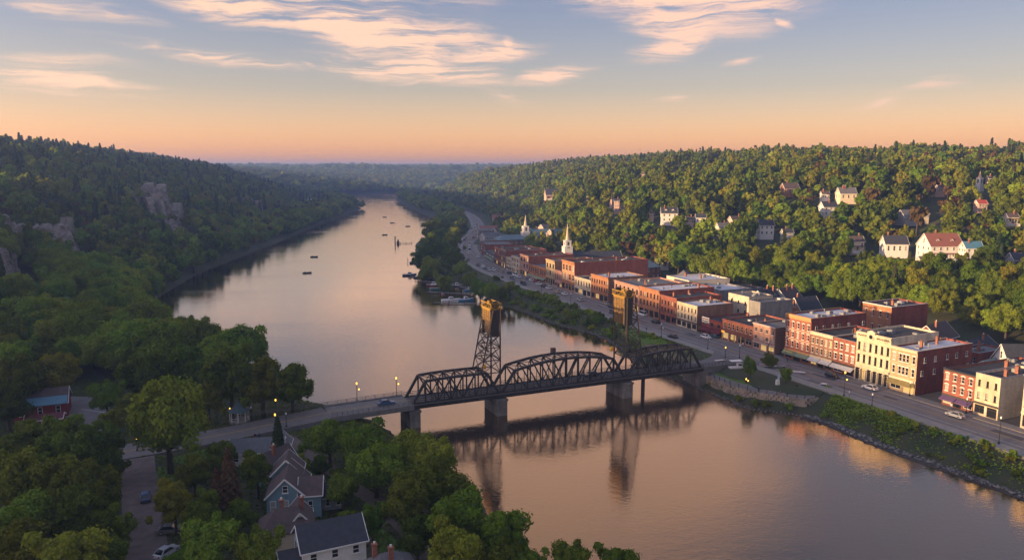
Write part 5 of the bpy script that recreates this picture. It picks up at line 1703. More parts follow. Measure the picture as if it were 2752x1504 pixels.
back_building('low blue grey roofed hall behind the broad building', 1850, 1935, 760, 36, floors=2, bays=5, wall=B_grey, depth=16, clutter=5, roof=roof_white, ww=.3, wh=.35)
back_building('flat dark-roofed building with orange chimneys at the hill foot', 1930, 2050, 768, 52, floors=2, bays=5, wall=B_brown, depth=16, clutter=10, roof=roof_black, ww=.3, wh=.35)
back_building('long red brick rear building behind the bright orange one', 1600, 1665, 712, 40, floors=2, bays=5, wall=B_red, depth=14, clutter=4, ww=.3)
back_building('brown flat building between church and street', 1575, 1615, 690, 52, floors=2, bays=4, wall=B_brown, depth=14, clutter=5, roof=roof_grey, ww=.3)
back_building('long red rear building behind the green shopfront', 1450, 1520, 680, 26, floors=2, bays=5, wall=B_brown, depth=12, clutter=6, roof=roof_black, ww=.3)
back_building('brown rear building by the far church', 1395, 1440, 664, 30, floors=2, bays=4, wall=B_brown, depth=12, clutter=3, roof=roof_grey, ww=.3)
back_building('low brick garage behind the plum awning shop', 2560, 2625, 935, 34, floors=2, bays=3, wall=B_deep, depth=14, clutter=5, roof=roof_grey, ww=.3)
def row_house(label, u, off, turn, L, D, e, r, wall, roofm, **kw):
    p = front_at(u, off) if off < 200 else G(u, off, Z0)
    return house(label, p.x, p.y, max(Z0 - .05, ground_z(p.x, p.y) - .2), TR + turn, L, D, e, r, wall, roofm, group='houses behind the main street', seed=int(u), **kw)
row_house('long blue grey hipped hall roof near the far bend', 1372, 668, 0, 24, 13, 7.5, 3.2, B_brown, sh_teal, hip=4.0, nl=6, chimney=0)
row_house('teal roofed house with red wall behind the tall brown corner', 1655, 52, .1, 10, 9, 6.5, 3.0, B_red, sh_teal, nl=3)
row_house('red brick house with teal hipped roof at the hill foot', 1722, 55, .1, 17, 13, 7.0, 4.0, B_red, sh_teal, hip=5.0, nl=5, chimney=2)
row_house('dark gabled house under the trees behind the teal hipped roof', 1790, 78, .4, 9, 8, 4, 3.6, siding_grey, sh_dark)
row_house('grey tent-roofed pavilion beside the cupola', 1838, 60, .4, 10, 9, 4.5, 4.6, B_grey, sh_grey, hip=4.5, chimney=0)
row_house('dark gambrel roofed house behind the tavern', 2056, 46, .2, 11, 9, 6.5, 4.6, siding_grey, sh_dark, chimney=2, dormer=True)
row_house('small pale blue gabled house behind the rose brown building', 2084, 34, .3, 7, 6, 6.2, 3.0, mat('pale_blue_siding', (.26, .34, .37), .8, .08), sh_dark)
row_house('dark brown roofed house with red chimney behind the alley', 2110, 58, .2, 11, 9, 6.5, 4.6, siding_grey, sh_brown, chimney=2)
row_house('black-roofed house with orange gable behind the tall building', 2160, 50, .0, 11, 7, 6.0, 4.4, B_orange, sh_dark, chimney=1)
row_house('dark red gabled house right of the square sunlit-orange building', 2510, 52, .2, 13, 9, 5.5, 4.2, B_deep, sh_brown, chimney=1, nl=4)
row_house('grey weathered house with long roof behind the white roof', 2620, 50, .2, 14, 9, 4.6, 3.4, siding_grey, sh_dark, chimney=1, nl=4)
row_house('teal glass-roofed annex behind the sand coloured building', 2660, 34, .1, 9, 7, 3.8, 2.6, siding_grey, sh_teal, chimney=0)
row_house('white gabled house with dark roof at the right picture edge', 2738, 40, -.5, 11, 9, 6.0, 5.0, siding_white, sh_dark, chimney=0)
row_house('small house with grey porch behind the low brick garage', 2690, 24, .2, 7, 6, 3.6, 2.4, siding_grey, sh_dark)
row_house('low cream house by the far bend of the street', 1316, 652, .1, 14, 9, 5.5, 3.0, siding_grey, sh_grey, chimney=1)
row_house('long low building with rust-coloured roof at the far end', 1312, 628, .0, 20, 10, 5, 2.6, siding_pink, sh_red, chimney=0, nl=5)
row_house('pale house right of the far church', 1492, 668, .2, 11, 8, 5.5, 3.4, siding_pink, sh_teal)
# ------------------------------------------------------------------ near bank
house('blue clapboard house with brown roof and white-trimmed gable', -40.3, 130.8, 4.45, R(100), 9.5, 6.4, 4.3, 3.1, siding_blue, sh_brown, nl=3, ng=3, chimney=0, seed=3,
      wings=((-2.2, -4.2, R(-90), 3.6, 5.4, 4.3, 2.2), (5.2, 0.6, 0, 5.0, 5.2, 5.4, 2.6)), group='houses on the near bank')
house('low dark-roofed annex with white glazed porch beside the blue house', -33.6, 131.6, 4.45, R(16), 5.6, 3.6, 2.5, 1.3, siding_grey, sh_dark, nl=3, ng=1, chimney=0, attic=False, group='houses on the near bank')
house('white house with dark blue roof and three upper windows', -27.8, 109.4, 4.45, R(26), 9.4, 7.0, 5.4, 2.6, siding_white, sh_dark, nl=3, ng=2, chimney=0, seed=8, wings=((-5.6, -1.2, 0, 4.0, 5.0, 3.4, 1.7),), group='houses on the near bank')
house('cream house with brown cross-hipped roof and red chimney', -36.6, 117.2, 4.45, R(18), 8.2, 6.0, 3.6, 2.6, siding_cream, sh_brown, nl=2, ng=2, chimney=2, hip=2.4, seed=2, wings=((2.0, 1.5, R(90), 6.0, 4.0, 3.6, 2.2),), group='houses on the near bank')
house('slate-roofed house with two red chimneys at the bottom of the picture', -17.6, 101.6, 4.45, R(24), 8.0, 7.4, 4.0, 2.8, siding_grey, sh_grey, nl=3, chimney=2, hip=3.2, seed=5, group='houses on the near bank')
house('small slate roof corner at the bottom edge of the picture', -10.0, 98.0, 4.45, R(24), 4.4, 4.2, 3.2, 2.0, siding_grey, sh_grey, nl=1, chimney=0, hip=1.8, group='houses on the near bank')
house('long low house with grey brown roof beside the green lawn', -53.5, 154.0, 4.45, R(10), 10.5, 6.2, 2.7, 2.0, siding_white, sh_grey, nl=4, chimney=0, wings=((4.6, .6, R(90), 6.2, 3.6, 2.9, 1.8),), group='houses on the near bank')
house('brown-roofed house half hidden between the blue house and the lawn', -46.5, 143.0, 4.45, R(60), 7.0, 5.5, 3.6, 2.8, siding_blue, sh_brown, nl=2, chimney=1, group='houses on the near bank')
barn = house('red barn with brown roof and teal lower roof beside the parking lot', -117.2, 184.0, 4.45, R(24), 11.5, 8.0, 3.6, 2.9, wall_red, sh_brown, nl=3, ng=2, chimney=0, name='barn', floors=1, cat='barn')
MB().mesh([(-5.9, -4.5, 3.35), (5.9, -4.5, 3.35), (5.9, -2.4, 4.85), (-5.9, -2.4, 4.85), (-5.9, -4.5, 3.5), (5.9, -4.5, 3.5), (5.9, -2.4, 5.0), (-5.9, -2.4, 5.0)], [(4, 5, 6, 7), (3, 2, 1, 0), (0, 1, 5, 4), (1, 2, 6, 5), (3, 0, 4, 7)]).build('lower_roof', sh_blue, barn)
house('low maroon shed in front of the red barn', -111.5, 175.6, 4.45, R(20), 7.5, 3.4, 2.0, .8, wall_red, mat('maroon_roof', (.10, .02, .03), .8, .15), nl=3, ng=1, chimney=0, attic=False, name='shed', cat='shed')
house('white flat-roofed lodge among trees on the far left bank', *G(808, 551, 4.5).xy, 4.4, .5, 26, 14, 5, 1.2, siding_white, roof_white, nl=6, chimney=0, group='buildings on the far left bank')
house('long grey lodge with pale roof beside the white lodge', *G(850, 545, 4.5).xy, 4.4, .3, 30, 14, 6, 1.5, siding_grey, roof_white, nl=6, chimney=0, group='buildings on the far left bank')
for u, v in ((808, 551), (850, 545)):
    q = G(u, v, 4.5)
    for s in (1, .97, .94):
        CLEAR.append((q.x * s, q.y * s, 26))
# gazebo
gz = thing('gazebo', 'small octagonal gazebo with blue grey pointed roof beside the bridge road', 'gazebo', (-66.2, 178.6, 4.45), .2)
MB().lathe([(2.5, -.4), (2.5, .35), (2.4, .4)], 8).build('platform', concrete, gz)
MB().lathe([(2.75, 2.75), (2.7, 2.9), (1.5, 3.7), (.7, 4.5), (.12, 5.3)], 8).build('roof', sh_teal, gz)
MB().lathe([(.08, 5.2), (.16, 5.45), (.03, 6.0)], 6).build('finial', sh_teal, gz)
for i in range(8):
    a = 2 * math.pi * i / 8
    MB().box(-.09, .09, -.09, .09, .4, 2.85).build('post', white_trim, gz, loc=(2.2 * math.cos(a), 2.2 * math.sin(a), 0), rz=a)
    if i != 6:
        b = 2 * math.pi * (i + 1) / 8
        MB().beam((2.2 * math.cos(a), 2.2 * math.sin(a), 1.2), (2.2 * math.cos(b), 2.2 * math.sin(b), 1.2), .07).beam((2.2 * math.cos(a), 2.2 * math.sin(a), .7), (2.2 * math.cos(b), 2.2 * math.sin(b), .7), .05).build('railing', white_trim, gz)

row_house('far grey building at the end of the shops', 1302, 640, .0, 16, 11, 7.5, 1.2, B_grey, roof_grey, chimney=0, nl=4)
row_house('small white-walled house beyond the far church', 1440, 640, .1, 10, 8, 5.0, 3.0, siding_white, sh_dark)
row_house('grey-roofed house by the wood behind the far shops', 1470, 650, .1, 12, 9, 5.0, 3.2, siding_pink, sh_grey)
row_house('brown-roofed house at the far hill foot', 1345, 640, .1, 12, 9, 6.0, 3.2, siding_grey, sh_brown)
for u_, v_ in ((1412, 655), (1372, 668), (1492, 668), (1440, 640), (1470, 650), (1345, 640), (1316, 652), (1312, 628), (1302, 640)):
    q_ = G(u_, v_, Z0); CLEAR.append((q_.x, q_.y, 15)); CLEAR.append((q_.x * .98, q_.y * .97, 13))
# ------------------------------------------------------------------ vehicles
tyre_m = mat('tyre', (0.018, 0.018, 0.018), .9, 0)
rim_m = mat('wheel_rim', (0.30, 0.30, 0.31), .35, 0, metal=.6)
lamp_w = mat('headlamp', (0.6, 0.6, 0.58), .2, 0)
lamp_r = mat('tail_lamp', (0.28, 0.02, 0.015), .3, 0)
def paint(name, c):
    return mat('paint_' + name, c, .28, 0, spec=.6)
PAINT = dict(white=paint('white', (.62, .61, .59)), silver=paint('silver', (.34, .35, .36)), black=paint('black', (.016, .016, .018)), blue=paint('blue', (.03, .075, .16)), red=paint('red', (.27, .03, .025)),
             tan=paint('tan', (.38, .30, .20)), grey=paint('grey', (.11, .115, .12)), teal=paint('teal', (.03, .10, .11)))
def car_shapes(kind):
    if kind == 'sedan':
        low = [(-2.2, .32), (-2.25, .62), (-2.1, .86), (-1.5, .92), (1.0, .92), (2.0, .78), (2.22, .58), (2.2, .32)]
        cab = [(-1.75, .90), (-1.1, 1.38), (.25, 1.42), (1.05, .90)]
    elif kind == 'hatch':
        low = [(-2.0, .34), (-2.08, .75), (-1.95, .98), (-1.2, 1.0), (.9, .98), (1.8, .84), (2.05, .6), (2.02, .34)]
        cab = [(-1.95, .96), (-1.45, 1.52), (.2, 1.56), (1.05, .96)]
    else:                                       # van
        low = [(-2.5, .36), (-2.52, 1.1), (-2.45, 1.2), (1.3, 1.2), (2.2, 1.0), (2.45, .75), (2.45, .36)]
        cab = [(-2.48, 1.18), (-2.3, 2.05), (1.0, 2.05), (1.75, 1.18)]
    return low, cab
_cars = {}
def extrude_profile(m, prof, w0, w1, mi=0):
    """side profile (x, z) drawn out to half width w0 below and w1 above"""
    zs = [p[1] for p in prof]; z0, z1 = min(zs), max(zs)
    hw = lambda z: w0 + (w1 - w0) * (z - z0) / (z1 - z0)
    n = len(prof)
    v = [(x, -hw(z), z) for x, z in prof] + [(x, hw(z), z) for x, z in prof]
    f = [tuple(range(n))[::-1], tuple(range(n, 2 * n))] + [(i, (i + 1) % n, n + (i + 1) % n, n + i) for i in range(n)]
    m.mesh(v, [tuple(reversed(g)) for g in f], mi)
def car_parts(kind, col):
    key = (kind, col)
    if key in _cars:
        return _cars[key]
    low, cab = car_shapes(kind)
    m = MB(); extrude_profile(m, low, .88, .82)
    body = m.data('body', PAINT[col])
    m = MB(); extrude_profile(m, cab, .80, .62)
    top = max(z for x, z in cab)
    xs = [x for x, z in cab if z > top - .08]
    glassm = m.data('cabin', glass)
    r = MB().box(min(xs) - .02, max(xs) + .02, -.63, .63, top - .02, top + .05)
    for x, z in cab:
        pass
    for s in (-1, 1):
        r.beam((cab[0][0], s * .80, cab[0][1]), (min(xs), s * .63, top), .1); r.beam((cab[-1][0], s * .80, cab[-1][1]), (max(xs), s * .63, top), .1)
    roofm = r.data('roof', PAINT[col])
    w = MB(); ring = [(.33 * math.cos(k * math.pi / 6), .33 * math.sin(k * math.pi / 6)) for k in range(12)]
    w.mesh([(a, -.11, b) for a, b in ring] + [(a, .11, b) for a, b in ring], [tuple(range(12)), tuple(range(23, 11, -1))] + [(i, (i + 1) % 12, 12 + (i + 1) % 12, 12 + i) for i in range(12)])
    wheel = w.data('wheel', tyre_m)
    rm = MB(); rm.mesh([(a * .6, -.125, b * .6) for a, b in ring] + [(a * .6, .125, b * .6) for a, b in ring], [tuple(range(12)), tuple(range(23, 11, -1))])
    rim = rm.data('rim', rim_m)
    fx = max(x for x, z in low); bx_ = min(x for x, z in low)
    hl = MB().box(fx - .16, fx - .02, -.14, .14, .60, .74).data('headlight', lamp_w); tl = MB().box(bx_ - .02, bx_ + .14, -.16, .16, .66, .82).data('tail_light', lamp_r)
    _cars[key] = (body, glassm, roofm, wheel, rim, hl, tl, fx, bx_)
    return _cars[key]
def car(label, x, y, z, rz, col, kind='sedan', detail=True, group=None, sc=1.0):
    body, cabin, roof, wheel, rim, hl, tl, fx, bx_ = car_parts(kind, col)
    o = thing('car' if kind != 'van' else 'van', label, 'car' if kind != 'van' else 'van', (x, y, z), rz, group)
    o.scale = (sc, sc, sc)
    link('body', body, o); link('cabin', cabin, o); link('roof', roof, o)
    for sx in (-1.38, 1.38):
        for sy in (-.76, .76):
            w = link('wheel', wheel, o, (sx, sy, .33))
            if detail:
                link('rim', rim, w)
    if detail:
        for sy in (-.58, .58):
            link('headlight', hl, o, (0, sy, 0)); link('tail_light', tl, o, (0, sy, 0))
    return o
def street_dir(x, y):
    i = min(range(len(FC)), key=lambda k: (FC[k].x - x) ** 2 + (FC[k].y - y) ** 2)
    d = FC[min(i + 1, len(FC) - 1)] - FC[max(i - 1, 0)]
    return math.atan2(d.y, d.x)
def near_shop(u):
    return min(TOWN_LABELS, key=lambda t: abs(t[1] - u) + (0 if 'flat' in str(t[2].get('group')) and t[2].name.startswith('shop') else 400))[0]
NAMES = {}
def street_car(u, v, col, kind='sedan', away=True, what=None):
    p = G(u, v, Z0)
    rz = street_dir(p.x, p.y) + (0 if away else math.pi)
    q = G(u, 0 * v + v, Z0)
    where = near_shop(PX(p.x + 12 * .9, p.y + 12 * .43, Z0)[0])
    kd = {'sedan': 'car', 'hatch': 'small car', 'van': 'van'}[kind]
    lb = what or f'{col} {kd} on the street near the {where}'
    if lb in NAMES:
        NAMES[lb] += 1
        lb = f'another {lb}' if NAMES[lb] == 2 else f'further {lb}'
    else:
        NAMES[lb] = 1
    car(lb, p.x, p.y, Z0 + .01, rz, col, kind, detail=v > 780, group='cars on the main street')
for a in [(2236, 1014, 'black', 'hatch', False), (2338, 1046, 'white', 'sedan', True), (2567, 1120, 'silver', 'sedan', True), (1808, 908, 'black', 'sedan', True), (1897, 909, 'white', 'hatch', False), (1921, 907, 'teal', 'hatch', True),
          (1762, 868, 'black', 'hatch', True), (1706, 856, 'silver', 'sedan', True), (1726, 848, 'white', 'van', True), (1630, 818, 'tan', 'sedan', True), (1643, 827, 'black', 'sedan', False), (1648, 842, 'grey', 'hatch', False), (1560, 808, 'silver', 'hatch', True),
          (1517, 792, 'white', 'sedan', True), (1498, 786, 'tan', 'sedan', True), (1474, 776, 'white', 'hatch', True), (1461, 771, 'black', 'sedan', True), (1446, 765, 'white', 'sedan', True), (1440, 759, 'red', 'hatch', True), (1427, 754, 'white', 'hatch', True),
          (1419, 752, 'grey', 'sedan', True), (1407, 766, 'black', 'van', False), (1393, 745, 'white', 'sedan', True), (1384, 741, 'white', 'van', True), (1369, 736, 'black', 'sedan', True), (1377, 750, 'grey', 'hatch', False), (1351, 732, 'tan', 'hatch', True), (1341, 726, 'tan', 'sedan', True),
          (1326, 727, 'white', 'hatch', True), (1321, 720, 'tan', 'sedan', True), (1314, 727, 'silver', 'sedan', False), (1305, 723, 'blue', 'sedan', False), (1298, 718, 'white', 'hatch', False), (1284, 714, 'black', 'sedan', False), (1300, 704, 'silver', 'sedan', True),
          (1258, 700, 'black', 'sedan', False), (1285, 692, 'white', 'hatch', True), (1261, 682, 'white', 'van', True), (1262, 673, 'blue', 'van', True), (1262, 665, 'white', 'van', True), (1263, 656, 'silver', 'van', True), (1248, 646, 'black', 'sedan', False), (1252, 640, 'grey', 'sedan', False),
          (1261, 622, 'silver', 'sedan', False), (1268, 615, 'black', 'sedan', False), (1276, 609, 'white', 'sedan', True), (1272, 640, 'red', 'hatch', True), (1281, 604, 'silver', 'van', True)]:
    street_car(*a)
bd = math.atan2(BD.y, BD.x)
p = bp(-6.0, 2.0, 5.96)
car('dark blue car crossing the near end of the bridge', p.x, p.y, 5.93, math.atan2(d_.y, d_.x), 'blue', 'sedan')
p = bp(55, 4.4, BZ + .01)
car('dark car on the bridge near the second tower', p.x, p.y, p.z, bd + math.pi, 'black', 'sedan')
p = G(391, 1342, 4.5); car('dark blue car driving up the brick lane', p.x, p.y, 4.51, R(116), 'blue', 'hatch')
p = G(448, 1490, 4.5); car('pale silver car parked at the bottom of the brick lane', p.x, p.y, 4.5, R(70), 'silver', 'sedan')
p = G(460, 1430, 4.5); car('grey car half under the dark tree by the lane', p.x, p.y, 4.5, R(10), 'grey', 'sedan')
p = G(158, 1068, 4.5); car('white car by the corner of the parking lot', p.x - .5, p.y, 4.48, R(20), 'white', 'sedan')
p = G(2212, 1052, PZ); car('white car parked at the end of the park', p.x + 1, p.y + 3, PZ + .1, R(150), 'white', 'sedan')
p = G(1937, 985, PZ); car('light blue van parked below the bridge approach', p.x, p.y, PZ + .1, R(20), 'silver', 'van')
p = G(2484, 1057, Z0); car('red van parked in the gap beside the tan building', p.x + 1, p.y + 3, Z0, R(26), 'red', 'van')
p = G(2710, 1128, Z0); car('red car parked in the alley at the right edge', p.x, p.y + 3, Z0, R(26), 'red', 'sedan')
p = G(2092, 952, Z0); car('black van in the alley beside the rose brown building', p.x + 2.5, p.y + 2, Z0, R(26), 'black', 'van')
# ------------------------------------------------------------------ lamps
post_m = mat('lamp_post_iron', (0.018, 0.022, 0.020), .5, .2, 2)
globe_m = mat('amber_globe', (0.8, 0.5, 0.12), .4, 0, emit=(1.0, 0.48, 0.06, 1.3))
globe_w = mat('white_globe', (0.75, 0.72, 0.66), .4, 0)
_lp = {}
def lamp(label, x, y, z, h=5.2, double=False, lit=True, cat='street lamp'):
    key = (h, double, lit)
    if key not in _lp:
        pm = MB().lathe([(.24, -.1), (.24, .35), (.12, .5), (.085, 1.0), (.07, h - .35), (.13, h - .3), (.05, h - .2)], 8)
        if double:
            pm.beam((0, 0, h * .72), (.55, 0, h * .72), .07)
        _lp[key] = (pm.data('post', post_m), MB().lathe([(.08, h - .25), (.19, h - .05), (.2, h + .12), (.13, h + .28), (.03, h + .34)], 8).data('globe', globe_m if lit else globe_w),
                    MB().lathe([(.06, h * .72 - .3), (.2, h * .72 - .18), (.2, h * .72), (.05, h * .72 + .1)], 8, .55, 0).data('globe', globe_m if lit else globe_w))
    o = thing('street_lamp', label, cat, (x, y, z), 0, 'street lamps')
    link('post', _lp[key][0], o); link('globe', _lp[key][1], o)
    if double:
        link('globe', _lp[key][2], o)
    return o
q = ap(.42, 5.1, .1); lamp('lit two-globe lamp on the near bridge approach, left one', q.x, q.y, q.z - .3, 5.0, True)
q = ap(.93, 5.1, .1); lamp('lit two-globe lamp on the bridge railing beside the portal', q.x, q.y, q.z - .3, 5.0, True)
q = G(741, 1160, 5); lamp('lit amber lamp by the bank road above the spruce', q.x, q.y, 4.9, 4.2)
q = G(770, 1150, 5); lamp('dark unlit lamp on the bridge approach kerb', q.x, q.y, 5.3, 3.2, False, False)
q = G(620, 1132, 4.5); lamp('short lit lantern left of the gazebo', q.x, q.y, 4.45, 3.2)
q = G(676, 1130, 4.5); lamp('white globe lantern right of the gazebo', q.x, q.y, 4.45, 3.4, False, False)
q = G(742, 1110, 4.5); lamp('lit amber lamp against the trees beyond the road', q.x, q.y, 4.4, 3.5)
q = G(2268, 1063, 4.6); lamp('tall lit lamp at the end of the park promenade', q.x, q.y, Z0 + .1, 6.4, True)
q = G(2343, 1092, 4.6); lamp('short lamp with dark base on the riverside pavement', q.x, q.y, Z0 + .1, 3.2, False, False)
q = G(2684, 1192, 4.6); lamp('black lamp post on the riverside pavement near the picture edge', q.x, q.y, Z0 + .1, 6.0, False, False)
q = G(1902, 938, 4.6); lamp('black double lamp where the bridge road meets the street', q.x, q.y, Z0 + .1, 4.6, True, False)
q = G(1949, 962, 4.6); lamp('lit yellow lamp at the curved bridge railing', q.x, q.y, Z0 + .2, 3.4)
q = G(1987, 962, 4.6); lamp('dark lamp with white globe above the parked boats', q.x, q.y, Z0 + .1, 4.2, False, False)
q = G(1777, 905, 4.6); lamp('cluster lamp on the riverside pavement opposite the cream building', q.x, q.y, Z0 + .1, 4.8, True, False)
q = G(1455, 795, 4.6); lamp('black lamp on the grass bank beside the far street', q.x, q.y, Z0 + .1, 6.0, False, False)
q = G(1534, 818, 4.6); lamp('black lamp above the shrubs behind the lift tower', q.x, q.y, Z0 + .1, 5.0, False, False)
q = G(1157, 735, 2); lamp('lit amber beacon at the marina shore', q.x, q.y, 2, 3.6)
q = G(1893, 985, 4.6); lamp('orange lit lantern at the foot of the bridge end', q.x + 1, q.y, PZ, 2.0)
q = G(2005, 1030, PZ); lamp('pair of low lit garden globes on the park lawn', q.x, q.y, PZ + .1, 1.2, True)
q = G(369, 1212, 4.6); lamp('amber lit lamp at the lane junction under the big tree', q.x, q.y, 4.6, 3.0)
for i, (u, v) in enumerate(((2452, 1062), (2604, 1108), (2072, 948), (1960, 912), (1870, 884))):
    q = G(u, v, Z0)
    lamp(('small dark lamp on the pavement by the tan building', 'small dark lamp on the pavement between plum and sand buildings', 'small dark lamp on the pavement by the rose brown building', 'small dark lamp on the pavement by the yellow shop', 'small dark lamp on the pavement by the cream building')[i], q.x - 1.2, q.y - .8, Z0 + .14, 3.6, False, False)
# ------------------------------------------------------------------ people
def person_mesh(name, shirt, trousers, pose=0):
    J = dict(pel=(0, 0, .95), chest=(0, .02, 1.32), neck=(0, .02, 1.50), head=(0, 0, 1.62), crown=(0, 0, 1.74),
             hl=(-.10, 0, .90), kl=(-.11, -.05 if pose else .0, .50), al=(-.11, .12 if pose else 0, .09), tl=(-.11, -.02, .05),
             hr=(.10, 0, .90), kr=(.11, -.10 if pose else 0, .50), ar=(.11, -.16 if pose else 0, .09), tr=(.11, -.30 if pose else -.14, .05),
             sl=(-.19, .02, 1.42), el=(-.25, .04, 1.14), wl=(-.25, -.06, .90), fl=(-.25, -.09, .80), sr=(.19, .02, 1.42), er=(.25, .06, 1.14), wr=(.24, -.08, .90), fr=(.24, -.12, .80))
    rad = dict(pel=.15, chest=.16, neck=.06, head=.095, crown=.07, hl=.10, kl=.07, al=.05, tl=.05, hr=.10, kr=.07, ar=.05, tr=.05, sl=.07, el=.05, wl=.038, fl=.035, sr=.07, er=.05, wr=.038, fr=.035)
    E = [('pel', 'chest'), ('chest', 'neck'), ('neck', 'head'), ('head', 'crown'), ('pel', 'hl'), ('hl', 'kl'), ('kl', 'al'), ('al', 'tl'), ('pel', 'hr'), ('hr', 'kr'), ('kr', 'ar'), ('ar', 'tr'),
         ('chest', 'sl'), ('sl', 'el'), ('el', 'wl'), ('wl', 'fl'), ('chest', 'sr'), ('sr', 'er'), ('er', 'wr'), ('wr', 'fr')]
    K = list(J)
    me = bpy.data.meshes.new(name)
    me.from_pydata([J[k] for k in K], [(K.index(a), K.index(b)) for a, b in E], [])
    o = bpy.data.objects.new(name, me); COL.objects.link(o)
    md = o.modifiers.new('skin', 'SKIN'); sv = me.skin_vertices[0].data
    for i, k in enumerate(K):
        sv[i].radius = (rad[k], rad[k]); sv[i].use_root = (k == 'pel')
    o.modifiers.new('sub', 'SUBSURF').levels = 1
    bpy.context.view_layer.update()
    out = bpy.data.meshes.new_from_object(o.evaluated_get(bpy.context.evaluated_depsgraph_get()))
    bpy.data.objects.remove(o)
    out.materials.clear()
    for m in (trousers, shirt, MATS.get('skin') or mat('skin', (.40, .25, .18), .6, 0), MATS.get('hair') or mat('hair', (.03, .02, .015), .7, 0)):
        out.materials.append(m)
    for p in out.polygons:
        c = p.center
        side = abs(c.x) > .17
        p.material_index = 3 if (c.z > 1.68 or (c.z > 1.58 and c.y > .03)) else 2 if (c.z > 1.49 or (side and c.z < .88)) else 1 if (c.z > .96 or side) else 0
        p.use_smooth = True
    return out
cl = {n: mat('cloth_' + n, c, .9, 0) for n, c in dict(white=(.6, .58, .55), black=(.02, .02, .022), blue=(.04, .08, .17), red=(.35, .05, .04), grey=(.15, .15, .15), denim=(.06, .09, .16), khaki=(.25, .20, .13)).items()}
PEOPLE = [person_mesh('person', cl['white'], cl['denim']), person_mesh('person', cl['black'], cl['grey'], 1), person_mesh('person', cl['red'], cl['khaki'], 1), person_mesh('person', cl['blue'], cl['black'])]
def person(label, x, y, z, rz, k):
    return tag(link('person', PEOPLE[k], None, (x, y, z), rz), label, 'person', 'people')
for lb, u, v, z, k, rz in [('person in white top standing by the low wall at the park end', 2282, 1064, Z0 + .14, 0, 1.0), ('person in black walking on the park lawn', 2142, 1046, PZ + .1, 1, 2.0), ('person in blue on the promenade by the railing', 2040, 1052, PZ, 3, .5),
                           ('person in black crossing the street near the cream building', 1737, 890, Z0, 1, .6), ('person in red on the pavement near the dark red tavern', 1913, 902, Z0 + .14, 2, .6), ('person in blue on the pavement below the green awnings', 2116, 972, Z0 + .14, 3, 2.2),
                           ('person in white near the yellow shopfront', 1996, 932, Z0 + .14, 0, .2), ('person in black standing on the lawn beside the bank road', 686, 1182, 4.46, 1, .2), ('person in blue beside the one in black on the lawn', 697, 1180, 4.46, 3, .9),
                           ('person in red by the bush on the lawn', 680, 1186, 4.46, 2, 2), ('person in white on the pavement by the plum awning', 2556, 1100, Z0 + .14, 0, 2), ('person in black under the bridge end on the promenade', 1902, 998, PZ, 1, 2), ('person in red sitting out on the promenade corner', 2096, 1066, PZ, 2, 1.2)]:
    q = G(u, v, z); person(lb, q.x, q.y, z, rz, k)
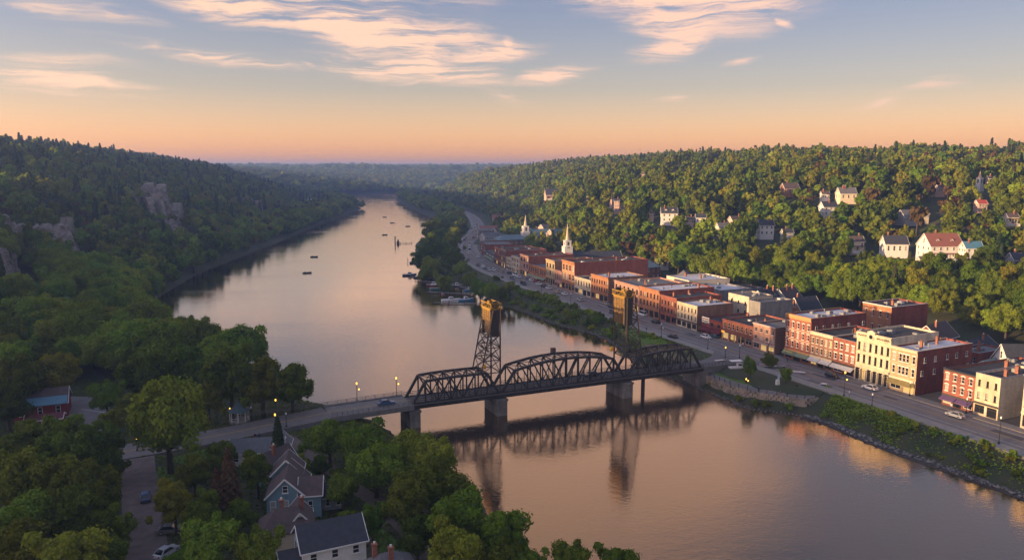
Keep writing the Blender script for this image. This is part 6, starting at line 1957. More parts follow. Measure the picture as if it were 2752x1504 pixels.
# ------------------------------------------------------------------ boats and docks
hull_m = {n: mat('hull_' + n, c, .3, 0, spec=.5) for n, c in dict(white=(.60, .60, .60), navy=(.03, .05, .12), blue=(.05, .20, .38), teal=(.05, .16, .17), maroon=(.18, .04, .04), dark=(.02, .02, .02)).items()}
_bt = {}
def boat(label, x, y, rz, L=8.0, hull='white', cabin=True, canopy=None, group='boats moored at the marina', small=False, z=0.0):
    w = L * .17
    key = (L, hull, cabin, canopy, small)
    if key not in _bt:
        P = [(-.5, .80, .12), (-.5, 1.0, 1), (.1, 1.0, 1), (.1, .8, .1), (.36, .62, 1.0), (.36, .4, .2), (.52, .02, 1.15), (.47, .02, .35)]
        st = [(-.5, .78, .98), (0.0, .80, 1.0), (.28, .62, .78), (.42, .30, .42), (.52, .02, .03)]
        h = L * .11
        v = []
        for (xx, wb, wt) in st:
            zt = h * (1 + .35 * max(0, xx) / .5)
            v += [(xx * L, -w * wb * .8, -.25), (xx * L, -w * wt, zt), (xx * L, w * wt, zt), (xx * L, w * wb * .8, -.25)]
        f = []
        for i in range(len(st) - 1):
            a, b = i * 4, (i + 1) * 4
            f += [(a, b, b + 1, a + 1), (a + 1, b + 1, b + 2, a + 2), (a + 2, b + 2, b + 3, a + 3)]
        f += [(0, 1, 2, 3), (16, 19, 18, 17)]
        hm_ = MB().mesh(v, f).data('hull', hull_m[hull])
        tr_ = MB()
        for s in (-1, 1):
            for i in range(len(st) - 1):
                (x0, _, w0), (x1, _, w1) = st[i], st[i + 1]
                tr_.beam((x0 * L, s * w * w0, h * (1 + .35 * max(0, x0) / .5)), (x1 * L, s * w * w1, h * (1 + .35 * max(0, x1) / .5)), .1, .12)
        rail = tr_.data('gunwale', white_trim if hull != 'dark' else dark_trim)
        cab = cmesh = None
        if cabin:
            c = MB(); c.mesh([(-.12 * L, -w * .68, h), (.22 * L, -w * .55, h), (.22 * L, w * .55, h), (-.12 * L, w * .68, h), (-.10 * L, -w * .58, h + 1.25), (.10 * L, -w * .5, h + 1.25), (.10 * L, w * .5, h + 1.25), (-.10 * L, w * .58, h + 1.25)],
                             [(0, 1, 5, 4), (1, 2, 6, 5), (2, 3, 7, 6), (3, 0, 4, 7), (4, 5, 6, 7)])
            cab = c.data('cabin', white_trim)
            cmesh = MB().mesh([(.215 * L, -w * .5, h + .25), (.215 * L, w * .5, h + .25), (.115 * L, w * .46, h + 1.12), (.115 * L, -w * .46, h + 1.12)], [(0, 1, 2, 3)]).mesh([(-.09 * L, -w * .66, h + .5), (.15 * L, -w * .6, h + .5), (.08 * L, -w * .56, h + 1.05), (-.09 * L, -w * .61, h + 1.05)], [(0, 1, 2, 3)]).data('windscreen', glass)
        can = None
        if canopy:
            c = MB().box(-.46 * L, .10 * L, -w * .85, w * .85, h + 1.9, h + 2.05)
            can = c.data('canopy', hull_m[canopy])
        posts = MB()
        for sx in (-.42, .06):
            for s in (-1, 1):
                posts.beam((sx * L, s * w * .8, h), (sx * L, s * w * .8, h + 1.9), .06)
        _bt[key] = (hm_, rail, cab, cmesh, can, posts.data('canopy_frame', metal_grey))
    hm_, rail, cab, cmesh, can, posts = _bt[key]
    o = thing('boat', label, 'boat', (x, y, z), rz, group)
    link('hull', hm_, o); link('gunwale', rail, o)
    if cab:
        c = link('cabin', cab, o); link('windscreen', cmesh, c)
    if can:
        c = link('canopy', can, o); link('canopy_frame', posts, c)
    if small:
        MB().box(-L * .1, -L * .02, -w * .8, w * .8, L * .06, L * .1).build('thwart', dark_trim, o)
        MB().lathe([(.12, .3), (.2, .9), (.16, 1.3), (.05, 1.4)], 7, -L * .2, 0).build('rower', cl['black'], o)
    return o
for a in [('white cruiser with cabin and flybridge at the near end of the marina', 1212, 808, 12, 9.5, 'white', True, None), ('white and blue runabout beside the big white cruiser', 1252, 806, 20, 8, 'blue', True, None), ('teal boat with long pale canopy in the middle of the marina', 1180, 777, 12, 10, 'teal', False, 'white'),
          ('maroon and white motorboat above the teal one', 1165, 766, 8, 8, 'maroon', True, None), ('boat under a bright blue canopy in the marina', 1153, 749, 10, 10, 'navy', False, 'blue'), ('long white cabin boat left of the blue canopy', 1136, 744, 6, 9, 'white', True, None),
          ('dark cabin launch at the outer end of the marina', 1100, 739, 12, 8.5, 'navy', True, None), ('white and navy cruiser alone under the bank trees', 1120, 706, 10, 10, 'navy', True, None), ('small blue boat at the inner dock', 1262, 779, 30, 7, 'blue', True, None),
          ('white open boat at the inner dock', 1205, 756, 15, 7, 'white', False, None), ('pale boat moored close to the shore trees', 1144, 717, 10, 7, 'white', True, None), ('small brown boat off the teal canopy boat', 1190, 791, 100, 4, 'maroon', False, None),
          ('navy boat between the middle docks', 1228, 768, 10, 7.5, 'navy', True, None), ('white launch with teal canopy at the inner dock', 1236, 755, 20, 7.5, 'white', False, 'teal'), ('grey dinghy beside the dark launch', 1122, 746, 10, 5, 'dark', False, None)]:
    q = G(a[1], a[2], .3); boat(a[0], q.x, q.y, R(a[3]), a[4], a[5], a[6], a[7])
for lb, u, v, rz in [('small dark rowing boat alone in midstream, nearest to the camera', 825, 733, .3), ('small dark boat leaving a wake towards the right bank', 1034, 631, .5), ('tiny boat in midstream above the wake', 1054, 599, .1), ('tiny flat boat near the tree-lined right bank', 1096, 608, .1), ('tiny boat between the left trees and the others', 844, 690, .2), ('tiny dark boat farthest up the river', 1034, 583, 0)]:
    q = G(u, v, .2); boat(lb, q.x, q.y, rz, 5.4, 'dark', False, None, 'small boats out on the river', True)
wood = mat('dock_wood', (0.12, 0.105, 0.09), .9, scale=1.5, col2=(.17, .15, .13))
def dock(label, a, b, w=2.0, z=.55):
    a, b = Vector((*a, z)), Vector((*b, z))
    o = thing('dock', label, 'dock', (a.x, a.y, 0), 0, 'docks of the marina')
    d = b - a; L_ = d.length; d.normalize(); n = Vector((-d.y, d.x, 0))
    nb = max(4, int(L_ / 1.2))
    pl = MB().box(-.55, .55, -w / 2, w / 2, z - .12, z).data('plank', wood)
    rz = math.atan2(d.y, d.x)
    for i in range(nb):
        q = d * (L_ * (i + .5) / nb)
        link('plank', pl, o, (q.x, q.y, 0), rz, (L_ / nb / 1.14, 1, 1))
    ps = MB().lathe([(.14, -2), (.14, 1.3), (.05, 1.4)], 6).data('pile', rust)
    for i in range(max(2, int(L_ / 6)) + 1):
        q = d * (L_ * i / max(2, int(L_ / 6)))
        for s in (-1, 1):
            link('pile', ps, o, (q.x + n.x * s * w * .55, q.y + n.y * s * w * .55, 0))
    return o
for lb, p0, p1, w in [('dock with dark planks reaching out beside the big cruiser', (1290, 815), (1165, 812), 1.6), ('middle dock behind the teal canopy boat', (1275, 790), (1150, 783), 2.4), ('upper dock beside the blue canopy boat', (1250, 770), (1120, 752), 2.4), ('outer dock next to the dark launch', (1180, 745), (1105, 742), 1.8), ('broad inner dock against the shore', (1285, 783), (1215, 762), 3.0)]:
    a, b = G(*p0, .55), G(*p1, .55); dock(lb, (a.x, a.y), (b.x, b.y), w)
q0, q1 = G(1076, 654, .4), G(1106, 653, .4)
fl = dock('floating boom with piles far out on the river', (q0.x, q0.y), (q1.x, q1.y), 1.6, .5)
q = G(1062, 655, 0)
mk = thing('channel_marker', 'dark channel marker post with pointed float upstream of the marina', 'marker', (q.x, q.y, 0))
MB().lathe([(.5, -2), (.45, 6.5), (.2, 7)], 7).build('post', steel, mk)
MB().lathe([(1.2, -.5), (1.3, 1.2), (.7, 2.8), (.1, 4.4)], 8, 2.6, 0).build('float', steel, mk)
MB().beam((0, 0, 1.2), (2.6, 0, 1.2), .2).build('link', steel, mk)
q = G(1096, 705, 0)
mk = thing('channel_marker', 'slim marker pole off the bank trees', 'marker', (q.x, q.y, 0))
MB().lathe([(.2, -2), (.2, 3.0), (.05, 3.2)], 6).build('post', steel, mk)
# boats laid up on the park lawn
for lb, u, v, rz, L_, hl, cb, cn in [('white boat on a trailer below the bridge approach', 1990, 1000, R(10), 6.5, 'white', True, 'white'), ('white hulled cruiser laid up under the park tree', 2078, 998, R(-20), 7.5, 'navy', True, None), ('grey dinghy on the lawn right of the park trees', 2145, 1012, R(-30), 5.0, 'white', False, 'navy')]:
    q = G(u, v, PZ); o_ = boat(lb, q.x, q.y + 1.5, rz, L_, hl, cb, cn, 'boats laid up in the park', z=PZ + .65)
    for sx in (-1, 1):
        MB().box(sx * L_ * .2 - .2, sx * L_ * .2 + .2, -.8, .8, -.6, -.2).build('cradle', wood, o_)
q = G(2089, 1042, PZ)
sgn = thing('monument', 'white stone marker on the park lawn', 'monument', (q.x, q.y, PZ + .1), .3)
MB().box(-.9, .9, -.6, .6, -.2, .25).build('plinth', concrete, sgn)
MB().mesh([(-.6, -.35, .25), (.6, -.35, .25), (.6, .35, .25), (-.6, .35, .25), (-.5, -.25, 2.4), (.5, -.25, 2.4), (.5, .25, 2.4), (-.5, .25, 2.4)], [(0, 1, 5, 4), (1, 2, 6, 5), (2, 3, 7, 6), (3, 0, 4, 7), (4, 5, 6, 7)]).build('stone', white_trim, sgn)
MB().box(.1, .55, -.2, .2, 2.4, 3.6).build('figure', mat('pale_blue_stone', (.35, .42, .46), .7, .1), sgn)
# promenade railing and stone-block retaining wall
rl = thing('promenade_railing', 'dark iron railing along the park promenade', 'railing')
PR = resample([(p[0], p[1], PZ) for p in PROM], 2.4)
for i in range(len(PR) - 1):
    a, b = PR[i], PR[i + 1]
    mm = MB()
    for z in (.35, .7, 1.05):
        mm.beam(a + Vector((0, 0, z)), b + Vector((0, 0, z)), .07)
    mm.beam(a, a + Vector((0, 0, 1.2)), .16)
    mm.build('railing_panel', steel, rl)
rw_ = thing('retaining_wall', 'pale stone block wall holding up the riverside park', 'wall')
stone_m = [mat(f'wall_stone_{i}', c, .95, .22, 1.2, .4, 5) for i, c in enumerate(((.25, .205, .155), (.20, .165, .13), (.29, .235, .175)))]
rr = random.Random(9)
blk = []
for i in range(9):
    m = MB(); v = [(sx * (.58 + rr.uniform(-.02, .01)), sy * .28 + rr.uniform(-.05, .05), sz * .34 + rr.uniform(-.02, .02)) for sz in (-1, 1) for sy in (-1, 1) for sx in (-1, 1)]
    m.mesh(v, [(0, 2, 3, 1), (4, 5, 7, 6), (0, 1, 5, 4), (2, 6, 7, 3), (0, 4, 6, 2), (1, 3, 7, 5)]); blk.append(m.data('stone', stone_m[i % 3]))
PW = resample([(p[0], p[1], 0) for p in PROM], 1.2)
PNn = normals(PW)
nst = 0
for r_i in range(5):
    for i in range(0, len(PW) - 1):
        if nst >= 300:
            break
        p = PW[i].lerp(PW[min(i + 1, len(PW) - 1)], .5 if r_i % 2 else 0.0)
        n = PNn[i]
        d = PW[min(i + 1, len(PW) - 1)] - PW[max(i - 1, 0)]
        q = p - n * -.12 if False else p + n * (.10 + rr.uniform(-.04, .06))
        link('stone', rr.choice(blk), rw_, (q.x, q.y, 3.06 - r_i * .70), math.atan2(d.y, d.x)); nst += 1
# rip-rap along the water's edge
RIP = resample([(78.6, 196.0, 0), (82.5, 190.2, 0), (89.7, 171.6, 0), (98, 156.0, 0), (103, 146, 0), (108, 128, 0)], .75)
rb = structure(strip('stone_revetment', RIP, -1.0, 2.4, 0.16, mat('wet_gravel', (.055, .05, .045), .8, .3, 2), 1.0))
stn = []
for i in range(8):
    bm = bmesh.new(); bmesh.ops.create_icosphere(bm, subdivisions=1, radius=.42)
    for v in bm.verts:
        v.co *= rr.uniform(.75, 1.2); v.co.z *= .72
    me = bpy.data.meshes.new('stone'); bm.to_mesh(me); bm.free()
    me.materials.append(mat(f'riprap_{i % 3}', ((.15, .135, .12), (.11, .10, .09), (.20, .18, .155))[i % 3], .9, .25, 2.0)); stn.append(me)
RN = normals(RIP)
cand = []
for i in range(len(RIP)):
    for k in range(4):
        cand.append((i, rr.uniform(-1.0, 2.2)))
cand.sort(key=lambda c: RIP[c[0]].y)
big = [c for c in cand if 140 < RIP[c[0]].y]
rr.shuffle(big)
for (i, o_) in big[:290]:
    p = RIP[i] + RN[i] * o_
    s_ = rr.uniform(.55, 1.35)
    ob = link('stone', rr.choice(stn), rb, (p.x + rr.uniform(-.3, .3), p.y + rr.uniform(-.3, .3), .12 + .28 * (o_ + 1) / 3), rr.uniform(0, 6.28), (s_, s_ * rr.uniform(.7, 1.1), s_ * rr.uniform(.7, 1)))
RIP2 = resample([(4, 350.3, 0), (19, 317.5, 0), (31.5, 300.5, 0), (38, 284, 0), (42, 258, 0), (44.2, 245, 0), (52, 231, 0), (57, 221, 0), (61.7, 210.5, 0), (65.2, 203, 0), (71.7, 199, 0), (78, 196.2, 0)], .9)
RN2 = normals(RIP2)
m = MB()
for i in range(len(RIP2)):
    for k in range(3):
        p = RIP2[i] + RN2[i] * rr.uniform(-.8, 1.2)
        s_ = rr.uniform(.3, .6)
        me = rr.choice(stn)
        base = [v.co for v in me.vertices]
        m.mesh([(p.x + c.x * s_ * 1.6, p.y + c.y * s_ * 1.6, .12 + c.z * s_ * 1.4) for c in base], [tuple(f.vertices) for f in me.polygons])
o_ = m.build('shore_stones', MATS['riprap_1']); o_['kind'] = 'stuff'; o_['label'] = 'small grey stones along the town shore of the river'
# ------------------------------------------------------------------ rock cliffs on the left bluff
rock = mat('cliff_rock', (0.15, 0.125, 0.105), .95, scale=.25, col2=(.33, .275, .235), bump=.9, bscale=.9, detail=9)
def cliff(label, u, v, wpx, hpx, seed, yaw=0.0, slope=0.0):
    p = on_land(u, v)
    D = p.length; k = D / FPX
    W, Hh = wpx * k, hpx * k
    rs = np.random.RandomState(seed)
    nx_, nz_ = 46, 26
    tops = 1 + np.repeat(rs.normal(size=(nx_ + 5) // 4), 4)[:nx_ + 1] * .16 + rs.normal(size=nx_ + 1) * .03
    cols = np.repeat(rs.uniform(0, 3.4, (nx_ + 4) // 3), 3)[:nx_ + 1] + np.repeat(rs.uniform(0, 2.2, (nx_ + 8) // 7), 7)[:nx_ + 1]
    ledge = np.cumsum(rs.uniform(0, 1, nz_ + 1) ** 3) * Hh * .05
    V, Fc = [], []
    for j in range(nz_ + 1):
        t = j / nz_
        for i in range(nx_ + 1):
            s = i / nx_ - .5
            xx = s * W + rs.uniform(-.25, .25) * W / nx_
            blk_ = ((i // 3 * 7 + j // 4 * 13 + seed) * 2654435761 % 97) / 97.0
            back = ledge[j] + cols[i] * .7 + blk_ * 1.5 + rs.uniform(-.25, .25) + (abs(s) * 2) ** 3 * 7
            zz = Hh * (t * tops[i] - .12) + slope * s * W
            V.append((xx, back, zz))
    for j in range(nz_):
        for i in range(nx_):
            a = j * (nx_ + 1) + i
            Fc.append((a, a + 1, a + nx_ + 2, a + nx_ + 1))
    n0 = len(V)
    for i in range(nx_ + 1):
        t_ = V[nz_ * (nx_ + 1) + i]
        V.append((t_[0], t_[1] + 14, t_[2] - 1.0))
    for i in range(nx_):
        a = nz_ * (nx_ + 1) + i
        Fc.append((a, a + 1, n0 + i + 1, n0 + i))
    me = bpy.data.meshes.new('rock_cliff'); me.from_pydata(V, [], Fc); me.materials.append(rock); me.update()
    tv = Vector((p.x, p.y, 0)).normalized()
    o = link('rock_cliff', me, None, (p.x - tv.x * 5, p.y - tv.y * 5, p.z - 1.0), math.atan2(-p.x, p.y) * 1.0 + yaw)
    tag(o, label, 'cliff', 'rock cliffs on the left bluff')
    q = Vector((p.x, p.y, 0))
    for s in np.linspace(-.5, .5, 5):
        c = q + Vector((math.cos(o.rotation_euler.z), math.sin(o.rotation_euler.z), 0)) * float(s) * W
        CLEAR.append((c.x, c.y, 7)); c2 = c - tv * 10; CLEAR.append((c2.x, c2.y, 6)); [CLEAR.append((c.x - tv.x * r_, c.y - tv.y * r_, 6)) for r_ in (18, 26, 34)]
    return o
cliff('square-topped grey rock face high on the left bluff', 425, 562, 110, 56, 1, .5)
cliff('broken rock spur running down from the square-topped face', 478, 622, 90, 76, 2, .5, -.55)
cliff('broad pale cliff low on the left bluff', 150, 676, 150, 76, 3, .4)
cliff('rock face at the left picture edge', 12, 738, 110, 66, 4, .4)
cliff('small rock face farther along the left bluff', 690, 570, 54, 32, 5, .4)
# ------------------------------------------------------------------ planting by hand
N_HAND = 0
def hand_tree(label, u, v, rpx, key, group=None, gz=None, tall=1.0, name='tree'):
    """tree whose crown is centred on photo pixel (u, v) with radius rpx pixels"""
    global N_HAND
    k = KIND[key]
    zc0 = k['h'] * (.60 if 'con' not in key else .5)
    D = 150.0
    for _ in range(8):
        s = rpx * D / FPX / k['rad']
        p = G(u, v, (4.4 if gz is None else gz) + zc0 * s * tall)
        D = math.hypot(p.y, CZ - p.z) / math.cos(math.atan2(abs(u - 1376), FPX)) * .99
        D = p.y * math.cos(TH) - (p.z - CZ) * math.sin(TH)
    z = ground_z(p.x, p.y) if gz is None else gz
    N_HAND += 1
    return tree_object(key, p.x, p.y, z - .1, s, random.Random(int(u * 3 + v)).uniform(0, 6.28), label, group, name, scz=s * tall)
gl_ = 'trees of the near bank'
hand_tree('very large spreading tree at the lane junction, left of the bridge road', 450, 1125, 112, 'broad_c', gl_, tall=1.25)
for lb, u, v, r, k in [
        ('dark leafy tree at the left edge beside the red barn', 20, 1085, 60, 'broad_a'), ('tree crown in front of the maroon shed', 70, 1195, 70, 'broad_a'), ('round crown left of the lane, second from the barn', 165, 1210, 80, 'broad_b'),
        ('crown directly left of the lane junction', 250, 1208, 76, 'broad_a'), ('low crown overhanging the upper lane', 296, 1250, 46, 'broad_a'), ('deep green crown at the left edge, middle height', 40, 1290, 85, 'broad_b'),
        ('deep green crown left of the lane, middle row', 160, 1310, 92, 'broad_a'), ('crown overhanging the lane beside the blue car', 258, 1322, 74, 'broad_b'), ('lighter crown low at the left edge', 60, 1400, 95, 'broad_d'),
        ('broad crown low on the left, between lane and edge', 200, 1400, 100, 'broad_a'), ('crown bending over the lower lane', 296, 1428, 60, 'broad_b'), ('bottom left corner crown', 50, 1490, 90, 'broad_a'),
        ('bottom crown second from the left corner', 190, 1490, 100, 'broad_d'), ('bottom crown beside the lane end', 284, 1506, 60, 'broad_a'),
        ('dark tree right of the blue car on the lane', 468, 1345, 56, 'broad_b'), ('dark tree left of the blue house', 545, 1375, 54, 'broad_b'), ('dark tree hugging the blue house gable', 640, 1385, 46, 'broad_a'),
        ('dark tree above the brown roofs', 690, 1262, 48, 'broad_b'), ('dark crown under the very large tree', 520, 1268, 50, 'broad_a'), ('dark crown right of the very large tree trunk', 590, 1230, 46, 'broad_a'),
        ('bright green crown at the bottom, left of the white house', 560, 1455, 82, 'broad_d'), ('bright crown touching the white house annex', 690, 1475, 70, 'broad_d'), ('bright bottom crown right of the lane', 505, 1497, 48, 'broad_c'),
        ('young bright tree beside the river path', 920, 1310, 50, 'broad_d'), ('bushy tree right of the annex roof', 860, 1250, 30, 'broad_a'), ('small tree beside the spruce', 800, 1255, 30, 'broad_b'),
        ('bank tree nearest the bridge approach', 885, 1180, 66, 'broad_c'), ('bank tree in front of the first pier', 975, 1190, 70, 'broad_d'), ('bank tree below the first pier', 1010, 1255, 78, 'broad_c'), ('bank tree behind the round river tree', 1110, 1215, 78, 'broad_c'),
        ('bank tree leaning over the reflection of the bridge', 1165, 1230, 66, 'broad_d'), ('large round tree at the water, middle of the near bank', 1165, 1300, 92, 'broad_c'), ('dark tree below the large round river tree', 1090, 1350, 66, 'broad_a'), ('dark tree by the path end', 1000, 1400, 40, 'broad_b'),
        ('bright willow-like tree at the water near the bottom', 1230, 1385, 92, 'broad_d'), ('bright bank tree reaching farthest into the river', 1345, 1425, 84, 'broad_d'), ('bright bottom tree on the shore', 1230, 1475, 88, 'broad_d'), ('bottom shore tree beside the water', 1350, 1500, 76, 'broad_c'),
        ('dark tree between the slate roof and the shore', 1120, 1440, 56, 'broad_a'), ('treetop at the bottom edge in front of the water', 1530, 1505, 62, 'broad_d'), ('second treetop at the bottom edge in front of the water', 1660, 1510, 62, 'broad_d'), ('low treetop at the bottom edge by the shore trees', 1425, 1515, 50, 'broad_d'),
        ('tall crown behind the gazebo', 620, 1010, 74, 'broad_b'), ('crown behind the bank road, above the lamp', 705, 1030, 72, 'broad_a'), ('rounded crown nearest the water beyond the bridge road', 785, 1035, 62, 'broad_a'), ('dark crown left of the gazebo', 560, 1065, 46, 'broad_b'),
        ('crown above the very large tree', 500, 990, 66, 'broad_a'), ('bright crown right above the parking lot', 286, 1060, 48, 'broad_d'), ('dark crown behind the parking lot', 300, 1130, 34, 'broad_a'), ('crown behind the barn roof', 150, 1010, 62, 'broad_a'), ('dark crown above the barn', 60, 1020, 60, 'broad_b'),
        ('crown right of the parking lot trees', 380, 1010, 58, 'broad_b'), ('crown between lot and large tree', 345, 1090, 36, 'broad_a')]:
    hand_tree(lb, u, v, r, k, gl_)
hand_tree('dark spruce beside the lawn below the bridge approach', 748, 1192, 32, 'conifer_a', gl_, name='spruce_tree')
hand_tree('rust brown conifer left of the blue house', 617, 1300, 46, 'conifer_b', gl_, name='conifer_tree')
hand_tree('smaller rust brown conifer behind the first one', 585, 1330, 34, 'conifer_b', gl_, name='conifer_tree')
gp = 'trees of the riverside park'
hand_tree('slim oval park tree beside the white trailer boat', 2016, 981, 20, 'broad_d', gp, PZ, 1.5)
hand_tree('spreading park tree over the laid-up cruiser', 2069, 968, 24, 'broad_a', gp, PZ, .85)
hand_tree('slim oval park tree beside the white marker', 2112, 1004, 17, 'broad_d', gp, PZ, 1.45)
gm = 'trees along the marina shore'
for lb, u, v, r, k in [('tall crown at the tip of the marina grove', 1165, 625, 34, 'broad_a'), ('dark crown below the grove tip', 1150, 655, 36, 'broad_b'), ('crown at the grove edge over the water', 1132, 680, 30, 'broad_a'), ('bright willow over the moored cruiser', 1160, 690, 32, 'broad_d'),
                       ('bright crown in the middle of the grove', 1195, 675, 32, 'broad_c'), ('grove crown beside the far road', 1215, 645, 30, 'broad_b'), ('grove crown next to the street bend', 1222, 690, 28, 'broad_a'), ('willow standing above the marina docks', 1192, 722, 28, 'broad_d'),
                       ('grove tree nearest the street bend', 1240, 715, 24, 'broad_c'), ('rounded tree between street and marina', 1262, 730, 26, 'broad_c'), ('bright rounded tree above the inner dock', 1290, 742, 28, 'broad_d'), ('rounded street-side tree, third from the bend', 1318, 757, 28, 'broad_c'),
                       ('dark small tree at the end of the street-side row', 1345, 764, 18, 'broad_b'), ('light small tree beside the far pavement', 1370, 764, 18, 'broad_d'), ('tree at the far road bend', 1235, 615, 24, 'broad_a'), ('tree beyond the far road bend', 1215, 600, 22, 'broad_a'), ('light bush-like tree on the bank beside the street lamp', 1604, 842, 13, 'broad_d'),
                       ('bank tree at the grove top by the far road', 1190, 640, 28, 'broad_a'), ('crown right behind the moored cruiser', 1140, 705, 22, 'broad_d')]:
    hand_tree(lb, u, v, r, k, gm)
hand_tree('leafy tree growing beside the cream building in the tavern gap', 1882, 882, 9, 'broad_a', 'street trees', 4.5)
for lb, u, v, r, k in [('bare rust brown tree standing above the long grey-roofed house', 2462, 585, 26, 'far_rust'), ('tall bare brown tree on the upper right slope', 2494, 500, 24, 'far_rust'), ('bare brown tree left of the tall one', 2340, 528, 22, 'far_rust'), ('brown bare tree right of the upper one', 2545, 515, 14, 'far_rust')]:
    q = on_land(u, v + r * 1.9)
    k_ = KIND[k]; s_ = r * q.length / FPX / k_['rad']
    tree_object(k, q.x, q.y, q.z, s_, .3, lb, 'bare trees on the town hillside', scz=s_ * 1.3); N_HAND += 1
    CLEAR.append((q.x, q.y, 7)); CLEAR.append((q.x * .975, q.y * .975, 7)); CLEAR.append((q.x * .95, q.y * .95, 6))
# shrubs on the embankment and in gardens
SHRUB = [broad_crown('shrub', 61 + i, 1.5, 1.1, .9, 9, 620, .24, (leaf_bright, leaf_broad, leaf_bright)[i]) for i in range(3)]
rs_ = random.Random(12)
def shrub(x, y, z, s, label, group):
    return tag(link('shrub', rs_.choice(SHRUB), None, (x, y, z), rs_.uniform(0, 6.28), (s, s, s * rs_.uniform(.75, 1.15))), label, 'shrub', group)
BANK = []
def bank_points(n, poly, y0, y1, d0, d1, seed):
    rr_ = np.random.RandomState(seed)
    X = rr_.uniform(-90, 112, n * 30); Y = rr_.uniform(y0, y1, n * 30)
    z, db, d = land(X, Y)
    ok = (db > 1.4) & (d < d1) & (d > d0)
    return X[ok][:n], Y[ok][:n], z[ok][:n]
PARKP = [(48, 246), (46, 236), (62, 206), (72, 199), (80, 195), (92, 203), (96, 212), (80, 236), (62, 232)]
for (n, y0, y1, lb, gname, s0, s1) in [(60, 140, 196, 'leafy shrub on the weedy slope below the near main street', 'shrubs below the near main street', .4, 1.0), (84, 262, 372, 'dense shrub on the river bank behind the bridge towers', 'shrubs behind the bridge towers', .9, 1.9), (40, 372, 560, 'shrub on the bank between the marina and the street', 'shrubs by the marina', 1.0, 2.2)]:
    X, Y, Zb = bank_points(n * 3, None, y0, y1, -60, -18.8, int(y0))
    c = 0
    for x, y, z in zip(X, Y, Zb):
        if inside(np.array([x]), np.array([y]), PARKP)[0] or c >= n:
            continue
        if y < 310 and y > 255 and x > 45 and rs_.random() < .85:
            continue
        shrub(x, y, z - .15, rs_.uniform(s0, s1), lb, gname); c += 1
for lb, u, v, z, s in [('dark garden bush beside the blue house', 812, 1330, 4.4, 1.0), ('round bush by the river path', 905, 1275, 4.4, 1.2), ('bush at the lawn edge near the two people', 672, 1192, 4.4, 1.0), ('bush in front of the blue house', 720, 1400, 4.4, .9), ('second bush in front of the blue house', 790, 1392, 4.4, .8), ('hedge bush right of the brown roof', 930, 1395, 4.4, 1.2), ('hedge bush by the white house corner', 960, 1400, 4.4, 1.3), ('hedge bush near the river path end', 1030, 1390, 4.4, 1.3),
                       ('bush beside the parked white car in the park', 2222, 1050, PZ, 1.1), ('low bush on the park lawn', 1975, 1005, PZ, .7), ('bush at the foot of the retaining wall', 1985, 1075, .6, 1.1), ('second bush at the foot of the retaining wall', 2030, 1088, .6, 1.2), ('third bush at the foot of the retaining wall', 2060, 1092, .6, 1.2), ('bush at the wall foot near the bridge', 1915, 1035, .8, 1.0), ('bush at the wall foot, second from the bridge', 1945, 1045, .8, 1.1), ('bush right of the promenade corner', 2125, 1098, .8, 1.1)]:
    q = G(u, v, z); shrub(q.x, q.y, z - .1, s, lb, 'garden and wall-foot bushes')
# weeds and ground cover on the river banks: nobody could count them
def cover(name, pts, size, mt, seed, lift=.25):
    rr_ = np.random.RandomState(seed)
    n = len(pts)
    N = unit(rr_, n) * .6 + np.array([0, 0, .8]); N /= np.linalg.norm(N, axis=1)[:, None]
    C = np.array(pts) + np.stack([np.zeros(n), np.zeros(n), rr_.uniform(0, lift, n)], 1)
    o = link(name, leaves_mesh(name, C, N, size, np.clip(.5 + lumps(C[:, 0] * 40, C[:, 1] * 40) * .25 + rr_.normal(size=n) * .15, 0, 1), mt, rr_))
    o['kind'] = 'stuff'
    return o
rr_ = np.random.RandomState(2)
n = 120000
X = rr_.uniform(-95, 112, n); Y = np.exp(rr_.uniform(math.log(138), math.log(640), n))
X[:45000] = rr_.uniform(78, 112, 45000); Y[:45000] = rr_.uniform(138, 200, 45000)
X[45000:75000] = rr_.uniform(-10, 62, 30000); Y[45000:75000] = rr_.uniform(255, 380, 30000)
z, db, d = land(X, Y)
pk = inside(X, Y, PARKP); dens = np.clip((lumps(X * 14, Y * 14) + .9) / 1.4, .12, 1)
ok = (db > .9) & (d < -18.3) & (d > -75) & ~pk & (rr_.uniform(0, 1, n) < dens)
o_ = cover('bank_undergrowth', np.stack([X, Y, z], 1)[ok], .30, leaf_bright, 3, .6)
o_['label'] = 'weeds and ground cover on the river bank below the street'
n = 60000
X = rr_.uniform(-128, 8, n); Y = rr_.uniform(90, 215, n)
z, db, d = land(X, Y)
ok = (db > .6)
for pts in CLEAR_GROUND:
    ok &= ~inside(X, Y, pts)
o_ = cover('bank_undergrowth', np.stack([X, Y, z], 1)[ok], .30, leaf_broad, 4, .35)
o_['label'] = 'low dark undergrowth between the trees of the near bank'
n = 26000
pl = []
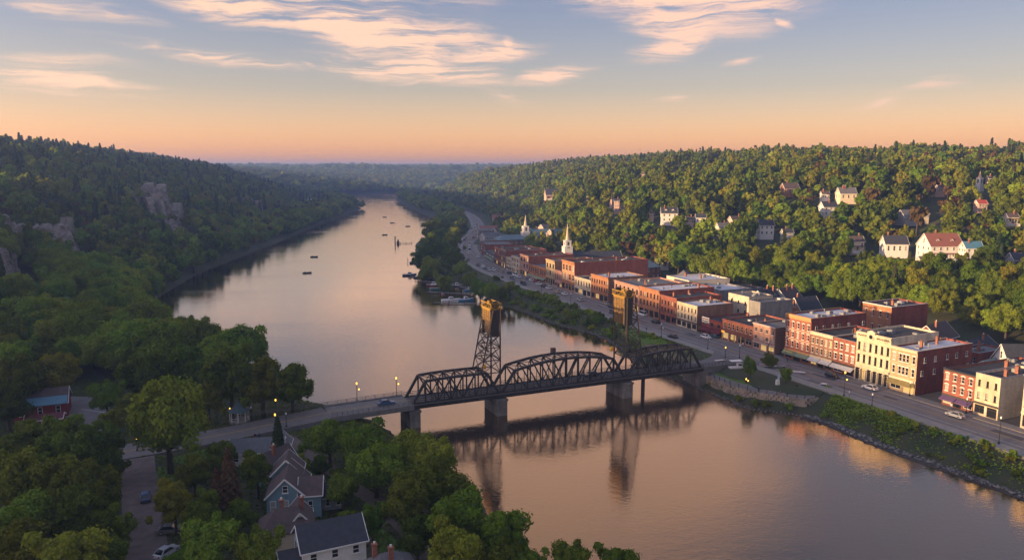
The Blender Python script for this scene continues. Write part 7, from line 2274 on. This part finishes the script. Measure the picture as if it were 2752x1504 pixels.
for poly, zz in ((LAWN, PZ + .1), ([(-66, 162), (-57, 167.5), (-51.5, 166), (-44, 155), (-46, 149), (-56, 152), (-66, 150), (-73, 154)], 4.46), ([(62, 255), (66.5, 256.5), (55, 281), (44, 304), (40.5, 296), (45.5, 268), (47, 262), (54, 262.4)], 4.4)):
    xs_, ys_ = [p[0] for p in poly], [p[1] for p in poly]
    X = rr_.uniform(min(xs_), max(xs_), n // 2); Y = rr_.uniform(min(ys_), max(ys_), n // 2)
    k_ = inside(X, Y, poly)
    pl.append(np.stack([X[k_], Y[k_], np.full(k_.sum(), zz)], 1))
o_ = cover('lawn_grass', np.concatenate(pl), .09, leaf_bright, 5, .05)
o_['label'] = 'short mown grass of the park and bank lawns'
import re as _re
for lb, u, v, wp, kw, tn, hg in HH:
    LANDMARKS.append((' '.join(_re.split(r' (?:with|near|beside|in|on|below|right|left|high|under|behind|standing|at|among|above|half|poking|between) ', lb)[0].split()[:4]), u, v - wp * .4))
LANDMARKS += [('square-topped rock face', 425, 540), ('broken rock spur', 478, 600), ('broad pale cliff', 150, 650), ('edge rock face', 12, 710), ('small rock face', 690, 555), ('red barn', 95, 1080), ('parking lot', 225, 1100), ('gazebo', 645, 1110),
              ('very large lane tree', 452, 1100), ('white lodge', 808, 545), ('near rowing boat', 560, 733), ('river bend', 930, 580), ('square sunlit-orange building', 2350, 800), ('tall four-storey building', 2140, 790), ('cupola tower', 1878, 735), ('white steeple', 1526, 640), ('far church spire', 1412, 600), ('cream paired-window building', 1900, 790)]
plant_woods(N_HAND)
# ------------------------------------------------------------------ haze
hm = bpy.data.materials.new('haze'); hm.use_nodes = True
hm.node_tree.nodes.clear()
pv = hm.node_tree.nodes.new('ShaderNodeVolumePrincipled')
pv.inputs['Color'].default_value = (0.27, 0.44, 0.90, 1)
pv.inputs['Density'].default_value = 0.00021
pv.inputs['Anisotropy'].default_value = 0.25
ho = hm.node_tree.nodes.new('ShaderNodeOutputMaterial')
hm.node_tree.links.new(pv.outputs[0], ho.inputs['Volume'])
zmax = 124.0
hz = MB().box(float(gx[0]) - 50, float(gx[-1]) + 50, float(gy[0]) - 50, float(gy[-1]) + 50, -4.5, zmax).build('haze', hm)
hz['kind'] = 'stuff'; hz['label'] = 'thin blue evening haze filling the valley'
